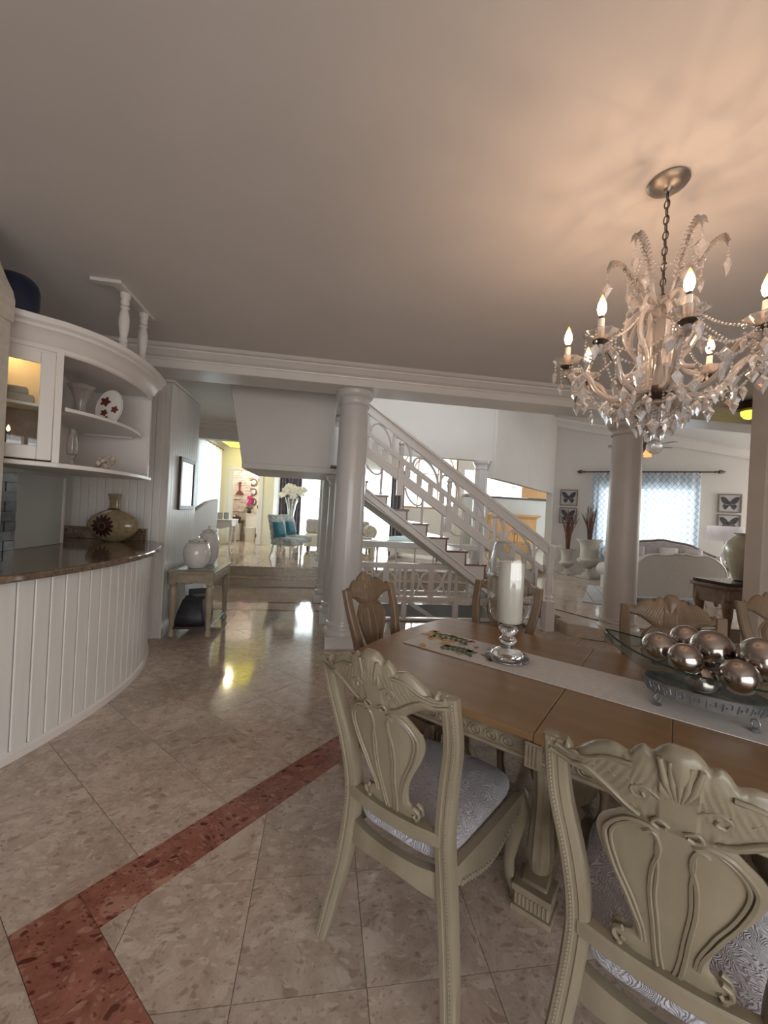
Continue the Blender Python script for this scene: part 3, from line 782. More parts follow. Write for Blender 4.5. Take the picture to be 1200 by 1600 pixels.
# ================================================================== COLUMNS
def column(label, x, y, z0, z1, r, pw_=0.20, mt='column'):
    c = sroot('column', label, (x, y, z0)); H = z1 - z0
    MB().box(-pw_, pw_, -pw_, pw_, 0, 0.13).build('plinth', mt, c, angle=0, bevel=0.006)
    MB().lathe([(r * 1.28, 0.13), (r * 1.30, 0.15), (r * 1.28, 0.175), (r * 1.20, 0.19), (r * 1.12, 0.20), (r * 1.10, 0.225), (r * 1.16, 0.24), (r * 1.13, 0.262), (r * 1.05, 0.27), (r * 1.03, 0.29)], 40).build('base', mt, c)
    MB().lathe([(r * 1.03, 0.29), (r * 1.02, 0.5), (r * 1.0, H * 0.4), (r * 0.96, H * 0.7), (r * 0.91, H - 0.16)], 40).build('shaft', mt, c)
    MB().lathe([(r * 0.91, H - 0.16), (r * 0.98, H - 0.158), (r * 1.01, H - 0.148), (r * 0.98, H - 0.138), (r * 0.92, H - 0.134), (r * 0.93, H - 0.10), (r * 1.0, H - 0.085), (r * 1.02, H - 0.075), (r * 1.12, H - 0.066), (r * 1.2, H - 0.045), (r * 1.24, H - 0.03), (r * 1.24, H)], 40).build('capital', mt, c)
    return c
column('big grey white column nearest the dining table, under the beam', 0.275, 4.50, 0, 2.81, 0.172)
column('white column under the stair landing, second of the row', 0.205, 5.46, 0, 1.955, 0.165)
column('white column third of the row, at the hall edge', 0.10, 6.62, 0, 2.99, 0.15)
column('white column standing on the raised floor, last of the row', 0.02, 8.15, 0.337, 2.70, 0.135, 0.19)
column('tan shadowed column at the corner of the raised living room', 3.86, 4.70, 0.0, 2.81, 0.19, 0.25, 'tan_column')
column('slim white column far behind the stair rail', 2.80, 6.98, 0.0, 2.52, 0.125, 0.15)

# ================================================================== STAIRS
RISE, RUN, X0 = 0.172, 0.279, 3.597
def tx(k): return X0 - RUN * k
st = sroot('staircase', 'white stringer staircase with dark marble tread edges, rising left to the landing')
saw = []
for k in range(1, 12):
    saw += [(tx(k) if k else 0, RISE * (k - 1) + 0.001), (tx(k), RISE * k - 0.02)]
saw += [(tx(12), RISE * 11 - 0.02), (tx(12), RISE * 12 - 0.02), (tx(12) - 0.1, RISE * 12 - 0.02)]
low = [(tx(12) - 0.1, 1.78), (0.42, 1.705), (3.06, 0.0)]
sp = [(tx(1), 0.0)] + saw[1:] + low
MB().prism(sp, 5.16, 5.22, lambda x, z, y: (x, y, z)).build('stringer_panel', 'trim', st, angle=0)
# sloped moulding along the foot of the stringer
for off, w_, nm in ((-0.07, 0.07, 'stringer_moulding'), (-0.005, 0.03, 'stringer_moulding'),):
    p, q = Vector((3.05, 5.145, -0.0 + off)), Vector((0.40, 5.145, 1.87 + off))
    MB().bar(p, q, 0.05, w_, (0, 0, 1)).build(nm, 'trim', st, angle=0, bevel=0.006)
soff = MB(); soff.add([(3.05, 5.2, 0.0), (0.42, 5.2, 1.705), (0.42, 6.35, 1.705), (3.05, 6.35, 0.0), (3.05, 5.2, 0.06), (0.42, 5.2, 1.765), (0.42, 6.35, 1.765), (3.05, 6.35, 0.06)], [(0, 1, 2, 3), (7, 6, 5, 4), (0, 4, 5, 1), (1, 5, 6, 2), (2, 6, 7, 3), (3, 7, 4, 0)])
soff.build('soffit', 'white_wall', st, angle=0)
for k in range(1, 13):
    MB().box(tx(k + 1) - 0.02 if k < 12 else tx(12) - 0.2, tx(k) + 0.018, 5.145, 6.35, RISE * k - 0.026, RISE * k).build('tread', 'tread_marble', st, angle=0, bevel=0.004)
    MB().box(tx(k) - 0.02, tx(k), 5.155, 6.35, RISE * (k - 1), RISE * k - 0.026).build('riser', 'tread_marble', st, angle=0)
# landing with solid parapet
ld = sroot('landing', 'boxy white stair landing parapet hanging under the beam')
MB().prism([(-1.235, 3.0), (-1.05, 2.03), (0.05, 2.03), (0.10, 3.0)], 5.22, 5.32, lambda x, z, y: (x, y, z)).build('parapet', 'white_wall', ld, angle=0, bevel=0.006)
MB().box(-1.05, 0.40, 5.22, 6.5, 1.957, 2.03).build('slab', 'white_wall', ld, angle=0, bevel=0.006)
MB().prism([(-1.235, 3.0), (-1.05, 2.03), (-1.0, 2.03), (-1.18, 3.0)], 5.32, 6.5, lambda x, z, y: (x, y, z)).build('side_parapet', 'white_wall', ld, angle=0)

# stair railing ---------------------------------------------------------------
RY = 5.10
SL = (2.89 - 1.19) / (0.49 - 3.05)
def hz(x): return 1.19 + SL * (x - 3.05)
sr = thing('stair_railing', 'white carved stair railing with arched tracery between sloping boards', 'railing', (0, 0, 0))
def slope_board(name, x0, x1, off, h, th=0.05, mat='trim'):
    return MB().prism([(x0, hz(x0) + off), (x1, hz(x1) + off), (x1, hz(x1) + off + h), (x0, hz(x0) + off + h)], RY - th / 2, RY + th / 2, lambda x, z, y: (x, y, z)).build(name, mat, sr, angle=0, bevel=0.006)
slope_board('handrail', 0.42, 3.06, -0.03, 0.045, 0.085)
slope_board('upper_board', 0.42, 3.06, -0.15, 0.125, 0.05)
slope_board('middle_rail', 0.42, 3.0, -0.43, 0.075, 0.045)
slope_board('lower_board', 0.42, 2.92, -0.69, 0.14, 0.05)
# handrail volute at the newel
MB().tube(crv([(3.0, RY, hz(3.0)), (3.08, RY, 1.165), (3.18, RY, 1.145), (3.26, RY, 1.15)], 6), 0.022, 8).build('volute', 'trim', sr)
# posts
for px_ in (0.95, 1.62, 2.27):
    p = MB(); z0 = hz(px_) - 0.86; z1 = hz(px_) - 0.14
    p.box(px_ - 0.04, px_ + 0.04, RY - 0.045, RY + 0.045, z0, z0 + 0.34)
    p.lathe([(0.042, z0 + 0.34), (0.03, z0 + 0.37), (0.036, z0 + 0.42), (0.03, z0 + 0.47), (0.027, z0 + 0.56), (0.036, z0 + 0.62), (0.028, z0 + 0.64), (0.042, z0 + 0.67), (0.0, z0 + 0.74)], 12, (px_, RY, 0))
    p.build('post', 'trim', sr)
# tracery between boards: arcs and uprights
def arc(cx, off, r, a0, a1, rx=1.0, seg=14):
    pts = []
    for k in range(seg + 1):
        a = math.radians(a0 + (a1 - a0) * k / seg)
        x = cx + r * rx * math.cos(a); z = hz(x) + off + r * math.sin(a)
        pts.append((x, RY, z))
    return pts
for a, b in ((0.42, 0.93), (0.97, 1.60), (1.64, 2.25), (2.29, 2.98)):
    c = (a + b) / 2; w = b - a
    MB().tube(arc(c, -0.36, 0.20, 0, 180, w * 0.55 / 0.40), 0.017, 6).build('arch', 'trim', sr)
    MB().tube(arc(a + 0.02, -0.36, 0.21, 0, 90, 0.45), 0.015, 6).build('arch', 'trim', sr)
    MB().tube(arc(b - 0.02, -0.36, 0.21, 90, 180, 0.45), 0.015, 6).build('arch', 'trim', sr)
    for t in (0.17, 0.83):
        x = a + w * t
        MB().box(x - 0.014, x + 0.014, RY - 0.014, RY + 0.014, hz(x) - 0.37, hz(x) - 0.14).build('upright', 'trim', sr, angle=0)
    for t in (0.12, 0.37, 0.62, 0.87):
        x = a + w * t
        MB().box(x - 0.035, x + 0.035, RY - 0.016, RY + 0.016, hz(x) - 0.56, hz(x) - 0.42).build('block', 'trim', sr, angle=0)
for k in range(2, 12):
    x = tx(k) - 0.10; zt = RISE * k; zb = hz(x) - 0.68
    if zb > zt + 0.03:
        MB().lathe([(0.018, zt), (0.022, zt + 0.02), (0.013, zt + 0.04), (0.018, (zt + zb) / 2), (0.013, zb)], 8, (x, RY, 0)).build('baluster', 'trim', sr)
    if k % 2 == 0 and zb > zt + 0.08:
        MB().tube(arc(x - 0.12, -0.70, -0.13, 0, 180, 0.9, 8), 0.012, 6).build('arch', 'trim', sr)
# newel
nx_ = 3.10
p = MB(); p.box(nx_ - 0.065, nx_ + 0.065, 5.02, 5.15, 0, 0.40); p.box(nx_ - 0.05, nx_ + 0.05, 5.035, 5.135, 0.98, 1.12)
p.lathe([(0.06, 0.40), (0.045, 0.42), (0.055, 0.45), (0.04, 0.48), (0.048, 0.52), (0.054, 0.60), (0.05, 0.70), (0.042, 0.76), (0.05, 0.79), (0.042, 0.82), (0.05, 0.86), (0.042, 0.90), (0.052, 0.94), (0.05, 0.98)], 16, (nx_, 5.085, 0))
p.lathe([(0.06, 1.12), (0.065, 1.14), (0.04, 1.16), (0.0, 1.17)], 14, (nx_, 5.085, 0))
p.build('newel_post', 'trim', sr)

# stairwell guard railing (front), with ring tracery --------------------------------
gr = thing('stairwell_railing', 'low white guard railing with interlaced rings around the basement stairwell', 'railing', (0, 5.5, 0))
MB().box(0.45, 2.55, -0.035, 0.035, 0.725, 0.80).build('top_rail', 'trim', gr, angle=0, bevel=0.008)
MB().box(0.45, 2.75, -0.025, 0.025, 0.27, 0.335).build('bottom_rail', 'trim', gr, angle=0, bevel=0.006)
MB().box(0.45, 2.75, -0.04, 0.04, 0.0, 0.035).build('curb', 'trim', gr, angle=0, bevel=0.006)
for x in (0.62, 1.17, 1.92, 2.62):
    p = MB(); p.box(x - 0.035, x + 0.035, -0.032, 0.032, 0.03, 0.34)
    p.lathe([(0.032, 0.34), (0.022, 0.37), (0.028, 0.42), (0.024, 0.52), (0.03, 0.6), (0.022, 0.66), (0.032, 0.70), (0.032, 0.73)], 12, (x, 0, 0)); p.build('post', 'trim', gr)
def ring(cx, cz, r, a0, a1, nm='ring', rx=1.0):
    pts = [(cx + r * rx * math.cos(math.radians(a0 + (a1 - a0) * k / 16)), 0, cz + r * math.sin(math.radians(a0 + (a1 - a0) * k / 16))) for k in range(17)]
    MB().tube(pts, 0.016, 6).build(nm, 'trim', gr)
for a, b in ((0.62, 1.17), (1.17, 1.92)):
    c = (a + b) / 2; w = b - a
    ring(c, 0.545, 0.145, 0, 359, 'ring', 1.05 if w > 0.6 else 0.9)
    ring(a + 0.05, 0.53, 0.2, -75, 75, 'arch', 0.75 if w > 0.6 else 0.4); ring(b - 0.05, 0.53, 0.2, 105, 255, 'arch', 0.75 if w > 0.6 else 0.4)
    for t in (0.14, 0.86):
        x = a + w * t; MB().box(x - 0.016, x + 0.016, -0.016, 0.016, 0.33, 0.73).build('upright', 'trim', gr, angle=0)
    MB().box(c - 0.04, c + 0.04, -0.012, 0.012, 0.33, 0.73).build('upright', 'trim', gr, angle=0)
for x in (2.08, 2.22, 2.36, 2.5):
    MB().box(x - 0.012, x + 0.012, -0.012, 0.012, 0.33, 0.73).build('upright', 'trim', gr, angle=0)
gf = thing('stairwell_railing', 'second white guard rail on the far side of the basement stairwell', 'railing', (0, 6.76, 0))
MB().box(0.5, 2.7, -0.05, 0.05, 0.90, 1.0).build('top_rail', 'trim', gf, angle=0, bevel=0.008)
MB().box(0.5, 2.7, -0.02, 0.02, 0.12, 0.17).build('bottom_rail', 'trim', gf, angle=0)
for k in range(7):
    x = 0.6 + k * 0.33; MB().lathe([(0.022, 0), (0.022, 0.16), (0.014, 0.2), (0.02, 0.45), (0.013, 0.8), (0.022, 0.9)], 8, (x, 0, 0)).build('baluster', 'trim', gf)
dr = thing('basement_handrail', 'white sloping handrail leading down the basement stairwell', 'handrail', (0, 6.0, 0))
MB().bar((0.6, 0, 0.60), (2.1, 0, -0.32), 0.05, 0.06).build('rail', 'trim', dr, angle=0, bevel=0.006)
for x in (0.75, 1.3, 1.85):
    MB().box(x - 0.015, x + 0.015, -0.015, 0.015, -1.6, 0.6 - 0.613 * (x - 0.6)).build('baluster', 'trim', dr, angle=0)
# ================================================================== BAR COUNTER
bar = thing('bar_counter', 'curved bar counter clad in white beadboard at the left', 'bar counter', (0, 0, 0))
front = crv([(-2.25, 1.15), (-2.02, 1.65), (-1.82, 2.1), (-1.66, 2.5), (-1.56, 2.85), (-1.505, 3.2), (-1.50, 3.55), (-1.55, 3.9), (-1.66, 4.25), (-1.86, 4.60)], 24)
def resample(pts, step):
    out = [pts[0]]; acc = 0.0
    for p, q in zip(pts, pts[1:]):
        d = (q - p).length
        while acc + d >= step:
            t = (step - acc) / d; p = p.lerp(q, t); out.append(p); d = (q - p).length; acc = 0.0
        acc += d
    return out
bp_ = resample(front, 0.098)
for a, b in zip(bp_, bp_[1:]):
    t = (b - a).normalized(); nrm = Vector((t.y, -t.x)); g = 0.0032
    p, q = a + t * g, b - t * g; p2, q2 = p - nrm * 0.02, q - nrm * 0.02; e = 0.005
    m = MB(); m.prism([tuple(p2), tuple(p - nrm * e), tuple(p + t * e), tuple(q - t * e), tuple(q - nrm * e), tuple(q2)], 0.055, 1.015)
    m.build('board', 'board', bar, angle=0)
def offset_curve(pts, d):
    out = []
    for i, p in enumerate(pts):
        t = (pts[min(i + 1, len(pts) - 1)] - pts[max(i - 1, 0)]).normalized(); out.append(p + Vector((t.y, -t.x)) * d)
    return out
m = MB(); ci = offset_curve(front, -0.022)
m.prism([tuple(p) for p in ci] + [(-2.9, 4.60), (-3.2, 1.15)], 0.0, 1.015); m.build('carcass', 'white_wall', bar, angle=0)
m = MB(); co = offset_curve(front, 0.014)
rings = []
for p, q in zip(ci, co): rings.append([(p.x, p.y, 0), (q.x, q.y, 0), (q.x, q.y, 0.045), (q.x - (q.x - p.x) * 0.4, q.y, 0.058), (p.x, p.y, 0.058)])
m.loft(rings); m.build('base_strip', 'trim', bar, angle=30)
wt = thing('worktop', 'polished brown granite worktop lying on the curved bar', 'worktop', (0, 0, 1.017))
ce = offset_curve(front, 0.075)
ce = [p for p in ce if p.y < 4.60] + [Vector((-1.80, 4.615))]
poly = [tuple(p) for p in ce] + [(-2.70, 4.615), (-3.7, 4.60), (-3.7, 1.15)]
MB().prism(poly, 0.0, 0.045).build('slab', 'granite', wt, angle=0, bevel=0.012)
MB().box(-2.72, -1.86, 4.595, 4.622, 0.046, 0.17).build('backsplash', 'granite', wt, angle=0, bevel=0.004)

# ================================================================== WALL CABINET over the bar
cab = thing('wall_cabinet', 'white wall cabinet with a glass door and curved open end shelves over the bar', 'cabinet', (0, 0, 0))
ZB, ZT = 1.696, 2.415
face = [Vector((-1.977, 2.533)), Vector((-1.650, 2.753))]                  # door face
arcp = crv([(-1.650, 2.753), (-1.556, 2.884), (-1.50, 3.088), (-1.487, 3.309), (-1.50, 3.53), (-1.54, 3.758)], 8)
outline = face[:1] + arcp
BY, LX = 3.78, -2.14
def plate(name, d, z0, z1, mat='trim', pts=None, bev=0.005):
    o = offset_curve(pts or outline, d)
    poly = [tuple(p) for p in o] + [(o[-1].x, BY), (LX, BY), (LX, 2.533)]
    return MB().prism(poly, z0, z1).build(name, mat, cab, angle=0, bevel=bev)
plate('bottom_shelf', 0.025, ZB - 0.029, ZB)
plate('top_panel', 0.0, ZT - 0.025, ZT)
# stepped cornice
oc = [(0.0, 2.366), (0.01, 2.374), (0.01, 2.399), (0.025, 2.411), (0.041, 2.440), (0.069, 2.468), (0.082, 2.476), (0.082, 2.493), (0.102, 2.509), (0.110, 2.538), (0.082, 2.550), (0.0, 2.550)]
cols_ = [offset_curve(outline, d) for d, z in oc]
rings = [[(cols_[k][i].x, cols_[k][i].y, oc[k][1]) for k in range(len(oc))] for i in range(len(outline))]
MB().loft(rings).build('cornice', 'trim', cab, angle=25)
MB().prism([tuple(p) for p in offset_curve(outline, 0.04)] + [(-1.55, BY), (LX, BY), (LX, 2.533)], 2.513, 2.538).build('cornice_top', 'trim', cab, angle=0)
mid = [Vector((-1.634, 2.778))] + crv([(-1.634, 2.778), (-1.55, 2.94), (-1.505, 3.145), (-1.505, 3.39), (-1.55, 3.62), (-1.60, 3.758)], 6)
MB().prism([tuple(p) for p in mid] + [(LX, 3.758), (-1.88, 3.04)], 2.027, 2.051).build('shelf', 'trim', cab, angle=0, bevel=0.005)
MB().bar((-1.659, 2.766, (ZB + ZT) / 2), (-1.928, 3.186, (ZB + ZT) / 2), 0.018, ZT - ZB).build('side_panel', 'trim', cab, angle=0)
MB().bar((-1.928, 3.186, (ZB + ZT) / 2), (LX, 3.758, (ZB + ZT) / 2), 0.018, ZT - ZB).build('side_panel', 'trim', cab, angle=0)
MB().box(LX, -1.54, 3.758, BY, ZB, ZT).build('back_panel', 'trim', cab, angle=0)
fd = (face[1] - face[0]).normalized(); fn_ = Vector((fd.y, -fd.x))
def fpt(a, dep=0.0): q = face[0] + fd * a + fn_ * dep; return q
def fbox(m, a0, a1, d0, d1, z0, z1):
    p = [fpt(a0, d0), fpt(a1, d0), fpt(a1, d1), fpt(a0, d1)]
    return m.prism([tuple(q) for q in p], z0, z1)
FL = (face[1] - face[0]).length
m = MB(); fbox(m, FL - 0.029, FL + 0.008, -0.016, 0.010, ZB, 2.399); m.build('face_post', 'trim', cab, angle=0, bevel=0.003)
m = MB(); fbox(m, -0.08, FL, -0.016, 0.002, 2.342, 2.399); m.build('face_rail', 'trim', cab, angle=0)
# door: frame + pane
door = MB()
A0, A1, Z0, Z1, FWd = -0.05, FL - 0.0305, ZB + 0.010, 2.354, 0.070
fbox(door, A0, A0 + FWd, -0.002, 0.016, Z0, Z1); fbox(door, A1 - FWd, A1, -0.002, 0.016, Z0, Z1)
fbox(door, A0 + FWd, A1 - FWd, -0.002, 0.016, Z0, Z0 + 0.082); fbox(door, A0 + FWd, A1 - FWd, -0.002, 0.016, Z1 - 0.07, Z1)
door = door.build('door', 'trim', cab, angle=0, bevel=0.005)
m = MB(); fbox(m, A0 + FWd, A1 - FWd, 0.003, 0.006, Z0 + 0.082, Z1 - 0.07); m.build('pane', 'pane', door, angle=0)
m = MB(); fbox(m, -0.12, FL - 0.016, -0.23, -0.21, 2.027, ZT - 0.025); m.build('inner_back', 'cab_back', cab, angle=0)
m = MB(); fbox(m, -0.12, FL - 0.016, -0.23, -0.21, ZB, 2.026); m.build('inner_back', 'commode_wood', cab, angle=0)
m = MB(); fbox(m, -0.12, FL - 0.016, -0.21, -0.008, 2.027, 2.044); m.build('inner_shelf', 'trim', cab, angle=0)
lp = bpy.data.lights.new('cabinet_lamp', 'POINT'); lp.energy = 1.0; lp.color = (1.0, 0.68, 0.30); lp.shadow_soft_size = 0.03
lpo = bpy.data.objects.new('cabinet_lamp', lp); q = fpt(0.16, -0.08); lpo.location = (q.x, q.y, 2.36); COL.objects.link(lpo)
def put(name, label, cat, a, dep, z, rz=0.5, group=None):
    q = fpt(a, dep); return thing(name, label, cat, (q.x, q.y, z), rz, group)
b = put('wooden_box', 'flat olive box on the upper shelf behind the cabinet glass', 'box', 0.185, -0.06, 2.045)
MB().box(-0.09, 0.09, -0.045, 0.045, 0, 0.045).build('body', 'console_wood', b, angle=0, bevel=0.006); MB().box(-0.06, 0.06, -0.035, 0.035, 0.046, 0.09).build('lid', 'console_wood', b, angle=0, bevel=0.01)
b = put('bottle', 'cream bottle with a dark stripe behind the cabinet glass', 'bottle', 0.05, -0.16, 2.045)
MB().lathe([(0.033, 0), (0.034, 0.016), (0.034, 0.18), (0.012, 0.22), (0.012, 0.26), (0.0, 0.26)], 14).build('body', 'candle_wax', b)
MB().box(0.031, 0.04, -0.010, 0.010, 0.03, 0.21).build('stripe', 'black_wood', b, angle=0)
for k, a in enumerate((0.08, 0.165)):  # glowing sticks added in place of chandelier bulbs reflected in the pane
    b = put('bulb_reflection', ('glowing stick at the left behind the cabinet glass, standing in for a reflected chandelier bulb', 'glowing stick at the right behind the cabinet glass, standing in for a reflected chandelier bulb')[k], 'candle', a, -0.10, ZB, 0, 'stand-ins for bulb reflections in the cabinet glass')
    h = 0.205 - 0.035 * k
    MB().lathe([(0.028, 0), (0.028, 0.008), (0.010, 0.025), (0.008, 0.05), (0.015, 0.065), (0.010, 0.073), (0.010, h), (0, h)], 12).build('stick', 'bronze', b)
    MB().lathe([(0.003, h), (0.009, h + 0.012), (0.007, h + 0.025), (0.0, h + 0.04)], 10).build('flame', 'reflection_glow', b)  # emissive tip imitates the reflected bulb
# things on the open shelves
b = thing('glass_vase', 'clear ruffled glass vase on the middle open shelf', 'vase', (-1.82, 3.26, 2.052))
MB().lathe([(0.037, 0), (0.041, 0.008), (0.029, 0.04), (0.033, 0.115), (0.041, 0.163), (0.061, 0.22), (0.083, 0.262), (0.08, 0.262), (0.057, 0.22), (0.037, 0.163), (0.028, 0.115), (0.025, 0.04), (0, 0.025)], 28, ripple=lambda a, z: 0.14 * math.sin(6 * a) * max(0, (z - 0.12) / 0.16)).build('body', 'crystal', b)
b = thing('painted_plate', 'oval white plate with red flowers standing on the middle open shelf', 'plate', (-1.69, 3.36, 2.052), math.radians(-8))
pl_ = [(0.098 * math.cos(a), 0.142 + 0.142 * math.sin(a)) for a in [2 * PI * k / 32 for k in range(32)]]
MB().prism(pl_, -0.006, 0.006, lambda x, z, y: (x, y + z * 0.22, z)).build('dish', 'porcelain', b)
for k, (fx, fz, r) in enumerate(((-0.037, 0.19, 0.035), (-0.03, 0.10, 0.024), (0.045, 0.13, 0.026), (-0.01, 0.05, 0.022))):
    pt = [(fx + 1.2 * r * (0.8 + 0.2 * math.cos(5 * a)) * math.cos(a), fz + 1.2 * r * (0.8 + 0.2 * math.cos(5 * a)) * math.sin(a)) for a in [2 * PI * i / 30 for i in range(30)]]
    MB().prism(pt, -0.010, -0.0055, lambda x, z, y: (x, y + z * 0.22, z)).build('painted_flower', 'dark_plate', b, angle=0)
pp = [(0.100 * math.cos(a), -0.007, 0.142 + 0.143 * math.sin(a)) for a in [2 * PI * k / 32 for k in range(32)]]
MB().tube([(x, y + z * 0.22, z) for x, y, z in pp], 0.005, 6, closed=True).build('rim', 'white_ceramic', b)
b = thing('bud_vase', 'slim clear glass bud vase on the lowest open shelf', 'vase', (-1.74, 3.05, ZB + 0.001))
MB().lathe([(0.037, 0), (0.037, 0.01), (0.01, 0.025), (0.01, 0.05), (0.029, 0.082), (0.033, 0.14), (0.025, 0.205), (0.018, 0.253), (0.021, 0.261), (0.015, 0.253), (0.02, 0.205), (0.028, 0.14), (0.025, 0.09), (0, 0.082)], 18).build('body', 'solid_glass', b)
b = thing('shell_ornament', 'rough shell cluster on the lowest open shelf', 'ornament', (-1.575, 3.17, ZB + 0.001))
m = MB()
for k in range(18): m.sphere((random.uniform(-0.05, 0.05), random.uniform(-0.033, 0.033), random.uniform(0.02, 0.075)), random.uniform(0.016, 0.02), 8, 5)
m.build('shells', 'shell', b); b.scale = (1.15, 1.15, 1.2)
b = thing('shelf_lamp', 'slim white lamp strip fixed under the middle open shelf', 'lamp strip', (-1.82, 3.70, 2.0085)); MB().box(-0.2, 0.17, -0.016, 0.016, 0, 0.018).build('strip', 'trim', b, angle=0)
# on top
b = thing('blue_urn', 'dark navy rounded urn on top of the wall cabinet', 'urn', (-1.865, 2.66, 2.5505)); b.scale = (0.9, 0.9, 0.88)
MB().lathe([(0.11, 0), (0.122, 0.012), (0.128, 0.08), (0.128, 0.17), (0.118, 0.215), (0.09, 0.245), (0.05, 0.26), (0.0, 0.265)], 32).build('body', 'navy', b)
# spindle bracket between cabinet top and ceiling
b = thing('spindle_rack', 'white ceiling bracket with two turned spindles rising from the wall cabinet top', 'bracket', (-1.50, 3.28, 2.551))
MB().box(-0.035, 0.035, -0.28, 0.28, 0.425, 0.449).build('rail', 'trim', b, angle=0, bevel=0.004)
MB().box(-0.16, -0.035, -0.28, -0.22, 0.425, 0.449).build('rail', 'trim', b, angle=0, bevel=0.004)
for y in (-0.13, 0.17):
    prof_ = [(0.034, 0.0), (0.034, 0.025), (0.022, 0.045), (0.03, 0.06), (0.02, 0.075), (0.03, 0.09), (0.022, 0.11), (0.028, 0.14), (0.035, 0.20), (0.035, 0.25), (0.028, 0.29), (0.022, 0.31), (0.032, 0.325), (0.022, 0.34), (0.03, 0.355), (0.026, 0.38), (0.034, 0.40), (0.034, 0.425)]
    MB().lathe(prof_, 14, (-0.0, y, 0)).build('spindle', 'trim', b)
# vase on the worktop
b = thing('oval_vase', 'flat oval ochre vase with a dark daisy on the granite worktop', 'vase', (-2.08, 4.36, 1.064), math.radians(-6))
vp = [(0.07, 0.0), (0.085, 0.006), (0.145, 0.03), (0.215, 0.085), (0.25, 0.15), (0.245, 0.19), (0.20, 0.25), (0.12, 0.295), (0.055, 0.315), (0.045, 0.34), (0.045, 0.40), (0.06, 0.46), (0.066, 0.475), (0.055, 0.475), (0.038, 0.42), (0.0, 0.40)]
MB().lathe(vp, 40, sy=0.42).build('body', 'vase_gold', b)
MB().lathe([(0.05, 0.318), (0.062, 0.32), (0.06, 0.328), (0.046, 0.332)], 30, sy=0.45).build('collar', 'vase_dark', b)
def vy(x, z):
    r = lerp_tab([(p[1], p[0]) for p in vp[:9]], z); return -0.42 * math.sqrt(max(0.0, r * r - x * x)) - 0.002
m = MB()
fx, fz = -0.045, 0.155
for k in range(14):
    a = 2 * PI * k / 14
    pts = []
    for i in range(9):
        t = i / 8
        w = 0.017 * math.sin(PI * t) ** 0.7; rr = 0.03 + 0.085 * t
        pts.append((rr, w))
    lo = [(fx + r * math.cos(a) - w * math.sin(a), fz + r * math.sin(a) + w * math.cos(a)) for r, w in pts]
    hi = [(fx + r * math.cos(a) + w * math.sin(a), fz + r * math.sin(a) - w * math.cos(a)) for r, w in pts]
    n0 = len(lo)
    m.add([(x, vy(x, z) - 0.001, z) for x, z in lo + hi], [(i, i + 1, n0 + i + 1, n0 + i) for i in range(n0 - 1)])
m.add([(fx, vy(fx, fz) - 0.003, fz)] + [(fx + 0.032 * math.cos(2 * PI * k / 16), vy(fx + 0.032 * math.cos(2 * PI * k / 16), fz + 0.032 * math.sin(2 * PI * k / 16)) - 0.002, fz + 0.032 * math.sin(2 * PI * k / 16)) for k in range(16)], [(0, 1 + k, 1 + (k + 1) % 16) for k in range(16)])
m.build('daisy_motif', 'vase_dark', b, fix=False)

# ================================================================== CONSOLE TABLE with jars
ct = thing('console_table', 'greyed wood console table with turned legs and a low shelf against the beadboard wall', 'table', (-1.40, 5.04, 0))
hx, hy = 0.23, 0.41
for sx in (-1, 1):
    for sy in (-1, 1):
        c = (sx * 0.19, sy * 0.37)
        m = MB(); m.box(c[0] - 0.038, c[0] + 0.038, c[1] - 0.038, c[1] + 0.038, 0.60, 0.72)
        m.lathe([(0.012, 0), (0.034, 0.02), (0.036, 0.05), (0.02, 0.085), (0.022, 0.10), (0.026, 0.14), (0.032, 0.30), (0.045, 0.46), (0.045, 0.51), (0.03, 0.56), (0.026, 0.575), (0.04, 0.588), (0.04, 0.60)], 14, (c[0], c[1], 0))
        m.build('leg', 'console_wood', ct)
m = MB(); m.box(-0.19, 0.19, -0.40, -0.37, 0.61, 0.72); m.box(-0.19, 0.19, 0.37, 0.40, 0.61, 0.72); m.box(-0.22, -0.19, -0.37, 0.37, 0.61, 0.72); m.box(0.19, 0.22, -0.37, 0.37, 0.61, 0.72)
m.build('apron', 'console_wood', ct, angle=0, bevel=0.003)
for k in (-1, 1): MB().box(-0.14, 0.14, k * 0.405 - 0.004, k * 0.405 + 0.004, 0.635, 0.70).build('apron_panel', 'console_wood', ct, angle=0, bevel=0.003)
MB().box(0.222, 0.228, -0.32, 0.32, 0.64, 0.695).build('drawer_front', 'console_wood', ct, angle=0, bevel=0.003)
for c in (-1, 1): MB().lathe([(0.02, -0.408), (0.02, -0.416), (0.008, -0.42), (0, -0.42)], 12, (c * 0.19, 0, 0.665), axis='y').build('rosette', 'console_wood', ct)
m = MB(); m.box(-hx - 0.02, hx + 0.02, -hy - 0.02, hy + 0.02, 0.72, 0.742); m.build('top', 'console_wood', ct, angle=0, bevel=0.006)
MB().box(-0.18, 0.18, -0.35, 0.35, 0.7425, 0.746).build('inset_top', 'console_top', ct, angle=0)
MB().box(-0.20, 0.20, -0.385, 0.385, 0.10, 0.125).build('shelf', 'black_wood', ct, angle=0, bevel=0.004)
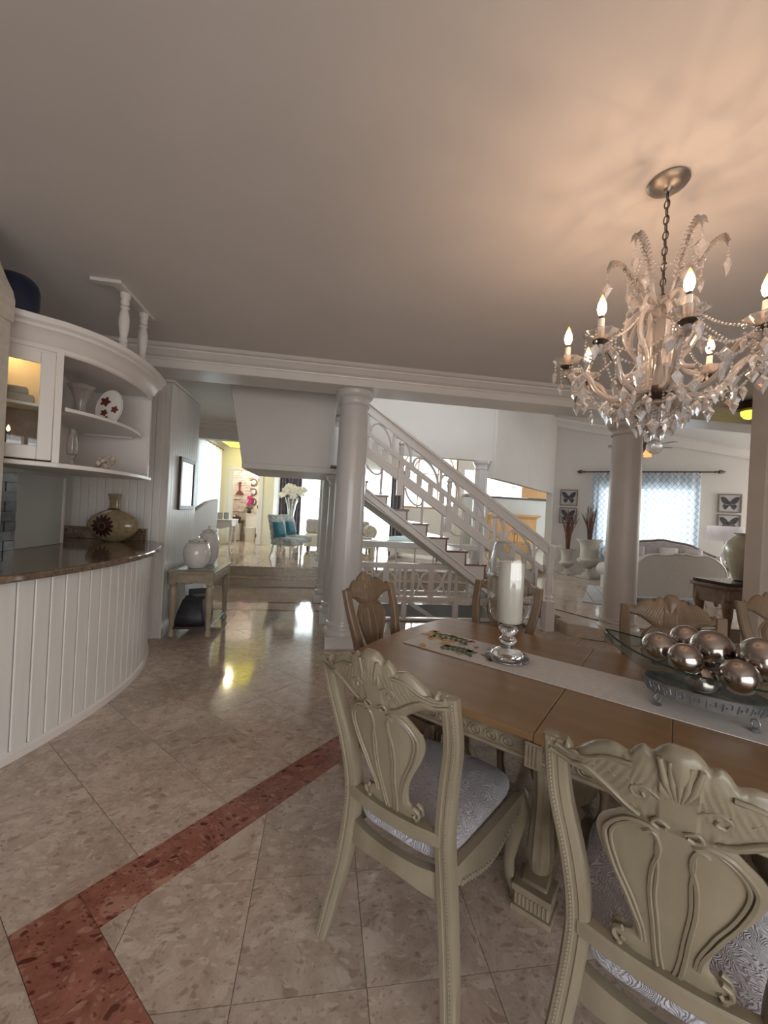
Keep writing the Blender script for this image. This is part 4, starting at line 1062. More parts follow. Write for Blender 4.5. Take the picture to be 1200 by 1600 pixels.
def jar(label, x, y, r, h):
    j = thing('ginger_jar', label, 'jar', (x, y, 0.747), 0, 'white jars on the console table')
    MB().lathe([(r * 0.55, 0), (r * 0.62, h * 0.02), (r * 0.9, h * 0.18), (r * 1.0, h * 0.4), (r * 0.98, h * 0.62), (r * 0.8, h * 0.78), (r * 0.5, h * 0.84), (r * 0.42, h * 0.85), (0, h * 0.85)], 32).build('body', 'white_ceramic', j)
    MB().lathe([(r * 0.46, h * 0.852), (r * 0.46, h * 0.875), (r * 0.35, h * 0.90), (r * 0.12, h * 0.92), (r * 0.10, h * 0.95), (r * 0.16, h * 0.975), (0, h)], 24).build('lid', 'white_ceramic', j)
    for k in range(4):
        a = k * PI / 2 + 0.4; MB().sphere((r * 0.58 * math.cos(a), r * 0.58 * math.sin(a), h * 0.855), r * 0.075, 8, 5).build('stud', 'silver', j)
jar('squat white crackle jar, nearer of two on the console table', -1.42, 4.87, 0.145, 0.36)
jar('taller white jar standing behind the squat jar on the console table', -1.39, 5.21, 0.125, 0.47)
bg_ = thing('black_bag', 'open black leather bag on the low shelf of the console table', 'bag', (-1.43, 4.90, 0.126))
rings = []
for z, w, d in ((0, 0.15, 0.17), (0.02, 0.16, 0.18), (0.12, 0.145, 0.165), (0.21, 0.12, 0.12), (0.26, 0.11, 0.09)):
    rings.append([(x, y, z) for x, y in rrect(-w, w, -d, d, 0.03, 3)])
MB().loft(rings).build('body', 'black', bg_, angle=50)
MB().tube(crv([(-0.07, -0.09, 0.255), (-0.05, -0.12, 0.31), (0.05, -0.12, 0.31), (0.07, -0.09, 0.255)], 5), 0.009, 6).build('handle', 'black', bg_)
bo = thing('black_binder', 'black binder with a grey label leaning behind the bag on the shelf', 'binder', (-1.41, 5.13, 0.126), math.radians(8))
MB().box(-0.13, 0.13, -0.025, 0.025, 0, 0.33).build('cover', 'black', bo, angle=0, bevel=0.006); MB().box(-0.09, 0.10, -0.029, -0.0255, 0.20, 0.27).build('label_strip', 'grey_paper', bo, angle=0)
bo.rotation_euler[1] = math.radians(-4)
pa = thing('folded_paper', 'folded white paper tucked beside the black binder', 'paper', (-1.47, 5.19, 0.126), math.radians(12))
MB().box(-0.10, 0.10, -0.006, 0.006, 0, 0.385).build('sheet', 'paper', pa, angle=0); MB().box(-0.10, 0.10, -0.014, -0.008, 0.20, 0.38).build('flap', 'paper', pa, angle=0)
pa.rotation_euler[1] = math.radians(-9)
# framed picture on the beadboard wall
pf = thing('framed_picture', 'dark framed picture hanging on the beadboard wall above the console', 'picture', (-1.68, 5.17, 1.71))
m = MB(); W_, H_ = 0.26, 0.31
m.box(0, 0.03, -W_, -W_ + 0.05, -H_, H_); m.box(0, 0.03, W_ - 0.05, W_, -H_, H_); m.box(0, 0.03, -W_ + 0.05, W_ - 0.05, -H_, -H_ + 0.05); m.box(0, 0.03, -W_ + 0.05, W_ - 0.05, H_ - 0.05, H_)
m.build('frame', 'black_wood', pf, angle=0, bevel=0.004)
MB().box(0.004, 0.012, -W_ + 0.05, W_ - 0.05, -H_ + 0.05, H_ - 0.05).build('print', 'art_paper', pf, angle=0)
MB().box(0.0125, 0.014, -0.08, 0.09, -0.16, 0.06).build('motif', 'art_dark', pf, angle=0)
MB().box(0.018, 0.020, -W_ + 0.05, W_ - 0.05, -H_ + 0.05, H_ - 0.05).build('glazing', 'pane', pf, angle=0)
# ================================================================== DINING CHAIRS
back_y = smooth_tab([(0.0, -0.055), (0.12, -0.03), (0.28, -0.006), (0.45, 0.0), (0.60, -0.012), (0.80, -0.055), (1.0, -0.118), (1.12, -0.152)])
post_x = smooth_tab([(0.0, 0.250), (0.12, 0.232), (0.28, 0.206), (0.45, 0.185), (0.56, 0.180), (0.70, 0.195), (0.86, 0.222), (1.0, 0.227), (1.05, 0.226)])
def BK(x, z, off=0.0):
    """point on the chair back: x across, z height, off towards the rear"""
    bow = -0.035 * (1 - min(1, (x / 0.23) ** 2)) * max(0.0, min(1.0, (z - 0.48) / 0.2))
    return (x, back_y(z) + bow - off, z)
crest_top = smooth_tab([(0.0, 1.098), (0.018, 1.097), (0.034, 1.083), (0.042, 1.072), (0.058, 1.078), (0.072, 1.066), (0.082, 1.052), (0.11, 1.058), (0.14, 1.046), (0.165, 1.024), (0.182, 1.004), (0.19, 1.012), (0.20, 1.022), (0.208, 1.008), (0.225, 1.014), (0.246, 1.012)])
crest_bot = smooth_tab([(0.0, 0.90), (0.06, 0.905), (0.095, 0.916), (0.13, 0.940), (0.165, 0.955), (0.20, 0.961), (0.246, 0.968)])
splat_w = smooth_tab([(0.480, 0.098), (0.50, 0.094), (0.53, 0.082), (0.55, 0.086), (0.575, 0.098), (0.59, 0.090), (0.603, 0.068), (0.63, 0.066), (0.68, 0.078), (0.73, 0.102), (0.78, 0.128), (0.82, 0.140), (0.85, 0.139), (0.875, 0.125), (0.895, 0.105), (0.915, 0.088), (0.94, 0.084)])

def make_chair(name, label, wood, group):
    t = thing(name, label, 'chair', (0, 0, 0), 0, group)
    # rear legs running up into the back posts
    for s in (-1, 1):
        rings = []
        for k in range(33):
            z = 1.012 * k / 32
            w = 0.0245 + 0.004 * math.sin(PI * min(1, z / 1.0)); d = 0.016 + 0.008 * math.sin(PI * min(1, z / 0.95)) + 0.004
            if z < 0.05: w, d = w * 0.92, d * 0.95
            cx, cy = s * post_x(z), back_y(z)
            ring = [(cx + w * x, cy + d * y, z) for x, y in ((-1, -0.55), (-0.8, -0.9), (-0.25, -1.0), (-0.15, -0.88), (0.15, -0.88), (0.25, -1.0), (0.8, -0.9), (1, -0.55), (1, 0.7), (0.7, 1), (-0.7, 1), (-1, 0.7))]
            rings.append(ring)
        lg = MB().loft(rings).build('rear_leg', wood, t, angle=32)
        bd = MB()
        z = 0.03
        while z < 1.0:
            cx, cy = s * (post_x(z) + 0.013), back_y(z) - (0.016 + 0.008 * math.sin(PI * min(1, z / 0.95)) + 0.004) * 0.98
            r = 0.0042
            bd.add([(cx - r, cy, z), (cx, cy - r, z), (cx + r, cy, z), (cx, cy, z + r), (cx, cy, z - r)], [(0, 1, 3), (1, 2, 3), (1, 0, 4), (2, 1, 4)])
            z += 0.0105
        x = 0.218
        stuff(bd.build('beading', wood, lg, angle=80))
    # crest rail: dense carved grid
    def leaf(x, z):
        ax = abs(x); zt, zb = crest_top(ax), crest_bot(ax); q = (z - zb) / max(1e-4, zt - zb)
        h = 0.0
        # acanthus leaf sweeping from the centre to the ear
        if ax > 0.03:
            c = 0.62 - 0.18 * (ax - 0.03) / 0.2; d = (q - c) / 0.30
            if abs(d) < 1: h += 0.0065 * (1 - d * d) * (0.80 + 0.20 * math.sin(ax * 420 + d * 9.0)) * min(1, (0.235 - ax) * 12)
            d = (q - 0.16) / 0.14
            if abs(d) < 1 and 0.05 < ax < 0.20: h += 0.004 * (1 - d * d) * (0.75 + 0.25 * math.sin(ax * 480 - d * 4))
        else:
            a = math.atan2(x, z - 0.985); rr = math.hypot(x, z - 0.985)
            if z > 0.985: h += 0.010 * min(1, rr / 0.05) * (0.55 + 0.45 * math.cos(a * 7))
            h += 0.004
        return h
    NX, NZ = 150, 24
    def cf(side):
        def f(u, v):
            x = -0.246 + 0.492 * u; ax = abs(x)
            zt, zb = crest_top(ax), crest_bot(ax); z = zb + (zt - zb) * v
            e = min(1.0, 4.5 * min(v, 1 - v)) ** 0.5
            th = 0.015 * e + 0.004
            lb = 0.014 * math.exp(-((zt - z) / 0.02) ** 2) * (0.5 + 0.5 * math.cos(ax * 150)) if ax < 0.09 else 0.0
            off = side * (th + (leaf(x, z) + lb * 0.5) * e)
            zz = z
            p = BK(x, zz, off); return p
        return f
    MB().solid(cf(1.0), cf(-1.0), NX, NZ).build('crest_rail', wood, t, angle=50)
    m = MB()
    for s in (-1, 1):   # scroll mouldings on the rear face of the crest
        m.tube([BK(s * x, z, 0.0235) for x, z in crv([(0.235, 0.985), (0.19, 0.978), (0.16, 0.985), (0.12, 0.965), (0.085, 0.94), (0.06, 0.928)], 6)], 0.0052, 6)
        m.tube([BK(s * x, z, 0.022) for x, z in crv([(0.03, 0.985), (0.055, 0.998), (0.075, 0.988), (0.07, 0.972), (0.055, 0.974), (0.058, 0.984)], 6)], 0.0045, 6)
        m.tube([BK(s * x, z, 0.022) for x, z in crv([(0.075, 1.035), (0.12, 1.028), (0.16, 1.005), (0.195, 0.998), (0.222, 1.002)], 6)], 0.005, 6)
        m.tube([BK(s * x, z, 0.021) for x, z in crv([(0.012, 0.925), (0.03, 0.935), (0.04, 0.922), (0.028, 0.914), (0.016, 0.918)], 6)], 0.004, 6)
        for k in range(5):
            m.tube([BK(s * x, z, 0.021) for x, z in crv([(0.035 + 0.034 * k, 0.985 + 0.004 * k), (0.05 + 0.034 * k, 1.006), (0.068 + 0.034 * k, 1.022 - 0.006 * k)], 4)], [0.005 - 0.0006 * q for q in range(9)][:9], 5)
    for k in range(-2, 3):
        m.tube([BK(0.004 * k, 0.99, 0.02), BK(0.011 * k, 1.03, 0.026), BK(0.016 * k, 1.072, 0.022)], [0.004, 0.008, 0.005], 6)
    m.build('crest_carving', wood, t, angle=60)
    # splat
    def sf(side):
        def f(u, v):
            z = 0.478 + 0.462 * v; w = splat_w(z); x = -w + 2 * w * u
            e = min(1.0, 5 * min(u, 1 - u)) ** 0.5
            vol = 0.006 * math.exp(-((z - 0.575) / 0.02) ** 2) * (abs(2 * u - 1) ** 3)
            return BK(x, z, side * (0.008 * e + 0.003 + vol))
        return f
    MB().solid(sf(1.0), sf(-1.0), 18, 48).build('splat', wood, t, angle=50)
    m = MB()
    for off in (0.0115, -0.0115):
        for s in (-1, 1):
            for d, r in ((0.0, 0.0052), (0.011, 0.004)):
                L_ = [(0.028, 0.895), (0.05, 0.905), (0.085, 0.895 - d), (0.118 - d, 0.855), (0.122 - d, 0.82), (0.105 - d, 0.76), (0.078 - d, 0.70), (0.056 - d * 0.7, 0.64), (0.05 - d * 0.6, 0.60)]
                m.tube([BK(s * x, z, off) for x, z in crv(L_, 5)], r, 5)
                C_ = [(0.052, 0.885), (0.040, 0.893), (0.030, 0.88), (0.026 + d * 0.4, 0.85), (0.036, 0.80), (0.038, 0.74), (0.031, 0.67), (0.026, 0.60), (0.018, 0.545 + d * 0.6), (0.0, 0.53 + d)]
                C_ = [(x - d * 0.8 if i > 3 and x > 0 else x, z) for i, (x, z) in enumerate(C_)]
                m.tube([BK(s * x, z, off) for x, z in crv(C_, 5)], r, 5)
            m.tube([BK(s * x, z, off) for x, z in crv([(0.085, 0.598), (0.10, 0.588), (0.102, 0.57), (0.09, 0.562), (0.083, 0.572)], 5)], 0.006, 6)
            m.tube([BK(s * x, z, off) for x, z in crv([(0.094, 0.56), (0.086, 0.54), (0.088, 0.515), (0.10, 0.495)], 4)], [0.008, 0.007, 0.006, 0.005] * 3 + [0.005], 6)
    m.build('splat_moulding', wood, t, angle=60)
    # lower back rail
    def rail(z0, z1, off, th, nm, bow=0.0):
        m = MB(); rings = []
        for k in range(15):
            x = -0.178 + 0.356 * k / 14
            y = back_y((z0 + z1) / 2) - bow * (1 - (x / 0.178) ** 2) + off
            rings.append([(x, y - th, z0 + 0.004), (x, y - th * 0.8, z0), (x, y + th, z0), (x, y + th, z1), (x, y - th * 0.7, z1), (x, y - th, z1 - 0.006)])
        m.loft(rings).build(nm, wood, t, angle=35)
    rail(0.512, 0.552, -0.012, 0.016, 'lower_rail', 0.022)
    # seat frame (one carved frame) : rear rail bows back, sides and front with shaped lower edge
    m = MB()
    def strip(path, lowfn, ztop, th):
        rings = []
        for i, p in enumerate(path):
            q = path[min(i + 1, len(path) - 1)] - path[max(i - 1, 0)]; q.normalize(); nrm = Vector((q.y, -q.x)) * th
            zl = lowfn(i / (len(path) - 1))
            rings.append([(p.x - nrm.x, p.y - nrm.y, zl), (p.x + nrm.x, p.y + nrm.y, zl), (p.x + nrm.x * 1.1, p.y + nrm.y * 1.1, zl + 0.012), (p.x + nrm.x, p.y + nrm.y, zl + 0.02), (p.x + nrm.x, p.y + nrm.y, ztop), (p.x - nrm.x, p.y - nrm.y, ztop)])
        m.loft(rings)
    shp = lambda t: 0.345 + 0.028 * math.cos(2 * PI * t) * 1.0
    strip(crv([(-0.178, 0.005), (-0.10, -0.018), (0, -0.026), (0.10, -0.018), (0.178, 0.005)], 6), lambda t: 0.355 - 0.012 * math.cos(2 * PI * t), 0.425, 0.014)
    strip(crv([(0.190, 0.01), (0.222, 0.26), (0.245, 0.505)], 8), shp, 0.435, 0.014)
    strip(crv([(0.245, 0.505), (0.12, 0.545), (0, 0.557), (-0.12, 0.545), (-0.245, 0.505)], 6), shp, 0.435, 0.014)
    strip(crv([(-0.245, 0.505), (-0.222, 0.26), (-0.190, 0.01)], 8), shp, 0.435, 0.014)
    m.build('seat_frame', wood, t, angle=40)
    # gadrooned lower edge
    m = MB()
    for s in (-1, 1):
        for k in range(22):
            q = k / 21; y = 0.06 + 0.40 * q; x = s * (0.19 + 0.055 * (y / 0.505) + 0.017)
            z = shp(y / 0.505) + 0.008
            m.tube([(x, y, z - 0.008), (x + s * 0.004, y + 0.006, z + 0.008)], 0.0042, 5)
    stuff(m.build('gadrooning', wood, t, angle=60))
    # front cabriole legs
    for s in (-1, 1):
        rings = []
        for z, ox, oy, r in ((0.0, 0.02, 0.03, 0.021), (0.02, 0.024, 0.034, 0.026), (0.045, 0.014, 0.024, 0.022), (0.09, 0.0, 0.006, 0.018), (0.16, -0.004, 0.0, 0.021), (0.24, 0.006, 0.010, 0.029), (0.31, 0.017, 0.022, 0.037), (0.36, 0.018, 0.022, 0.040), (0.40, 0.008, 0.012, 0.036), (0.432, 0.0, 0.004, 0.033)):
            rings.append([(s * 0.222 + s * ox + r * sx * 0.95, 0.50 + oy + r * sy * 0.95, z) for sx, sy in ((-1, -0.5), (-0.5, -1), (0.5, -1), (1, -0.5), (1, 0.5), (0.5, 1), (-0.5, 1), (-1, 0.5))])
        lg = MB().loft(rings).build('front_leg', wood, t, angle=60)
        mm = MB()
        mm.tube([(s * (0.222 + 0.02) + x, 0.50 + 0.064 + y, z) for x, y, z in crv([(-0.018, -0.005, 0.40), (0, 0.0, 0.415), (0.018, -0.005, 0.40), (0.014, -0.002, 0.37), (0, 0.0, 0.33), (-0.014, -0.002, 0.37)], 4, True)], 0.005, 5, closed=True)
        mm.build('knee_carving', wood, lg, angle=60)
    # upholstered seat
    def seat_pt(u, v, top):
        a = 2 * PI * u
        ex = 0.36
        cxs = (abs(math.cos(a)) ** ex) * (1 if math.cos(a) >= 0 else -1); sys_ = (abs(math.sin(a)) ** ex) * (1 if math.sin(a) >= 0 else -1)
        y = 0.262 + 0.268 * sys_; wx = 0.180 + 0.052 * (y / 0.53)
        return (cxs * wx, y)
    rings = []
    for sc, z in ((0.93, 0.436), (0.985, 0.442), (1.0, 0.455), (0.995, 0.468), (0.96, 0.480), (0.88, 0.490), (0.70, 0.499), (0.45, 0.505), (0.2, 0.507)):
        ring = []
        for k in range(40):
            x, y = seat_pt(k / 40, 0, 0); ring.append((x * sc, 0.262 + (y - 0.262) * sc, z))
        rings.append(ring)
    MB().loft(rings).build('seat', 'seat_fabric', t, angle=60)
    return t

CH = 'carved dining chairs around the table'
ch0 = make_chair('dining_chair', 'pale carved dining chair seen from behind, left of the two in front', 'chair_wood', CH)
p = UV(-0.705, 1.108); ch0.location = p; ch0.rotation_euler = (0, 0, math.radians(-45))
ch1 = copy_tree(ch0); p = UV(0.02, 1.108); ch1.location = p
ch1['label'] = 'pale carved dining chair in the lower right corner, its back cropped by the picture edge'
warm = make_chair('dining_chair', 'carved dining chair at the near left end of the table, before the big column', 'chair_lamp_tint', CH)
p = UV(-1.57 - 0.16, 2.08) + Vector((0, 0, 0)); p = UV(-1.49, 2.06); warm.location = p; warm.rotation_euler = (0, 0, math.radians(-135))
for u, v, rz, lab in ((-1.005, 2.83, 135, 'carved dining chair on the far side, half hidden behind the glass candle holder'),
                      (-0.02, 2.765, 135, 'carved dining chair on the far side, its crest showing above the bowl of spheres'),
                      (0.60, 3.46, 160, 'carved dining chair standing apart by the tan wall end'),
                      (1.05, 2.74, 135, 'carved dining chair on the far side beyond the right edge of the picture'),
                      ):
    c = copy_tree(warm); c.location = UV(u, v); c.rotation_euler = (0, 0, math.radians(rz)); c['label'] = lab
    if u == 0.60: c.scale = (1.03, 1.03, 1.03)
    if u == 1.05:
        for q in list(c.children_recursive) + [c]: bpy.data.objects.remove(q)

# ================================================================== DINING TABLE
tb = thing('dining_table', 'long honey brown dining table with leaf joints and a carved edge', 'table', tuple(UV(TC[0], TC[1])), math.radians(-45))
HL, HWd, TZ = 1.38, 0.61, 0.76
def end_outline(s):
    """outline of one end section: gently bowed end, cut corners; s=-1 left"""
    pts = crv([(s * 1.30, -HWd), (s * (HL - 0.03), -HWd + 0.10), (s * HL, -0.25), (s * (HL + 0.012), 0), (s * HL, 0.25), (s * (HL - 0.03), HWd - 0.10), (s * 1.30, HWd)], 5)
    return [tuple(p) for p in pts]
J = [-0.385, 0.0, 0.385]
eo = end_outline(-1)
MB().prism(eo + [(J[0] - 0.0012, HWd), (J[0] - 0.0012, -HWd)], TZ - 0.028, TZ).build('tabletop_end', 'table_top', tb, angle=0, bevel=0.005)
eo2 = end_outline(1)
MB().prism(eo2 + [(J[2] + 0.0012, HWd), (J[2] + 0.0012, -HWd)], TZ - 0.028, TZ).build('tabletop_end', 'table_top', tb, angle=0, bevel=0.005)
for a, b in ((J[0], J[1]), (J[1], J[2])):
    MB().prism(rrect(a + 0.0012, b - 0.0012, -HWd, HWd, 0.001, 1), TZ - 0.028, TZ).build('tabletop_leaf', 'table_top', tb, angle=0, bevel=0.003)
# carved apron all round, in sections
def apron(pts, name):
    path = [Vector(p) for p in pts]; rings = []
    for i, p in enumerate(path):
        q = (path[min(i + 1, len(path) - 1)] - path[max(i - 1, 0)]).normalized(); nn = Vector((q.y, -q.x))
        sec = [(-0.03, 0.732), (-0.004, 0.732), (-0.001, 0.722), (-0.006, 0.716), (-0.012, 0.712), (-0.014, 0.664), (-0.006, 0.660), (-0.004, 0.652), (-0.010, 0.645), (-0.03, 0.645)]
        rings.append([(p.x + nn.x * d, p.y + nn.y * d, z) for d, z in sec])
    o = MB().loft(rings).build(name, 'table_edge', tb, angle=30)
    m = MB(); acc = 0.0; step = 0.062
    L_ = sum((b - a).length for a, b in zip(path, path[1:])); n_ = int(L_ / step)
    for k in range(n_):
        d = (k + 0.5) * L_ / n_; acc = 0
        for a, b in zip(path, path[1:]):
            l = (b - a).length
            if acc + l >= d: break
            acc += l
        t = (b - a).normalized(); c = a + t * (d - acc); nn = Vector((t.y, -t.x)) * -0.0105
        for rr, th in ((0.021, 0.0035), (0.010, 0.004)):
            m.tube([(c.x + nn.x + t.x * rr * 1.2 * math.cos(q), c.y + nn.y + t.y * rr * 1.2 * math.cos(q), 0.687 + rr * math.sin(q)) for q in [2 * PI * i / 10 for i in range(10)]], th, 4, closed=True)
    stuff(m.build('carved_frieze', 'table_edge', o, angle=60))
for sy in (-1, 1):
    for a, b in ((-1.28, J[0] - 0.002), (J[0] + 0.002, J[1] - 0.002), (J[1] + 0.002, J[2] - 0.002), (J[2] + 0.002, 1.28)):
        pts = [(a, sy * (HWd - 0.02)), (b, sy * (HWd - 0.02))]
        apron(pts if sy < 0 else pts[::-1], 'apron')
    for a in J:
        m = MB(); m.box(a - 0.028, a + 0.028, sy * (HWd - 0.012) - 0.012, sy * (HWd - 0.012) + 0.012, 0.64, 0.728)
        for k in range(4): m.box(a - 0.024 + k * 0.0125, a - 0.016 + k * 0.0125, sy * (HWd + 0.0) - 0.005, sy * (HWd + 0.0) + 0.005, 0.65, 0.72)
        m.build('joint_block', 'table_edge', tb, angle=0, bevel=0.002)
eo_in = crv([(-1.28, HWd - 0.02), (-1.345, HWd - 0.12), (-1.362, 0.25), (-1.372, 0), (-1.362, -0.25), (-1.345, -HWd + 0.12), (-1.28, -HWd + 0.02)], 5)
apron([tuple(p) for p in eo_in], 'apron'); apron([(-p.x, -p.y) for p in eo_in], 'apron')
# two pedestals
for s in (-1, 1):
    cx = s * 0.40
    m = MB(); m.lathe([(0.10, 0.12), (0.11, 0.14), (0.085, 0.17), (0.075, 0.20), (0.10, 0.23), (0.135, 0.27), (0.15, 0.33), (0.148, 0.40), (0.12, 0.44), (0.09, 0.455), (0.105, 0.47), (0.10, 0.49), (0.085, 0.51), (0.11, 0.56), (0.13, 0.61), (0.14, 0.645)], 28, (cx, 0, 0), ripple=lambda a, z: 0.035 * math.cos(16 * a) if 0.26 < z < 0.43 else 0.0)
    m.build('pedestal', 'table_dark', tb)
    m = MB()
    for sy in (-1, 1):
        m.prism([(0.06, 0.12), (0.40, 0.05), (0.44, 0.05), (0.44, 0.11), (0.30, 0.15), (0.12, 0.26), (0.06, 0.28)], cx - 0.05, cx + 0.05, lambda y, z, x, s_=sy: (x, s_ * y, z))
    m.box(cx - 0.09, cx + 0.09, -0.10, 0.10, 0.05, 0.13)
    m.build('pedestal_foot', 'table_dark', tb, angle=30, bevel=0.008)
    for sy in (-1, 1):
        y = sy * 0.41; m = MB()
        m.box(cx - 0.075, cx + 0.075, y - 0.065, y + 0.065, 0.0, 0.022); m.box(cx - 0.066, cx + 0.066, y - 0.056, y + 0.056, 0.022, 0.075); m.box(cx - 0.073, cx + 0.073, y - 0.062, y + 0.062, 0.075, 0.10)
        for k in range(9): m.box(cx - 0.062 + k * 0.0145, cx - 0.054 + k * 0.0145, y - 0.061, y + 0.061, 0.026, 0.071)
        m.build('foot_block', 'table_edge', tb, angle=0, bevel=0.004)
        m = MB(); m.lathe([(0.03, 0.10), (0.045, 0.13), (0.05, 0.18), (0.042, 0.30), (0.035, 0.42), (0.045, 0.52), (0.05, 0.58), (0.05, 0.645)], 20, (cx, sy * 0.36, 0), ripple=lambda a, z: 0.07 * math.cos(10 * a) if 0.15 < z < 0.55 else 0)
        m.build('fluted_support', 'table_edge', tb)
m = MB(); m.box(-0.40, 0.40, -0.05, 0.05, 0.06, 0.11); m.build('stretcher', 'table_dark', tb, angle=0, bevel=0.006)

# ------------------------------------------------------------------ runner with printed leaves
rn = thing('table_runner', 'ivory table runner with printed autumn leaves lying along the table', 'runner', tuple(UV(TC[0], 2.095, 0.7605)), math.radians(-45))
def rf(dz):
    return lambda u, v: (-1.25 + 2.5 * u, -0.17 + 0.34 * v, dz + 0.0012 * math.sin(u * 40) * math.sin(v * 3) + 0.0012)
MB().solid(rf(0.003), rf(0.0), 60, 4).build('cloth', 'linen', rn, angle=60)
def motif(m, x, y, L_, W_, a, z=0.0068):
    n = 8; pts = []
    for i in range(n + 1):
        t = i / n; w = W_ * math.sin(PI * t) ** 0.8
        pts.append((t * L_, w))
    lo = [(x + r * math.cos(a) - w * math.sin(a), y + r * math.sin(a) + w * math.cos(a), z) for r, w in pts]
    hi = [(x + r * math.cos(a) + w * math.sin(a), y + r * math.sin(a) - w * math.cos(a), z) for r, w in pts]
    k = len(lo); m.add(lo + hi, [(i, k + i, k + i + 1, i + 1) for i in range(k - 1)])
g = MB(); orr = MB(); ro = MB(); rs = random.Random(3)
for sgn in (-1, 1):
    for (sx, sy, ln, a) in ((-1.19, 0.085, 0.20, 0.0), (-1.05, -0.075, 0.16, 0.0)):
        for k in range(7):
            t = k / 6; x, y = (sx + ln * t) * (1 if sgn < 0 else -1), sy + 0.02 * math.sin(t * 3)
            for s in (-1, 1): motif(g, x, y, 0.058, 0.013, (a + s * 1.0 if sgn < 0 else PI - a - s * 1.0))
    xs = lambda x: x if sgn < 0 else -x
    for k in range(11): motif(orr, xs(-1.22 + rs.random() * 0.22), -0.12 + rs.random() * 0.25, 0.07, 0.02, rs.random() * 6)
    for k in range(20): motif(ro, xs(-1.02 + rs.random() * 0.36), -0.12 + rs.random() * 0.25, 0.045, 0.015, rs.random() * 6)
for mb, mt in ((g, 'print_green'), (orr, 'print_orange'), (ro, 'print_rose')):
    o = mb.build('leaf_print', mt, rn, angle=0, fix=False); stuff(o)

# ------------------------------------------------------------------ hurricane candle holder
hc = thing('hurricane_candle_holder', 'clear glass hurricane candle holder on a turned glass foot', 'candle holder', tuple(UV(-0.70, 2.10, 0.7685)))
MB().lathe([(0.0, 0.0), (0.108, 0.0), (0.112, 0.006), (0.108, 0.016), (0.085, 0.022), (0.078, 0.034), (0.060, 0.045), (0.036, 0.056), (0.030, 0.075), (0.044, 0.088), (0.046, 0.098), (0.034, 0.110), (0.030, 0.125), (0.046, 0.138), (0.050, 0.152), (0.044, 0.166), (0.030, 0.172), (0.05, 0.180), (0.0, 0.182)], 40).build('foot', 'solid_glass', hc)
outer = [(0.045, 0.184), (0.075, 0.195), (0.098, 0.23), (0.115, 0.30), (0.121, 0.37), (0.119, 0.44), (0.110, 0.51), (0.096, 0.585), (0.088, 0.605), (0.086, 0.605), (0.094, 0.583), (0.108, 0.51), (0.1165, 0.44), (0.1185, 0.37), (0.1125, 0.30), (0.0955, 0.232), (0.072, 0.200), (0.0, 0.190)]
MB().lathe(outer, 48).build('shade', 'glass', hc)
MB().tube([(0.087 * math.cos(a), 0.087 * math.sin(a), 0.605) for a in [2 * PI * k / 40 for k in range(40)]], 0.0022, 6, closed=True).build('rim', 'solid_glass', hc)
cd = thing('pillar_candle', 'thick ivory pillar candle inside the glass hurricane', 'candle', tuple(UV(-0.70, 2.10, 0.7685 + 0.1915)))
MB().lathe([(0.062, 0), (0.065, 0.004), (0.0655, 0.30), (0.063, 0.312), (0.055, 0.314), (0.045, 0.304), (0.0, 0.300)], 36).build('wax', 'candle_wax', cd)
MB().tube([(0, 0, 0.299), (0.001, 0, 0.312), (0.004, 0, 0.320)], 0.0016, 6).build('wick', 'black', cd)

# ------------------------------------------------------------------ bowl stand, bowl, spheres
bs = thing('bowl_stand', 'antique silver oval bowl stand with a key pattern band on scroll feet', 'stand', tuple(UV(0.105, 2.09, 0.7655)), math.radians(-45))
SA, SB = 0.185, 0.10
def ell(a, k=1.0): return (SA * k * math.cos(a), SB * k * math.sin(a))
N_ = 48
rings = []
for i in range(N_):
    a = 2 * PI * i / N_; x, y = ell(a); x2, y2 = ell(a, 1.12)
    rings.append([(x, y, 0.045), (x * 1.03, y * 1.03, 0.043), (x2, y2, 0.088), (x2 * 1.015, y2 * 1.015, 0.096), (x2 * 0.97, y2 * 0.97, 0.098), (x * 0.95, y * 0.95, 0.052)])
rings.append(rings[0]); MB().loft(rings, caps=False).build('band', 'silver', bs, angle=40)
m = MB()
for i in range(26):      # greek key relief
    a = 2 * PI * i / 26; w = 0.085
    def kp(t, z): x, y = ell(a + w * t, 1.03 + 0.09 * (z - 0.045) / 0.043 + 0.012); return (x, y, z)
    m.tube([kp(-1, 0.052), kp(-1, 0.084), kp(0.6, 0.084), kp(0.6, 0.063), kp(-0.3, 0.063), kp(-0.3, 0.072)], 0.0028, 4)
m.build('key_pattern', 'silver', bs, angle=60)
for sx in (-1, 1):
    for sy in (-1, 1):
        x, y = sx * 0.15, sy * 0.07
        m = MB(); m.lathe([(0.016, 0), (0.018, 0.004), (0.010, 0.009), (0.006, 0.012)], 12, (x, y, 0)); 
        m.tube([(x + 0.013 * math.cos(a) * sx * 0.8, y + 0.010 * math.cos(a) * sy, 0.028 + 0.017 * math.sin(a)) for a in [2 * PI * k / 14 for k in range(14)]], 0.0035, 6, closed=True)
        m.build('scroll_foot', 'silver', bs)
bw = thing('glass_bowl', 'smoked glass boat shaped bowl with pointed ends', 'bowl', tuple(UV(0.17, 2.09, 0.0)), math.radians(-45))
BL, BW_ = 0.42, 0.20
def bowl(u, v, off):
    # u along, v across (-1..1)
    s = 2 * u - 1; x = BL * s
    w = BW_ * (1 - abs(s) ** 2.2) ** 0.75 + 0.004
    keel = 0.822 + 0.16 * abs(s) ** 2.4
    rim = 0.955 + 0.062 * abs(s) ** 2.6
    q = 2 * v - 1
    y = w * q; z = keel + (rim - keel) * abs(q) ** 1.7
    return (x, y * (1 - off * 3), z + off * (1.0 if abs(q) < 0.95 else 0.2))
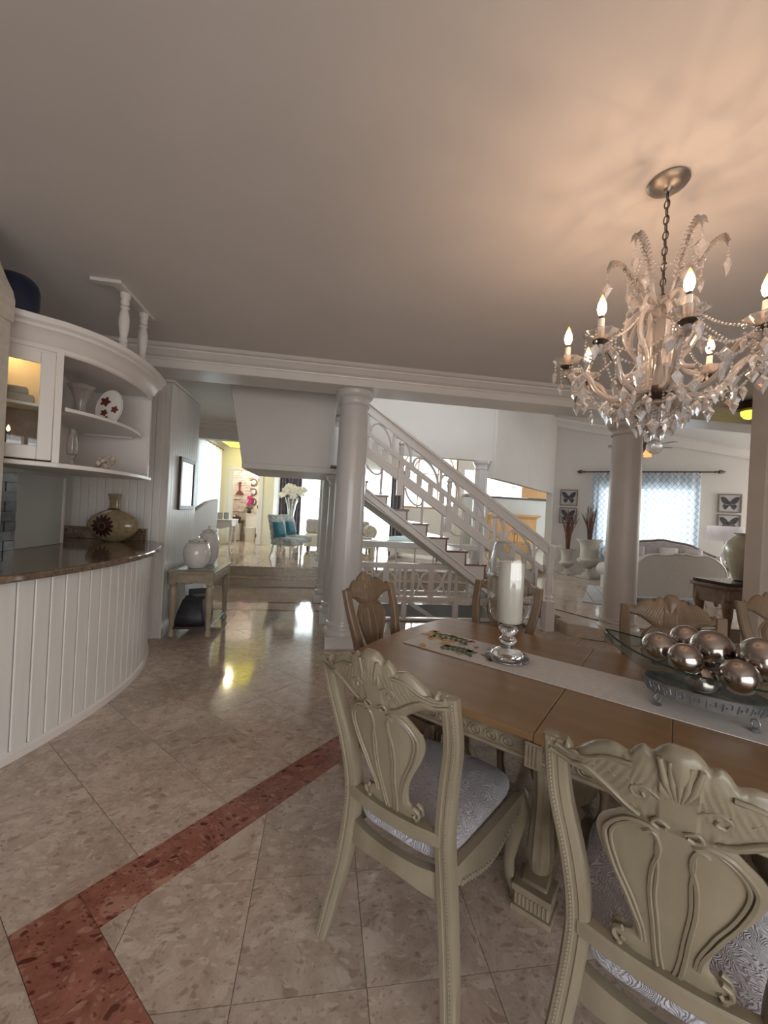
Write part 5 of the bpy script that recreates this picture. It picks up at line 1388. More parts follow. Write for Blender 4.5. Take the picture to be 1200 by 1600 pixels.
MB().solid(lambda u, v: bowl(u, v, 0.0), lambda u, v: bowl(u, v, 0.006), 56, 28).build('body', 'smoke_glass', bw, angle=70)
for v in (0.0, 1.0):
    MB().tube([bowl(k / 50, v, 0.0) for k in range(51)], 0.0034, 6).build('rim', 'smoke_edge', bw)
OB = [(-0.048, 2.097, 0.976, 0.0705, 'bronze silver sphere nearest the left tip of the glass bowl'),
      (0.043, 2.266, 0.998, 0.0635, 'bronze silver sphere at the back of the heap, behind all others'),
      (0.038, 1.974, 0.987, 0.0605, 'bronze silver sphere at the near rim, second from the left tip'),
      (0.128, 2.144, 1.002, 0.0805, 'large bronze silver sphere in the middle of the glass bowl'),
      (0.096, 2.046, 0.889, 0.063, 'low bronze silver sphere seen through the smoked glass below the rim'),
      (0.196, 1.939, 0.972, 0.062, 'bronze silver sphere at the near rim, right of the low one'),
      (0.272, 2.066, 1.021, 0.0805, 'bronze silver sphere cut by the right picture edge')]
for i, (a, b, z, r, lab) in enumerate(OB):
    q = UV(a, b, z)
    o = MB().sphere((0, 0, 0), r, 36, 20).build('decor_sphere', 'orb', None, angle=0, loc=tuple(q))
    for p_ in o.data.polygons: p_.use_smooth = True
    tag(o, lab, 'sphere', 'bronze silver spheres in the glass bowl')
# ================================================================== CHANDELIER
CC = (1.405, 1.55)
cl = thing('chandelier', 'crystal chandelier with eight lit candle arms hanging over the dining table', 'chandelier', (CC[0], CC[1], 0))
MB().lathe([(0.078, 3.0), (0.08, 2.992), (0.072, 2.982), (0.045, 2.972), (0.02, 2.966), (0.012, 2.955), (0, 2.953)], 32).build('canopy', 'pewter', cl)
# chain links
z = 2.955; k = 0
link = MB()
lk = []
for i in range(14):
    a = 2 * PI * i / 14; lk.append((0.010 * math.cos(a), 0, 0.020 * math.sin(a) * 1.0))
link.tube(lk, 0.0028, 5, closed=True)
lme = link.mesh('chain_link', 'bronze', 60)
while z > 2.50:
    o = bpy.data.objects.new('chain_link', lme); COL.objects.link(o); o.parent = cl
    o.location = (0, 0, z - 0.02); o.rotation_euler = (0, 0, (k % 2) * PI / 2 + 0.5); z -= 0.034; k += 1
MB().tube([(0, 0, 2.50), (0.004, 0.002, 2.7), (0.002, -0.003, 2.955)], 0.0022, 5).build('cord', 'bronze', cl)
# central stem
MB().lathe([(0.006, 2.50), (0.03, 2.49), (0.045, 2.47), (0.03, 2.455), (0.05, 2.44), (0.07, 2.425), (0.04, 2.41), (0.02, 2.40), (0.024, 2.36), (0.026, 2.32), (0.014, 2.27), (0.011, 2.22), (0.019, 2.17), (0.024, 2.13), (0.015, 2.10), (0.015, 2.085)], 20).build('stem', 'arm_glass', cl)
for k in range(6):
    a = math.radians(12 + 60 * k); x, y = 0.068 * math.cos(a), 0.068 * math.sin(a)
    MB().lathe([(0.006, 2.07), (0.010, 2.10), (0.006, 2.14), (0.008, 2.2), (0.012, 2.26), (0.015, 2.30), (0.009, 2.34), (0.006, 2.36), (0.012, 2.385), (0.0, 2.42)], 10, (x, y, 0)).build('glass_spire', 'arm_glass', cl)
MB().lathe([(0.012, 2.11), (0.055, 2.10), (0.06, 2.09), (0.055, 2.07), (0.035, 2.055), (0.012, 2.05), (0.0, 2.05)], 20).build('hub', 'bronze', cl)
MB().lathe([(0.01, 2.05), (0.05, 2.03), (0.07, 2.02), (0.05, 2.01), (0.012, 2.0), (0.01, 1.95), (0.0, 1.95)], 20, ripple=lambda a, z: 0.1 * math.cos(10 * a)).build('lower_dish', 'arm_glass', cl)
MB().sphere((0, 0, 1.845), 0.032, 18, 12).build('ball_finial', 'crystal', cl)
MB().tube([(0, 0, 1.95), (0, 0, 1.875)], 0.002, 5).build('finial_wire', 'silver', cl)
# kite crystal drop, shared
drop = MB(); H_, W_, T_ = 0.068, 0.025, 0.009
top, bot = (0, 0, 0), (0, 0, -H_)
l, r_ = (-W_, 0, -H_ * 0.40), (W_, 0, -H_ * 0.40)
f_ = [(-W_ * 0.5, T_, -H_ * 0.36), (W_ * 0.5, T_, -H_ * 0.36), (0, T_, -H_ * 0.66), (0, T_, -H_ * 0.14)]
b_ = [(x, -y, z) for x, y, z in f_]
vs = [top, bot, l, r_] + f_ + b_
drop.add(vs, [(0, 2, 4, 7), (0, 7, 5, 3), (2, 1, 6, 4), (1, 3, 5, 6), (4, 6, 5, 7), (0, 11, 8, 2), (0, 3, 9, 11), (2, 8, 10, 1), (1, 10, 9, 3), (8, 11, 9, 10)])
drop.sphere((0, 0, 0.008), 0.006, 8, 5)
dme = drop.mesh('crystal_drop', 'crystal', 5)
def hang(x, y, z, s=1.0, rz=None, nm='crystal_drop', me=None):
    o = bpy.data.objects.new(nm, me or dme); COL.objects.link(o); o.parent = cl
    o.location = (x, y, z); o.rotation_euler = (random.uniform(-0.1, 0.1), random.uniform(-0.1, 0.1), random.uniform(0, 6.28) if rz is None else rz); o.scale = (s, s, s)
    return o
def beads(pts, step, r, nm='bead_string'):
    """string of glass beads along a polyline"""
    m = MB(); P = [Vector(p) for p in pts]; acc = 0.0; pos = 0.0
    for a, b in zip(P, P[1:]):
        l = (b - a).length
        while pos <= acc + l:
            c = a.lerp(b, (pos - acc) / l); m.add([(c.x + r, c.y, c.z), (c.x, c.y + r, c.z), (c.x - r, c.y, c.z), (c.x, c.y - r, c.z), (c.x, c.y, c.z + r), (c.x, c.y, c.z - r)], [(0, 1, 4), (1, 2, 4), (2, 3, 4), (3, 0, 4), (1, 0, 5), (2, 1, 5), (3, 2, 5), (0, 3, 5)]); pos += step
        acc += l
    return stuff(m.build(nm, 'crystal', cl, angle=80))
def sag(p, q, d, n=10):
    p, q = Vector(p), Vector(q); return [p.lerp(q, k / n) - Vector((0, 0, d * 4 * (k / n) * (1 - k / n))) for k in range(n + 1)]
R8, ZB8 = 0.365, 2.235
tips = []
for i in range(8):
    a = math.radians(15 + 45 * i); ca_, sa_ = math.cos(a), math.sin(a)
    pol = lambda r, z: (r * ca_, r * sa_, z)
    zoff = 0.0
    arm = crv([pol(0.03, 2.10), pol(0.09, 2.075), pol(0.17, 2.06), pol(0.235, 2.10), pol(0.275, 2.17), pol(0.325, 2.205), pol(0.365, 2.18), pol(0.365, 2.225)], 6)
    MB().tube(arm, 0.0135, 8).build('arm', 'arm_glass', cl)
    MB().tube([p + Vector((0, 0, 0.003)) for p in arm], 0.0150, 3, caps=False).build('arm_ribbon', 'arm_glass', cl) if i % 2 == 0 else None
    # upper scroll arm
    up = crv([pol(0.03, 2.42), pol(0.075, 2.44), pol(0.12, 2.40), pol(0.135, 2.33), pol(0.11, 2.27), pol(0.08, 2.22), pol(0.10, 2.17), pol(0.15, 2.15)], 5)
    MB().tube(up, 0.0105, 7).build('scroll_arm', 'arm_glass', cl)
    c = pol(R8, ZB8)
    MB().lathe([(0.0, -0.008), (0.018, -0.008), (0.04, 0.0), (0.058, 0.016), (0.062, 0.024), (0.058, 0.024), (0.036, 0.006), (0.0, 0.0)], 24, c, ripple=lambda a_, z_: 0.08 * math.cos(8 * a_)).build('drip_pan', 'arm_glass', cl)
    MB().lathe([(0.010, -0.03), (0.03, -0.012), (0.03, -0.009), (0, -0.009)], 14, c).build('pan_cup', 'bronze', cl)
    MB().lathe([(0.0125, 0.0), (0.0125, 0.078), (0.0, 0.078)], 14, c).build('candle_sleeve', 'sleeve', cl)
    MB().lathe([(0.009, 0.076), (0.010, 0.084), (0.009, 0.09), (0.0, 0.09)], 10, c).build('socket', 'bronze', cl)
    MB().lathe([(0.006, 0.09), (0.014, 0.102), (0.0175, 0.118), (0.016, 0.136), (0.010, 0.155), (0.004, 0.172), (0.0, 0.178)], 14, c).build('bulb', 'bulb', cl)
    bl = bpy.data.lights.new('bulb_lamp', 'POINT'); bl.energy = 2.4; bl.color = (1.0, 0.65, 0.42); bl.shadow_soft_size = 0.012
    blo = bpy.data.objects.new('bulb_lamp', bl); blo.location = (CC[0] + c[0], CC[1] + c[1], c[2] + 0.122); COL.objects.link(blo)
    tips.append(Vector(c))
    # drops round the pan
    for k in range(4):
        b = a + k * PI / 2 + 0.4
        x, y = c[0] + 0.055 * math.cos(b), c[1] + 0.055 * math.sin(b)
        n_ = (0.03, 0.05, 0.022, 0.06)[k]
        beads([(x, y, c[2] + 0.012), (x, y, c[2] + 0.008 - n_)], 0.0135, 0.0066, 'bead_string')
        hang(x, y, c[2] - n_ - 0.008, 0.95)
    # drops under the arm
    for r, zz, n_ in ((0.10, 2.07, 0.05), (0.19, 2.06, 0.035), (0.27, 2.15, 0.05)):
        x, y, _ = pol(r, 0); beads([(x, y, zz), (x, y, zz - n_)], 0.0135, 0.0066); hang(x, y, zz - n_ - 0.012, 1.0)
for i in range(8):
    p, q = tips[i], tips[(i + 1) % 8]
    beads(sag(p + Vector((0, 0, 0.01)), q + Vector((0, 0, 0.01)), 0.085), 0.0150, 0.0075)
    beads(sag(p + Vector((0, 0, 0.005)), q + Vector((0, 0, 0.005)), 0.13), 0.0150, 0.0070)
    mid_ = p.lerp(q, 0.5); hang(mid_.x, mid_.y, mid_.z - 0.09, 1.0); hang(mid_.x * 0.98, mid_.y * 0.98, mid_.z - 0.14, 1.15)
    for kk in (0.3, 0.55, 0.8):
        a5 = math.radians(15 + 45 * i + 10); hang(R8 * kk * math.cos(a5), R8 * kk * math.sin(a5), 2.06 - 0.02 * kk, 0.9)
    beads(sag((p.x * 0.25, p.y * 0.25, 2.10), p - Vector((0, 0, 0.02)), 0.12), 0.0150, 0.0070)
    t = Vector((tips[i].x * 0.30, tips[i].y * 0.30, 2.42))
    beads(sag(t, p + Vector((0, 0, 0.015)), 0.05), 0.0150, 0.0070)
    a = math.radians(37.5 + 45 * i)
    for r, z, n_ in ((0.065, 2.02, 0.05), (0.14, 2.10, 0.06)):
        x, y = r * math.cos(a), r * math.sin(a); beads([(x, y, z), (x, y, z - n_)], 0.0135, 0.0066); hang(x, y, z - n_ - 0.012, 1.05)
    # swags from the hub dish
    a2 = math.radians(82.5 + 45 * i)
    beads(sag((0.07 * math.cos(a), 0.07 * math.sin(a), 2.02), (0.07 * math.cos(a2), 0.07 * math.sin(a2), 2.02), 0.03), 0.0135, 0.0062)
for k in range(5):
    a = 2 * PI * k / 5; x, y = 0.03 * math.cos(a), 0.03 * math.sin(a)
    beads([(x, y, 2.0), (x, y, 1.95)], 0.0135, 0.0066); hang(x, y, 1.94, 1.0)
# upper crown: six curved leaf fronds with hanging drops
for i in range(6):
    a = math.radians(20 + 60 * i); ca_, sa_ = math.cos(a), math.sin(a)
    pol = lambda r, z: (r * ca_, r * sa_, z)
    st_ = crv([pol(0.04, 2.44), pol(0.075, 2.52), pol(0.11, 2.60), pol(0.15, 2.67), pol(0.195, 2.70), pol(0.215, 2.675)], 5)
    m = MB(); m.tube(st_, 0.005, 6)
    # frond leaflets
    for k in range(6, len(st_) - 1):
        p = st_[k]; tang = (st_[k + 1] - st_[k - 1]).normalized(); side = Vector((-sa_, ca_, 0))
        for s in (-1, 1):
            e = p + side * s * 0.020 + tang * 0.012 - Vector((0, 0, 0.004)); m.tube([p, p.lerp(e, 0.6) + Vector((0, 0, 0.004)), e], [0.004, 0.0055, 0.002], 5)
        e = p - Vector((0, 0, 0.022)) + tang * 0.006; m.tube([p, p.lerp(e, .5), e], [0.003, 0.004, 0.0018], 5)
    m.build('crown_frond', 'arm_glass', cl, angle=60)
    x, y, z = pol(0.215, 2.675); beads([(x, y, z), (x, y, z - 0.05)], 0.0135, 0.0062); hang(x, y, z - 0.065, 1.15)
    x, y, z = pol(0.13, 2.62); beads([(x, y, z), (x, y, z - 0.06)], 0.0135, 0.0062); hang(x, y, z - 0.07, 1.0)
    b = math.radians(50 + 60 * i)
    beads(sag(pol(0.15, 2.66), (0.15 * math.cos(a + PI / 3), 0.15 * math.sin(a + PI / 3), 2.66), 0.10), 0.0150, 0.0070)
    # crown ring scrolls
    MB().tube(crv([pol(0.03, 2.45), pol(0.09, 2.48), pol(0.125, 2.45), pol(0.115, 2.41), pol(0.08, 2.42)], 5), 0.008, 7).build('scroll_arm', 'arm_glass', cl)
    hang(*pol(0.125, 2.44), 0.9)
# ================================================================== CURTAINS AND WINDOWS
def curtain(name, mat, parent, x0, x1, z0, z1, folds, amp, y=0.0, axis='x', nv=14):
    """hanging cloth with pleats from x0 to x1"""
    m = MB(); n = folds * 8; rr = random.Random(folds)
    ph = [rr.uniform(-0.5, 0.5) for _ in range(folds + 2)]
    def f(u, v):
        x = x0 + (x1 - x0) * u; k = u * folds
        d = amp * (0.55 + 0.45 * v) * math.sin(2 * PI * k + ph[int(k)] * 0.6) + amp * 0.3 * math.sin(2 * PI * k * 0.37 + 1)
        z = z1 + (z0 - z1) * v
        return (x, y + d, z) if axis == 'x' else (y + d, x, z)
    m.sheet(f, n, nv)
    o = m.build(name, mat, parent, angle=80, fix=False)
    uvl = o.data.uv_layers.new(name='UVMap'); w = n + 1
    for lpx in o.data.loops:
        i, j = lpx.vertex_index % w, lpx.vertex_index // w
        uvl.data[lpx.index].uv = ((i / n) * abs(x1 - x0) * 1.35, (j / nv) * abs(z1 - z0))
    return o
def window_frame(name, label, x0, x1, z0, z1, y, nx, nz, loc=(0, 0, 0), rz=0, axis='x', mat='trim', t=0.05):
    w = sroot(name, label, loc, rz)
    def bx(a0, a1, c0, c1, nm):
        m = MB()
        if axis == 'x': m.box(a0, a1, y, y + t, c0, c1)
        else: m.box(y, y + t, a0, a1, c0, c1)
        m.build(nm, mat, w, angle=0)
    bx(x0, x0 + 0.06, z0, z1, 'frame'); bx(x1 - 0.06, x1, z0, z1, 'frame'); bx(x0 + 0.06, x1 - 0.06, z0, z0 + 0.06, 'frame'); bx(x0 + 0.06, x1 - 0.06, z1 - 0.06, z1, 'frame')
    for i in range(1, nx):
        a = x0 + (x1 - x0) * i / nx; bx(a - 0.02, a + 0.02, z0 + 0.06, z1 - 0.06, 'mullion')
    for i in range(1, nz):
        c = z0 + (z1 - z0) * i / nz; bx(x0 + 0.06, x1 - 0.06, c - 0.015, c + 0.015, 'muntin')
    m = MB()
    if axis == 'x': m.box(x0 + 0.05, x1 - 0.05, y + t * 0.4, y + t * 0.5, z0 + 0.05, z1 - 0.05)
    else: m.box(y + t * 0.4, y + t * 0.5, x0 + 0.05, x1 - 0.05, z0 + 0.05, z1 - 0.05)
    m.build('pane', 'pane', w, angle=0)
    return w
window_frame('window_1', 'tall rear window behind white sheers', -1.45, 2.35, 0.45, 2.85, 14.05, 4, 1)
w2 = window_frame('window_2', 'high rear window with arched wooden bars seen through the stair rail', 2.55, 4.75, 1.7, 4.2, 14.05, 3, 2, mat='oak')
for r in (0.55, 0.95):
    MB().tube([(3.65 + r * math.cos(a), 14.03, 3.0 + r * math.sin(a)) for a in [PI * k / 20 for k in range(21)]], 0.025, 6).build('arch_bar', 'oak', w2)
window_frame('window_3', 'gallery side window behind sheers', 9.8, 11.8, 0.7, 2.95, -3.13, 3, 1, axis='y')
c1 = thing('sheer_curtain', 'white sheer curtain over the rear window behind the floral chairs', 'curtain', (0, 13.86, 0))
curtain('panel', 'sheer', c1, -1.0, 2.3, 0.36, 2.95, 22, 0.035)
d1 = thing('drape', 'plum grey drape beside the tall flower vase', 'curtain', (0, 13.78, 0)); curtain('panel', 'drape', d1, -1.62, -0.78, 0.36, 2.98, 8, 0.05)
d2 = thing('drape', 'plum grey drape at the right end of the rear window, seen under the stairs', 'curtain', (0, 13.78, 0)); curtain('panel', 'drape', d2, 2.28, 2.75, 0.36, 2.98, 4, 0.05)
c3 = thing('sheer_curtain', 'white sheer curtain on the gallery side wall beyond the half wall', 'curtain', (0, 0, 0))
curtain('panel', 'sheer', c3, 9.7, 11.9, 0.36, 3.02, 18, 0.03, y=-2.93, axis='y')
lk = thing('curtain_rod', 'dark curtain rod bracket over the gallery side window', 'curtain rod', (-2.93, 0, 3.03))
MB().tube([(0, 9.55, 0), (0, 12.0, 0)], 0.02, 8).build('rod', 'black_wood', lk); MB().lathe([(0, -0.16), (0.06, -0.1), (0.05, -0.03), (0.02, 0)], 12, (0, 9.55, 0), axis='y').build('finial', 'black_wood', lk)

# entrance: transom with etched glass, grey panel wall, oak armoire
tr = sroot('window_5', 'etched glass transom in an oak frame over the entrance')
m = MB(); m.box(5.0, 7.25, 14.06, 14.07, 2.28, 3.2); m.build('pane', 'pane', tr, angle=0)
m = MB(); rs = random.Random(5)
for k in range(26):
    x, z = rs.uniform(5.6, 7.0), rs.uniform(2.35, 2.75); a0 = rs.uniform(0, 6)
    m.tube([(x + 0.09 * math.cos(a0 + t * 0.5) * (0.5 + t * 0.12), 14.03, z + 0.05 * math.sin(a0 + t * 0.6) * (0.5 + t * 0.12)) for t in range(8)], 0.007, 4)
m.build('etched_scrolls', 'etch_line', tr)
MB().box(7.25, 8.6, 13.97, 14.05, 2.30, 3.2).build('oak_frame', 'oak', tr, angle=0)
MB().box(5.0, 8.6, 13.95, 14.05, 2.22, 2.29).build('oak_sill', 'black_wood', tr, angle=0)
ep = sroot('wall_entrance', 'pale grey green entrance wall'); MB().box(5.0, 9.2, 13.97, 13.995, 0.34, 2.22).build('wall_face', 'grey_panel', ep, angle=0)
ar = thing('oak_armoire', 'honey oak armoire with a cornice, seen through the stair rail', 'armoire', (6.55, 13.35, 0.338))
MB().box(-0.82, 0.82, -0.28, 0.28, 0.06, 1.22).build('body', 'oak', ar, angle=0)
MB().box(-0.84, 0.84, -0.30, 0.30, 0.0, 0.06).build('plinth', 'oak', ar, angle=0)
m = MB(); m.box(-0.86, 0.86, -0.31, 0.31, 1.22, 1.25); m.box(-0.93, 0.93, -0.36, 0.36, 1.25, 1.32); m.box(-0.89, 0.89, -0.33, 0.33, 1.20, 1.22); m.build('cornice', 'oak', ar, angle=0)
for s in (-1, 1):
    d = MB().box(min(s * 0.01, s * 0.78), max(s * 0.01, s * 0.78), -0.305, -0.281, 0.10, 1.17).build('door', 'oak', ar, angle=0, bevel=0.006)
    MB().box(min(s * 0.12, s * 0.66), max(s * 0.12, s * 0.66), -0.318, -0.306, 0.22, 1.05).build('door_panel', 'oak', d, angle=0, bevel=0.008)
    MB().sphere((s * 0.06, -0.325, 0.65), 0.02, 8, 6).build('knob', 'bronze', d)

# ================================================================== GALLERY AND POWDER ROOM
dr1 = sroot('door_1', 'white powder room door casing with the door standing open')
for a0, a1 in ((-2.78, -2.66), (-1.93, -1.81)): MB().box(a0, a1, 12.16, 12.2, 0.34, 2.5).build('casing', 'trim', dr1, angle=0, bevel=0.006)
MB().box(-2.80, -1.79, 12.155, 12.2, 2.5, 2.62).build('casing_head', 'trim', dr1, angle=0, bevel=0.006)
leaf = MB().box(-1.975, -1.935, 12.33, 13.02, 0.36, 2.48).build('door_leaf', 'white_lacquer', dr1, angle=0)
for z in (0.6, 1.45, 2.25): MB().box(-1.98, -1.955, 12.315, 12.33, z - 0.05, z + 0.05).build('hinge', 'black_wood', leaf, angle=0)
MB().tube([(-1.98, 12.92, 1.38), (-2.03, 12.92, 1.38), (-2.03, 12.80, 1.38)], 0.012, 6).build('door_handle', 'black_wood', leaf)
# stacked stone strips on the left half of the powder room wall
ps = sroot('wall_powder_stone', 'stacked ledge stone strip in the powder room')
rs = random.Random(11); z = 0.34
while z < 2.75:
    h = rs.uniform(0.07, 0.11); x = -3.03
    while x < -2.48:
        w = rs.uniform(0.16, 0.34); x1 = min(x + w, -2.46 + rs.uniform(-0.04, 0.06))
        MB().box(x + 0.003, x1 - 0.003, 13.92 - rs.uniform(0.03, 0.07), 13.925, z + 0.003, z + h - 0.003).build('stone', 'ledge_stone', ps, angle=0); x += w
    z += h
for k, z in enumerate((2.27, 1.95, 1.62)):
    mr = thing('round_mirror', ('topmost of three round ring mirrors in the powder room', 'middle one of three round ring mirrors in the powder room', 'lowest of three round ring mirrors in the powder room')[k], 'mirror', (-2.38, 13.90, z), 0, 'round mirrors in the powder room')
    MB().lathe([(0.075, -0.012), (0.075, 0.0)], 24, axis='y').build('glass', 'mirror', mr)
    m = MB(); m.tube([(0.10 * math.cos(a), -0.012, 0.10 * math.sin(a)) for a in [2 * PI * i / 24 for i in range(24)]], 0.032, 6, closed=True); m.build('ring', 'commode_wood', mr)
wa = thing('wall_art', 'small dark metal figure on the powder room stone strip', 'wall art', (-2.80, 13.83, 1.85))
m = MB(); m.sphere((0, 0, 0.36), 0.05, 10, 6); m.prism([(-0.03, 0.3), (0.03, 0.3), (0.02, 0.12), (0.14, -0.02), (-0.14, -0.02), (-0.02, 0.12)], -0.015, 0.015, lambda x, z, y: (x, y, z)); m.build('figure', 'dark_plate', wa)
to = thing('toilet', 'white skirted toilet seen through the powder room door', 'toilet', (-2.30, 13.40, 0.34))
MB().loft([[(x * s, y * s + 0.0, z) for x, y in rrect(-0.19, 0.19, -0.32, 0.20, 0.12, 4)] for z, s in ((0, 0.85), (0.15, 0.82), (0.36, 0.98), (0.41, 1.0))]).build('bowl', 'porcelain', to)
MB().prism(rrect(-0.195, 0.195, -0.33, 0.20, 0.14, 4), 0.411, 0.445).build('seat', 'porcelain', to)
MB().prism(rrect(-0.23, 0.23, 0.21, 0.42, 0.03, 3), 0.30, 0.84).build('tank', 'porcelain', to, bevel=0.01); MB().prism(rrect(-0.24, 0.24, 0.20, 0.43, 0.03, 3), 0.841, 0.88).build('tank_lid', 'porcelain', to)
oc_ = thing('orchid', 'magenta orchid in a dark pot on the toilet tank', 'plant', (-2.44, 13.70, 1.221))
MB().lathe([(0.04, 0), (0.06, 0.02), (0.065, 0.10), (0.055, 0.10), (0, 0.08)], 14).build('pot', 'black_wood', oc_)
m = MB()
for k in range(6):
    a = k * PI / 3; m.tube([(0, 0, 0.1), (0.08 * math.cos(a), 0.05 * math.sin(a), 0.19), (0.14 * math.cos(a), 0.08 * math.sin(a), 0.16)], [0.014, 0.022, 0.004], 5)
m.build('leaves', 'leaf', oc_)
MB().tube(crv([(0, 0, 0.1), (0.02, 0, 0.3), (0.0, 0, 0.5), (-0.06, 0, 0.56)], 5), 0.006, 5).build('stem', 'leaf', oc_)
m = MB()
for k in range(9):
    c = (rs.uniform(-0.07, 0.05), rs.uniform(-0.04, 0.04), 0.30 + 0.032 * k)
    for p_ in range(5):
        a = 2 * PI * p_ / 5; m.sphere((c[0] + 0.028 * math.cos(a), c[1], c[2] + 0.028 * math.sin(a)), 0.024, 6, 4, sy=0.35)
stuff(m.build('blossoms', 'pink', oc_))
bk = thing('basket', 'dark basket of bottles beside the toilet', 'basket', (-2.82, 13.55, 0.95))
MB().lathe([(0.12, 0), (0.17, 0.14), (0.15, 0.14), (0.1, 0.02), (0, 0.02)], 16).build('body', 'black_wood', bk)
for k in range(3):
    o = MB().lathe([(0.03, 0), (0.03, 0.14), (0.01, 0.18), (0, 0.18)], 10).build('bottle', 'dark_plate' if k else 'white_lacquer', loc=(-2.88 + 0.065 * k, 13.57, 0.975))
    tag(o, ('white bottle in the dark powder room basket', 'dark red bottle in the middle of the powder room basket', 'dark red bottle at the right of the powder room basket')[k], 'bottle', 'bottles in the powder room basket')
vs_ = thing('vanity_shelf', 'dark vanity shelf under the basket in the powder room', 'shelf', (-2.82, 13.6, 0.34))
MB().box(-0.2, 0.2, -0.2, 0.25, 0.56, 0.609).build('top', 'black_wood', vs_, angle=0); MB().box(-0.17, 0.17, -0.15, 0.2, 0, 0.56).build('carcass', 'ledge_stone', vs_, angle=0)
for nm_, lo_, pw_e, cc_ in (('powder_room_fill', (-2.4, 13.0, 2.9), 45, (1.0, 0.93, 0.84)), ('gallery_spot_lamp', (-2.2, 10.6, 2.9), 25, (1.0, 0.88, 0.62))):  # powder room point light is added fill, no fixture there
    l_ = bpy.data.lights.new(nm_, 'POINT'); l_.energy = pw_e; l_.color = cc_; l_.shadow_soft_size = 0.08
    o_ = bpy.data.objects.new(nm_, l_); o_.location = lo_; COL.objects.link(o_)
# white cabriole console with photo frames
wc = thing('white_console', 'white console table with cabriole legs in front of the gallery window', 'table', (-2.36, 9.95, 0.338))
MB().prism(rrect(-0.28, 0.28, -0.32, 0.42, 0.03, 3), 0.77, 0.80).build('top', 'white_lacquer', wc, bevel=0.008)
m = MB(); m.prism([(-0.24, 0.77), (-0.24, 0.64), (-0.12, 0.61), (0, 0.57), (0.12, 0.61), (0.24, 0.64), (0.24, 0.77)], -0.28, -0.26, lambda x, z, y: (x, y, z)); m.box(-0.24, -0.22, -0.26, 0.36, 0.64, 0.77); m.box(0.22, 0.24, -0.26, 0.36, 0.64, 0.77); m.box(-0.24, 0.24, 0.36, 0.38, 0.64, 0.77)
m.build('apron', 'white_lacquer', wc, angle=0)
for sx in (-1, 1):
    for sy in (-0.27, 0.37):
        r_ = []
        for z, o, r in ((0, 0.035, 0.022), (0.03, 0.035, 0.028), (0.07, 0.015, 0.018), (0.25, -0.005, 0.02), (0.45, 0.01, 0.03), (0.58, 0.025, 0.04), (0.68, 0.01, 0.036), (0.77, 0, 0.03)):
            r_.append([(sx * (0.23 + o) + r * math.cos(a), sy + (0.02 if sy > 0 else -0.02) * (o / 0.035) + r * math.sin(a), z) for a in [2 * PI * k / 8 for k in range(8)]])
        MB().loft(r_).build('leg', 'white_lacquer', wc, angle=60)
for k, (x, y, rz) in enumerate(((-0.05, -0.1, 0.3), (0.08, -0.02, -0.25), (0.02, 0.22, 0.2))):
    f = thing('photo_frame', ('small pale photo frame at the left on the white console', 'small pale photo frame at the right on the white console', 'small pale photo frame at the back of the white console')[k], 'photo frame', (-2.36 + x, 9.95 + y, 1.139), rz, 'photo frames on the white console')
    MB().box(-0.055, 0.055, -0.01, 0.01, 0, 0.15).build('frame', 'silver', f, angle=0); MB().box(-0.042, 0.042, -0.012, -0.0105, 0.015, 0.135).build('photo', 'grey_panel', f, angle=0)
# ceiling lights of the gallery
yl = thing('ceiling_light', 'glowing yellow ceiling light panel in the gallery', 'ceiling light', (-2.25, 11.4, 3.199))
MB().box(-0.55, 0.55, -0.75, 0.75, -0.05, 0.0).build('frame', 'trim', yl, angle=0); MB().box(-0.5, 0.5, -0.7, 0.7, -0.058, -0.051).build('diffuser', 'yellow_light', yl, angle=0)
for k, (x, y) in enumerate(((-2.72, 10.6), (-2.5, 12.05))):
    sp_ = thing('spotlight', ('small round ceiling spotlight near the gallery curtain', 'small round ceiling spotlight in front of the powder room wall')[k], 'spotlight', (x, y, 3.199), 0, 'ceiling spots in the gallery')
    MB().lathe([(0.07, -0.012), (0.07, 0.0)], 16).build('ring', 'trim', sp_); MB().lathe([(0.05, -0.014), (0.05, -0.0125)], 16).build('lamp', 'amber_light', sp_)
# slipper chairs with teal cushions
def slipper(x, y, rz, label):
    s = thing('slipper_chair', label, 'chair', (x, y, 0.338), rz, 'floral slipper chairs')
    MB().prism(rrect(-0.28, 0.28, -0.27, 0.29, 0.06, 4), 0.30, 0.46).build('seat', 'floral', s, bevel=0.02)
    r_ = []
    for z, y0, y1, w in ((0.40, 0.20, 0.30, 0.26), (0.6, 0.22, 0.33, 0.26), (0.8, 0.26, 0.37, 0.27), (0.92, 0.32, 0.42, 0.26), (0.97, 0.36, 0.43, 0.23)):
        r_.append([(px, py, z) for px, py in rrect(-w, w, y0, y1, 0.035, 3)])
    MB().loft(r_).build('backrest', 'floral', s, angle=60)
    for sx in (-0.22, 0.22):
        MB().lathe([(0.014, 0), (0.024, 0.15), (0.03, 0.30)], 8, (sx, -0.22, 0)).build('leg', 'white_lacquer', s)
        MB().tube([(sx, 0.33, 0.0), (sx, 0.27, 0.15), (sx, 0.24, 0.31)], [0.016, 0.022, 0.026], 8).build('leg', 'white_lacquer', s)
    return s
def cushion(x, y, z, rz, label, mat='teal', s=0.19, tilt=1.2, grp='teal cushions on the slipper chairs'):
    c = thing('cushion', label, 'cushion', (x, y, z), rz, grp); m = MB()
    def side(k):
        def f(u, v):
            a, b = 2 * u - 1, 2 * v - 1
            pin = 1 - 0.10 * (1 - a * a) * b * b - 0.10 * (1 - b * b) * a * a
            return (s * a * pin, k * 0.065 * (max(0, (1 - a ** 4) * (1 - b ** 4)) ** 0.5), s * b * pin + s)
        return f
    m.solid(side(-1), side(1), 10, 10); m.build('cover', mat, c, angle=80); c.rotation_euler[0] = tilt
    return c
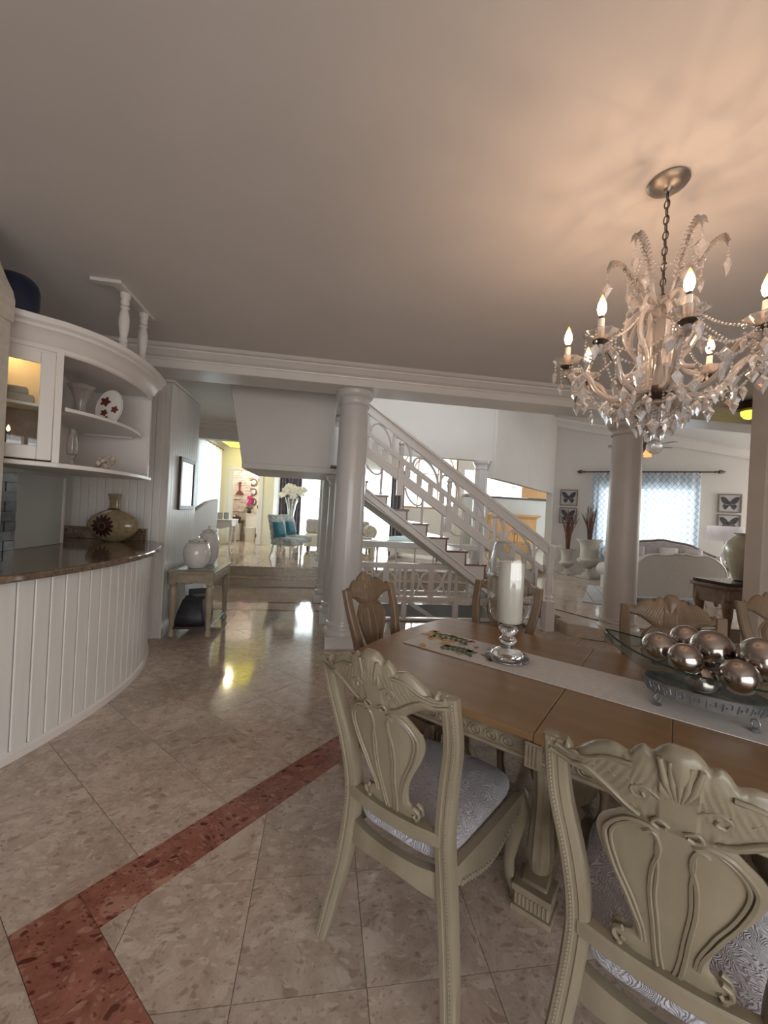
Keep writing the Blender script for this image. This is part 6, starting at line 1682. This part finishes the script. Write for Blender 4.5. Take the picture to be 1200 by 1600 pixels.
slipper(-0.78, 9.35, math.radians(62), 'floral slipper chair with a teal cushion, nearer of the two by the flower vase')
slipper(-0.62, 10.30, math.radians(62), 'floral slipper chair with a teal cushion, farther of the two by the flower vase')
cushion(-0.93, 9.27, 0.80, math.radians(62), 'teal cushion on the nearer floral slipper chair', tilt=-0.30)
cushion(-0.77, 10.22, 0.80, math.radians(62), 'teal cushion on the farther floral slipper chair', tilt=-0.30)
# tall vase with white flowers on a small stand
fs = thing('pedestal_stand', 'small white pedestal under the tall flower vase', 'pedestal', (-0.98, 12.3, 0.338))
MB().lathe([(0.22, 0), (0.22, 0.04), (0.10, 0.08), (0.09, 0.36), (0.16, 0.42), (0.2, 0.45), (0, 0.45)], 20).build('body', 'white_lacquer', fs)
fv = thing('flower_vase', 'tall flared glass vase holding large white silk flowers', 'vase', (-0.98, 12.3, 0.789))
MB().lathe([(0.07, 0), (0.075, 0.02), (0.07, 0.2), (0.09, 0.5), (0.14, 0.78), (0.19, 0.92), (0.185, 0.92), (0.13, 0.78), (0.08, 0.5), (0.06, 0.2), (0, 0.05)], 20).build('body', 'glass', fv)
m = MB()
for k in range(9):
    a = 2 * PI * k / 9; m.tube([(0.03 * math.cos(a), 0.03 * math.sin(a), 0.06), (0.08 * math.cos(a), 0.08 * math.sin(a), 0.6), (0.2 * math.cos(a), 0.2 * math.sin(a), 1.0)], 0.008, 5)
m.build('stems', 'white_petal', fv)
m = MB(); rs = random.Random(21)
for k in range(24):
    a = rs.uniform(0, 6.28); rr = rs.uniform(0.05, 0.40); c = Vector((rr * math.cos(a), rr * math.sin(a) * 0.8, 1.02 + rs.uniform(0, 0.34) - rr * 0.22))
    for p_ in range(5):
        b = 2 * PI * p_ / 5 + a; tip = c + Vector((0.13 * math.cos(b), 0.06 * math.sin(b), 0.09 * math.sin(b) + 0.02)); mid_ = c.lerp(tip, 0.55) + Vector((0, 0, 0.025))
        s_ = Vector((-math.sin(b), 0.3, math.cos(b))) * 0.045
        m.add([c, mid_ + s_, tip, mid_ - s_], [(0, 1, 2, 3)])
stuff(m.build('blossoms', 'white_petal', fv, fix=False, angle=0))
gr_ = thing('rug', 'small grey rug under the rear window, partly hidden by the columns', 'rug', (-0.1, 11.3, 0.338)); MB().box(-0.25, 1.2, -0.7, -0.3, 0, 0.012).build('pile', 'rug', gr_, angle=0)
# sofa end, coffee table and bench seen under the stairs
cf = thing('coffee_table', 'cream coffee table seen under the stairs', 'table', (0.75, 9.6, 0.338))
MB().prism(rrect(-0.5, 0.52, -0.35, 0.35, 0.05, 3), 0.42, 0.50).build('top', 'white_lacquer', cf, bevel=0.01); MB().box(-0.46, 0.48, -0.31, 0.31, 0.30, 0.42).build('apron', 'cream_wall', cf, angle=0)
for sx in (-0.42, 0.44):
    for sy in (-0.27, 0.27): MB().lathe([(0.025, 0), (0.045, 0.05), (0.03, 0.15), (0.045, 0.28), (0.045, 0.30)], 10, (sx, sy, 0)).build('leg', 'cream_wall', cf)
tray = thing('tray', 'pale blue tray on the cream coffee table', 'tray', (0.95, 9.55, 0.839)); MB().prism(rrect(-0.2, 0.2, -0.14, 0.14, 0.04, 3), 0, 0.03).build('body', 'floral', tray)
so = thing('tufted_sofa', 'grey beige sofa with a rounded arm seen under the stairs', 'sofa', (0.6, 11.4, 0.338))
MB().box(-1.1, 0.75, -0.35, 0.5, 0.12, 0.44).build('base', 'cream_wall', so, angle=0, bevel=0.03); MB().box(-1.1, 0.75, 0.35, 0.55, 0.44, 0.85).build('backrest', 'sofa_seat', so, angle=0, bevel=0.06)
m = MB(); m.lathe([(0.0, -0.42), (0.15, -0.41), (0.18, -0.36), (0.18, 0.4), (0, 0.42)], 16, (0.72, 0.05, 0.58), axis='y'); m.box(0.60, 0.84, -0.32, 0.42, 0.1, 0.55); m.build('arm', 'ledge_stone', so)
for sx in (-1.0, 0.7):
    for sy in (-0.28, 0.42): MB().lathe([(0.03, 0), (0.035, 0.12)], 8, (sx, sy, 0)).build('leg', 'black_wood', so)
cushion(0.42, 11.28, 0.80, 0.3, 'dark teal cushion on the sofa seen under the stairs', tilt=-0.2, s=0.21, grp=None)
bn = thing('bench_sofa', 'white chaise with a pale blue throw seen under the stairs', 'chaise', (2.45, 10.3, 0.338), math.radians(-38))
MB().prism(rrect(-0.75, 0.75, -0.3, 0.3, 0.06, 3), 0.26, 0.42).build('seat', 'white_lacquer', bn, bevel=0.02)
MB().prism(rrect(-0.70, 0.1, -0.31, 0.31, 0.08, 3), 0.421, 0.52).build('throw', 'sheer', bn, bevel=0.02)
m = MB(); m.box(-0.72, 0.72, -0.27, 0.27, 0.12, 0.26); m.build('apron', 'white_lacquer', bn, angle=0); MB().box(0.35, 0.75, -0.28, 0.28, 0.42, 0.62).build('bolster', 'commode_wood', bn, angle=0, bevel=0.05)
for sx in (-0.68, 0.68):
    for sy in (-0.24, 0.24): MB().lathe([(0.02, 0), (0.03, 0.12)], 8, (sx, sy, 0)).build('leg', 'black_wood', bn)
pe = thing('pendant_lamp', 'yellow glass pendant glimpsed through the stair rail', 'pendant lamp', (2.35, 11.0, 3.15))
MB().lathe([(0.0, 0.0), (0.14, 0.04), (0.20, 0.14), (0.18, 0.2), (0.05, 0.25), (0, 0.25)], 18).build('shade', 'yellow_light', pe); MB().tube([(0, 0, 0.25), (0, 0, 1.55)], 0.012, 6).build('stem', 'bronze', pe)

# ================================================================== LIVING ROOM (right)
def LWP(a, d, z=0.167):
    """along the window wall a, out from it d"""
    return Vector((5.95 + ca * a + sa * d, 9.92 + sa * a - ca * d, z))
window_frame('window_6', 'living room window behind the trellis sheers', 1.15, 3.15, 0.95, 2.45, 0.08, 2, 1, loc=(5.95, 9.92, 0), rz=ang)
cr_ = thing('curtain_rod', 'bronze curtain rod with leaf finials over the living room window', 'curtain rod', tuple(LWP(0, 0.10, 2.80)), ang)
MB().tube([(0.82, 0, 0), (3.42, 0, 0)], 0.016, 8).build('rod', 'bronze', cr_)
for x, s in ((0.82, -1), (3.42, 1)):
    MB().lathe([(0.016, 0), (0.03, 0.03), (0.02, 0.06), (0.045, 0.10), (0.03, 0.17), (0, 0.22)], 10, axis='x', c=(0, 0, 0)).build('finial', 'bronze', cr_).matrix_local = Matrix.Translation((x, 0, 0)) @ Matrix.Scale(s, 4, (1, 0, 0))
for k in range(16):
    x = 1.02 + k * 0.143
    if 0: pass
    MB().tube([(x + 0.0, 0.026 * math.cos(a), 0.026 * math.sin(a) - 0.008) for a in [2 * PI * i / 10 for i in range(10)]], 0.007, 4, closed=True).build('ring', 'bronze', cr_)
lc1 = thing('sheer_curtain', 'trellis patterned sheer curtains in the living room window, sky blue put into their colour', 'curtain', tuple(LWP(0, 0.10, 0)), ang)
curtain('panel', 'sheer_pattern', lc1, 0.98, 2.05, 0.62, 2.77, 8, 0.032)
curtain('panel', 'sheer_pattern', lc1, 2.08, 3.20, 0.42, 2.77, 8, 0.032)
# butterfly pictures
def butterfly(a, z, s, label):
    p = LWP(a, 0.0, z); f = thing('butterfly_picture', label, 'picture', tuple(p), ang, 'framed butterfly prints'); m = MB()
    w = 0.21 * s
    for x0, x1, z0, z1 in ((-w, w, w - 0.025, w), (-w, w, -w, -w + 0.025), (-w, -w + 0.025, -w + 0.025, w - 0.025), (w - 0.025, w, -w + 0.025, w - 0.025)): m.box(x0, x1, -0.03, -0.002, z0, z1)
    m.build('frame', 'pic_frame', f, angle=0)
    MB().box(-w + 0.02, w - 0.02, -0.012, -0.004, -w + 0.02, w - 0.02).build('print', 'art_paper', f, angle=0)
    for sx in (-1, 1):
        m = MB(); q = s
        up = [(0.005, -0.02), (0.012, 0.04), (0.05, 0.105), (0.11, 0.145), (0.165, 0.14), (0.16, 0.09), (0.135, 0.035), (0.10, -0.005), (0.05, -0.025)]
        lo = [(0.005, -0.03), (0.05, -0.035), (0.10, -0.02), (0.125, -0.06), (0.105, -0.115), (0.07, -0.14), (0.035, -0.10), (0.015, -0.06)]
        for pl in (up, lo): m.prism([(sx * x * q, z_ * q) for x, z_ in crv(pl, 3, True)], -0.015, -0.0125, lambda x, z_, y: (x, y, z_))
        m.build('wing', 'art_dark', f, angle=0)
    MB().lathe([(0, -0.06 * s), (0.008 * s, -0.03 * s), (0.008 * s, 0.04 * s), (0, 0.06 * s)], 8, (0, -0.014, 0)).build('insect_body', 'art_dark', f)
butterfly(0.45, 2.13, 1.0, 'upper framed butterfly print left of the living room window')
butterfly(0.45, 1.66, 1.0, 'lower framed butterfly print left of the window, behind the reeds')
butterfly(3.75, 2.10, 1.0, 'upper framed butterfly print right of the living room window')
butterfly(3.75, 1.64, 1.0, 'lower framed butterfly print right of the window, behind the lamp')
# urns with dried reeds
def urn(x, y, s, label, lab2, n, hh):
    u = thing('stone_urn', label, 'urn', (x, y, 0.168), 0.3, 'stone urns by the living room wall')
    MB().box(-0.17 * s, 0.17 * s, -0.17 * s, 0.17 * s, 0, 0.05 * s).build('plinth', 'stone_urn', u, angle=0, bevel=0.006)
    MB().lathe([(0.13 * s, 0.05 * s), (0.12 * s, 0.08 * s), (0.055 * s, 0.13 * s), (0.05 * s, 0.19 * s), (0.075 * s, 0.21 * s)], 24).build('foot', 'stone_urn', u)
    MB().lathe([(0.05 * s, 0.21 * s), (0.14 * s, 0.25 * s), (0.215 * s, 0.33 * s), (0.225 * s, 0.37 * s), (0.185 * s, 0.40 * s), (0.165 * s, 0.43 * s), (0.17 * s, 0.62 * s), (0.19 * s, 0.72 * s), (0.245 * s, 0.77 * s), (0.25 * s, 0.79 * s), (0.20 * s, 0.79 * s), (0.16 * s, 0.70 * s), (0, 0.62 * s)], 32, ripple=lambda a, z: 0.03 * math.cos(18 * a) if 0.22 * s < z < 0.36 * s else 0).build('bowl', 'stone_urn', u)
    r = thing('dried_reeds', lab2, 'reeds', (x, y, 0.168 + 0.625 * s), 0, 'dried reeds in the stone urns'); m = MB(); rs = random.Random(int(x * 100))
    for k in range(n):
        a = rs.uniform(0, 6.28); t = rs.uniform(0.2, 1.0); h = hh * rs.uniform(0.75, 1.0)
        p0 = Vector((0.03 * math.cos(a), 0.03 * math.sin(a), 0)); p1 = Vector((0.07 * math.cos(a + 0.4), 0.07 * math.sin(a + 0.4), h * 0.55)); p2 = Vector((0.24 * t * math.cos(a + 0.6), 0.24 * t * math.sin(a + 0.6), h))
        m.tube(crv([p0, p1, p2], 3), [0.009, 0.010, 0.010, 0.010, 0.010, 0.009, 0.004], 5)
    stuff(m.build('stalks', 'reed', r, angle=80))
urn(6.12, 9.30, 0.82, 'smaller stone urn with reeds, left of the two by the living room wall', 'dried red brown reeds in the smaller left urn', 26, 1.15)
urn(6.36, 8.80, 1.18, 'larger stone urn with reeds, right of the two by the living room wall', 'dried red brown reeds in the larger right urn', 18, 1.05)
# rug
rg = thing('rug', 'pale grey rug with thin dark diamond lines on the living room floor', 'rug', (5.75, 6.75, 0.168), math.radians(52))
MB().box(-1.35, 0.72, -1.0, 0.72, 0, 0.014).build('pile', 'rug', rg, angle=0)
m = MB()
for k in range(-3, 4):
    for s in (-1, 1):
        m.bar((-1.3, 0.25 * k - 0.2, 0.0155), (0.68, 0.25 * k - 0.2 + s * 0.9 if abs(0.25 * k - 0.2 + s * 0.9) < 0.7 else 0.25 * k - 0.2 + s * 0.3, 0.0155), 0.012, 0.003)
m.build('diamond_lines', 'rug_line', rg, angle=0)
# window sofa
ws = thing('serpentine_sofa', 'mauve grey sofa with a dark serpentine frame under the living room window', 'sofa', tuple(LWP(2.42, 0.97)), ang)
MB().box(-0.95, 0.95, -0.42, 0.40, 0.20, 0.42).build('base', 'sofa_white', ws, angle=0, bevel=0.03)
MB().box(-0.80, 0.80, -0.45, 0.25, 0.421, 0.52).build('seat_cushion', 'sofa_seat', ws, angle=0, bevel=0.04)
btop = smooth_tab([(-1.0, 0.70), (-0.8, 0.78), (-0.5, 0.93), (-0.2, 0.98), (0, 1.01), (0.2, 0.98), (0.5, 0.93), (0.8, 0.78), (1.0, 0.70)])
xs_ = [-1.0 + k * 0.05 for k in range(41)]
MB().prism([(-1.0, 0.35), (1.0, 0.35)] + [(x, btop(x)) for x in xs_[::-1]], 0.22, 0.36, lambda x, z, y: (x, y, z)).build('backrest', 'sofa_seat', ws, bevel=0.02)
MB().tube([(x, 0.27, btop(x) + 0.01) for x in xs_], 0.035, 8).build('carved_rail', 'sofa_frame', ws)
for s in (-1, 1):
    sec = [(s * x, z) for x, z in crv([(0.86, 0.15), (0.98, 0.18), (1.02, 0.38), (1.05, 0.52), (1.16, 0.60), (1.17, 0.72), (1.06, 0.77), (0.95, 0.72), (0.92, 0.58), (0.86, 0.45)], 4, True)]
    MB().prism(sec, -0.46, 0.34, lambda x, z, y: (x, y, z)).build('arm', 'sofa_white', ws, bevel=0.015)
    for y in (-0.38, 0.3): MB().lathe([(0.03, 0), (0.045, 0.08), (0.035, 0.16), (0.035, 0.2)], 10, (s * 0.9, y, 0)).build('foot', 'sofa_white', ws)
for x, lab, mt in ((-0.5, 'mauve cushion at the left on the window sofa', 'sofa_seat'), (0.12, 'pale lilac cushion in the middle of the window sofa', 'sofa_white'), (0.55, 'mauve cushion at the right on the window sofa', 'sofa_seat')):
    q = LWP(2.42 + x, 0.86, 0.70); cushion(q.x, q.y, q.z, ang, lab, mt, 0.19, -0.35, 'cushions on the window sofa')
# white sofa seen from behind
wb = thing('white_sofa', 'large white sofa with a scalloped back seen from behind', 'sofa', (5.95, 5.95, 0.183), math.radians(-4))
half = [(0.0, 0.86), (0.10, 0.875), (0.16, 0.855), (0.30, 0.84), (0.45, 0.85), (0.62, 0.80), (0.76, 0.70), (0.83, 0.60), (0.86, 0.50), (0.93, 0.46), (0.955, 0.40), (0.92, 0.33), (0.84, 0.28), (0.78, 0.22), (0.76, 0.12)]
pr_ = crv(half, 4); poly = [(-p.x, p.y) for p in pr_] + [(p.x, p.y) for p in pr_[::-1]][:-1]
MB().prism(poly, -0.06, 0.08, lambda x, z, y: (x, y, z)).build('backrest', 'sofa_white', wb, angle=50, bevel=0.02)
MB().tube([(p[0], -0.06, p[1] + 0.004) for p in poly], 0.012, 6).build('piping', 'white_lacquer', wb)
MB().box(-0.74, 0.74, 0.08, 0.75, 0.14, 0.42).build('seat', 'sofa_white', wb, angle=0, bevel=0.04)
for s in (-1, 1):
    MB().lathe([(0.0, 0.0), (0.11, 0.01), (0.12, 0.05), (0.12, 0.72), (0.0, 0.74)], 16, (s * 0.82, 0.06, 0.48), axis='y').build('arm_roll', 'sofa_white', wb)
    MB().box(min(s * 0.72, s * 0.88), max(s * 0.72, s * 0.88), 0.08, 0.74, 0.12, 0.45).build('arm', 'sofa_white', wb, angle=0, bevel=0.03)
    for y in (0.0, 0.66): MB().lathe([(0.025, 0), (0.04, 0.06), (0.03, 0.14)], 10, (s * 0.74, y, 0)).build('foot', 'sofa_frame', wb)
# living coffee table with bits on it
lt = thing('glass_side_table', 'low side table with a glass top between the living room sofas', 'table', (6.25, 7.35, 0.168))
MB().lathe([(0.36, 0.44), (0.37, 0.455), (0.36, 0.47), (0.0, 0.47)], 28).build('top', 'glass', lt); MB().tube([(0.36 * math.cos(a), 0.36 * math.sin(a), 0.455) for a in [2 * PI * k / 30 for k in range(30)]], 0.02, 6, closed=True).build('rim', 'sofa_frame', lt)
for k in range(3):
    a = 2 * PI * k / 3 + 0.5; MB().tube(crv([(0.34 * math.cos(a), 0.34 * math.sin(a), 0.0), (0.2 * math.cos(a), 0.2 * math.sin(a), 0.2), (0.33 * math.cos(a), 0.33 * math.sin(a), 0.44)], 5), 0.022, 8).build('leg', 'sofa_frame', lt)
bx_ = thing('white_jar', 'small white lidded jar on the low glass table', 'jar', (6.19, 7.25, 0.639)); MB().lathe([(0.05, 0), (0.075, 0.03), (0.08, 0.08), (0.05, 0.11), (0.055, 0.115), (0.02, 0.14), (0, 0.15)], 18).build('body', 'porcelain', bx_)
# table lamp on an end table
et = thing('end_table', 'dark round end table carrying the lamp by the living room wall', 'table', (7.49, 6.51, 0.168))
MB().lathe([(0.26, 0.60), (0.27, 0.615), (0.26, 0.64), (0, 0.64)], 24).build('top', 'commode_wood', et); MB().lathe([(0.18, 0), (0.18, 0.03), (0.05, 0.08), (0.04, 0.3), (0.06, 0.5), (0.1, 0.6)], 16).build('stem', 'commode_wood', et)
tl = thing('table_lamp', 'table lamp with a white drum shade on the end table', 'lamp', (7.49, 6.51, 0.809))
MB().lathe([(0.08, 0), (0.08, 0.02), (0.025, 0.05), (0.05, 0.12), (0.055, 0.2), (0.02, 0.28), (0.03, 0.34), (0.012, 0.38), (0.010, 0.52)], 18).build('base', 'crystal', tl)
MB().lathe([(0.29, 0.47), (0.27, 0.76)], 32).build('shade', 'shade', tl)
tl.children[-1].data.polygons[-1].use_smooth = False
bmx = bmesh.new(); bmx.from_mesh(tl.children[1].data if tl.children[1].name.startswith('shade') else tl.children[0].data)
bmesh.ops.delete(bmx, geom=[f for f in bmx.faces if len(f.verts) > 4], context='FACES_ONLY'); bmx.to_mesh(tl.children[1].data if tl.children[1].name.startswith('shade') else tl.children[0].data); bmx.free()
# carved console with dark top and the pale vase
cm = thing('carved_console', 'carved brown console with a dark marble top behind the dining chairs', 'console', (5.08, 4.22, 0.0))
MB().prism(rrect(-0.42, 0.75, -0.24, 0.24, 0.04, 3), 0.845, 0.88).build('top', 'dark_top', cm, bevel=0.01)
MB().prism(rrect(-0.44, 0.77, -0.26, 0.26, 0.04, 3), 0.80, 0.844).build('cornice', 'commode_wood', cm, bevel=0.01)
ap = [(-0.40, 0.80), (-0.40, 0.68), (-0.34, 0.60), (-0.24, 0.56), (-0.18, 0.62), (-0.10, 0.66), (0.0, 0.56), (0.17, 0.50), (0.34, 0.56), (0.44, 0.66), (0.52, 0.62), (0.58, 0.56), (0.68, 0.60), (0.74, 0.68), (0.74, 0.80)]
MB().prism(ap, -0.25, -0.21, lambda x, z, y: (x, y, z)).build('apron', 'commode_wood', cm, angle=0, bevel=0.01)
MB().box(-0.40, -0.36, -0.21, 0.22, 0.62, 0.80).build('side_apron', 'commode_wood', cm, angle=0)
m = MB()
for k in range(7):
    a = PI * (k + 0.5) / 7 + PI; m.tube([(0.17, -0.25, 0.62), (0.17 + 0.05 * math.cos(a), -0.275, 0.62 + 0.05 * math.sin(a)), (0.17 + 0.10 * math.cos(a), -0.262, 0.62 + 0.10 * math.sin(a))], [0.008, 0.018, 0.012], 6)
for s in (-1, 1): m.tube(crv([(0.17 + s * 0.1, -0.262, 0.66), (0.17 + s * 0.2, -0.268, 0.72), (0.17 + s * 0.3, -0.262, 0.68), (0.17 + s * 0.26, -0.262, 0.64), (0.17 + s * 0.22, -0.262, 0.67)], 5), 0.016, 6)
m.build('shell_carving', 'commode_wood', cm)
for x in (-0.34, 0.68):
    for y in (-0.18, 0.18):
        r_ = []
        for z, o, r in ((0, 0.04, 0.03), (0.05, 0.04, 0.04), (0.12, 0.0, 0.026), (0.35, -0.02, 0.03), (0.5, 0.0, 0.05), (0.62, 0.02, 0.06), (0.8, 0.0, 0.05)):
            r_.append([(x + (o if x > 0 else -o) + r * math.cos(a), y - o * 0.5 + r * math.sin(a), z) for a in [2 * PI * k / 8 for k in range(8)]])
        MB().loft(r_).build('leg', 'commode_wood', cm, angle=60)
pv = thing('pale_vase', 'large pale lime crackled vase on the dark topped console', 'vase', (5.19, 4.22, 0.881))
MB().lathe([(r * 1.1, z * 1.08) for r, z in [(0.10, 0), (0.115, 0.01), (0.13, 0.06), (0.17, 0.16), (0.205, 0.28), (0.21, 0.36), (0.185, 0.44), (0.13, 0.50), (0.10, 0.52), (0.13, 0.545), (0.125, 0.545), (0.09, 0.52), (0, 0.5)]], 36).build('body', 'pale_vase', pv)
# ceiling fan and lamp in the living room
cfn = thing('ceiling_fan', 'brown ceiling fan with amber glass shades in the living room', 'ceiling fan', (6.35, 7.3, 3.0))
MB().tube([(0, 0, 0.15), (0, 0, 1.0)], 0.015, 8).build('down_rod', 'bronze', cfn); MB().lathe([(0.03, 0.2), (0.10, 0.17), (0.11, 0.08), (0.06, 0.04), (0.03, 0.0), (0, 0)], 20).build('motor', 'bronze', cfn)
for k in range(5):
    a = 2 * PI * k / 5; b_ = MB(); u = Vector((math.cos(a), math.sin(a), 0)); v = Vector((-math.sin(a), math.cos(a), 0.12))
    b_.add([u * 0.12 - v * 0.03 + Vector((0, 0, .13)), u * 0.2 - v * 0.07 + Vector((0, 0, .13)), u * 0.62 - v * 0.075 + Vector((0, 0, .13)), u * 0.62 + v * 0.075 + Vector((0, 0, .13)), u * 0.2 + v * 0.07 + Vector((0, 0, .13)), u * 0.12 + v * 0.03 + Vector((0, 0, .13))] + [], [(0, 1, 2, 3, 4, 5)])
    o = b_.build('blade', 'bronze', cfn, angle=0, fix=False); sm_ = o.modifiers.new('thickness', 'SOLIDIFY'); sm_.thickness = 0.008
for k in range(3):
    a = 2 * PI * k / 3 + 0.3; MB().lathe([(0.03, 0.0), (0.05, -0.04), (0.075, -0.10), (0.06, -0.10), (0.03, -0.03)], 14, (0.17 * math.cos(a), 0.17 * math.sin(a), 0.02)).build('lamp_shade', 'amber_light', cfn)
clp = thing('ceiling_lamp', 'dark ceiling lamp with yellow glass near the right edge', 'ceiling lamp', (4.79, 3.95, 2.899))
MB().lathe([(0.0, 0.10), (0.09, 0.10), (0.10, 0.06), (0.13, 0.0), (0.09, -0.02), (0, -0.02)], 18).build('canopy', 'bronze', clp); MB().lathe([(0.085, -0.021), (0.08, -0.06), (0.05, -0.10), (0, -0.115)], 18).build('glass', 'yellow_light', clp)
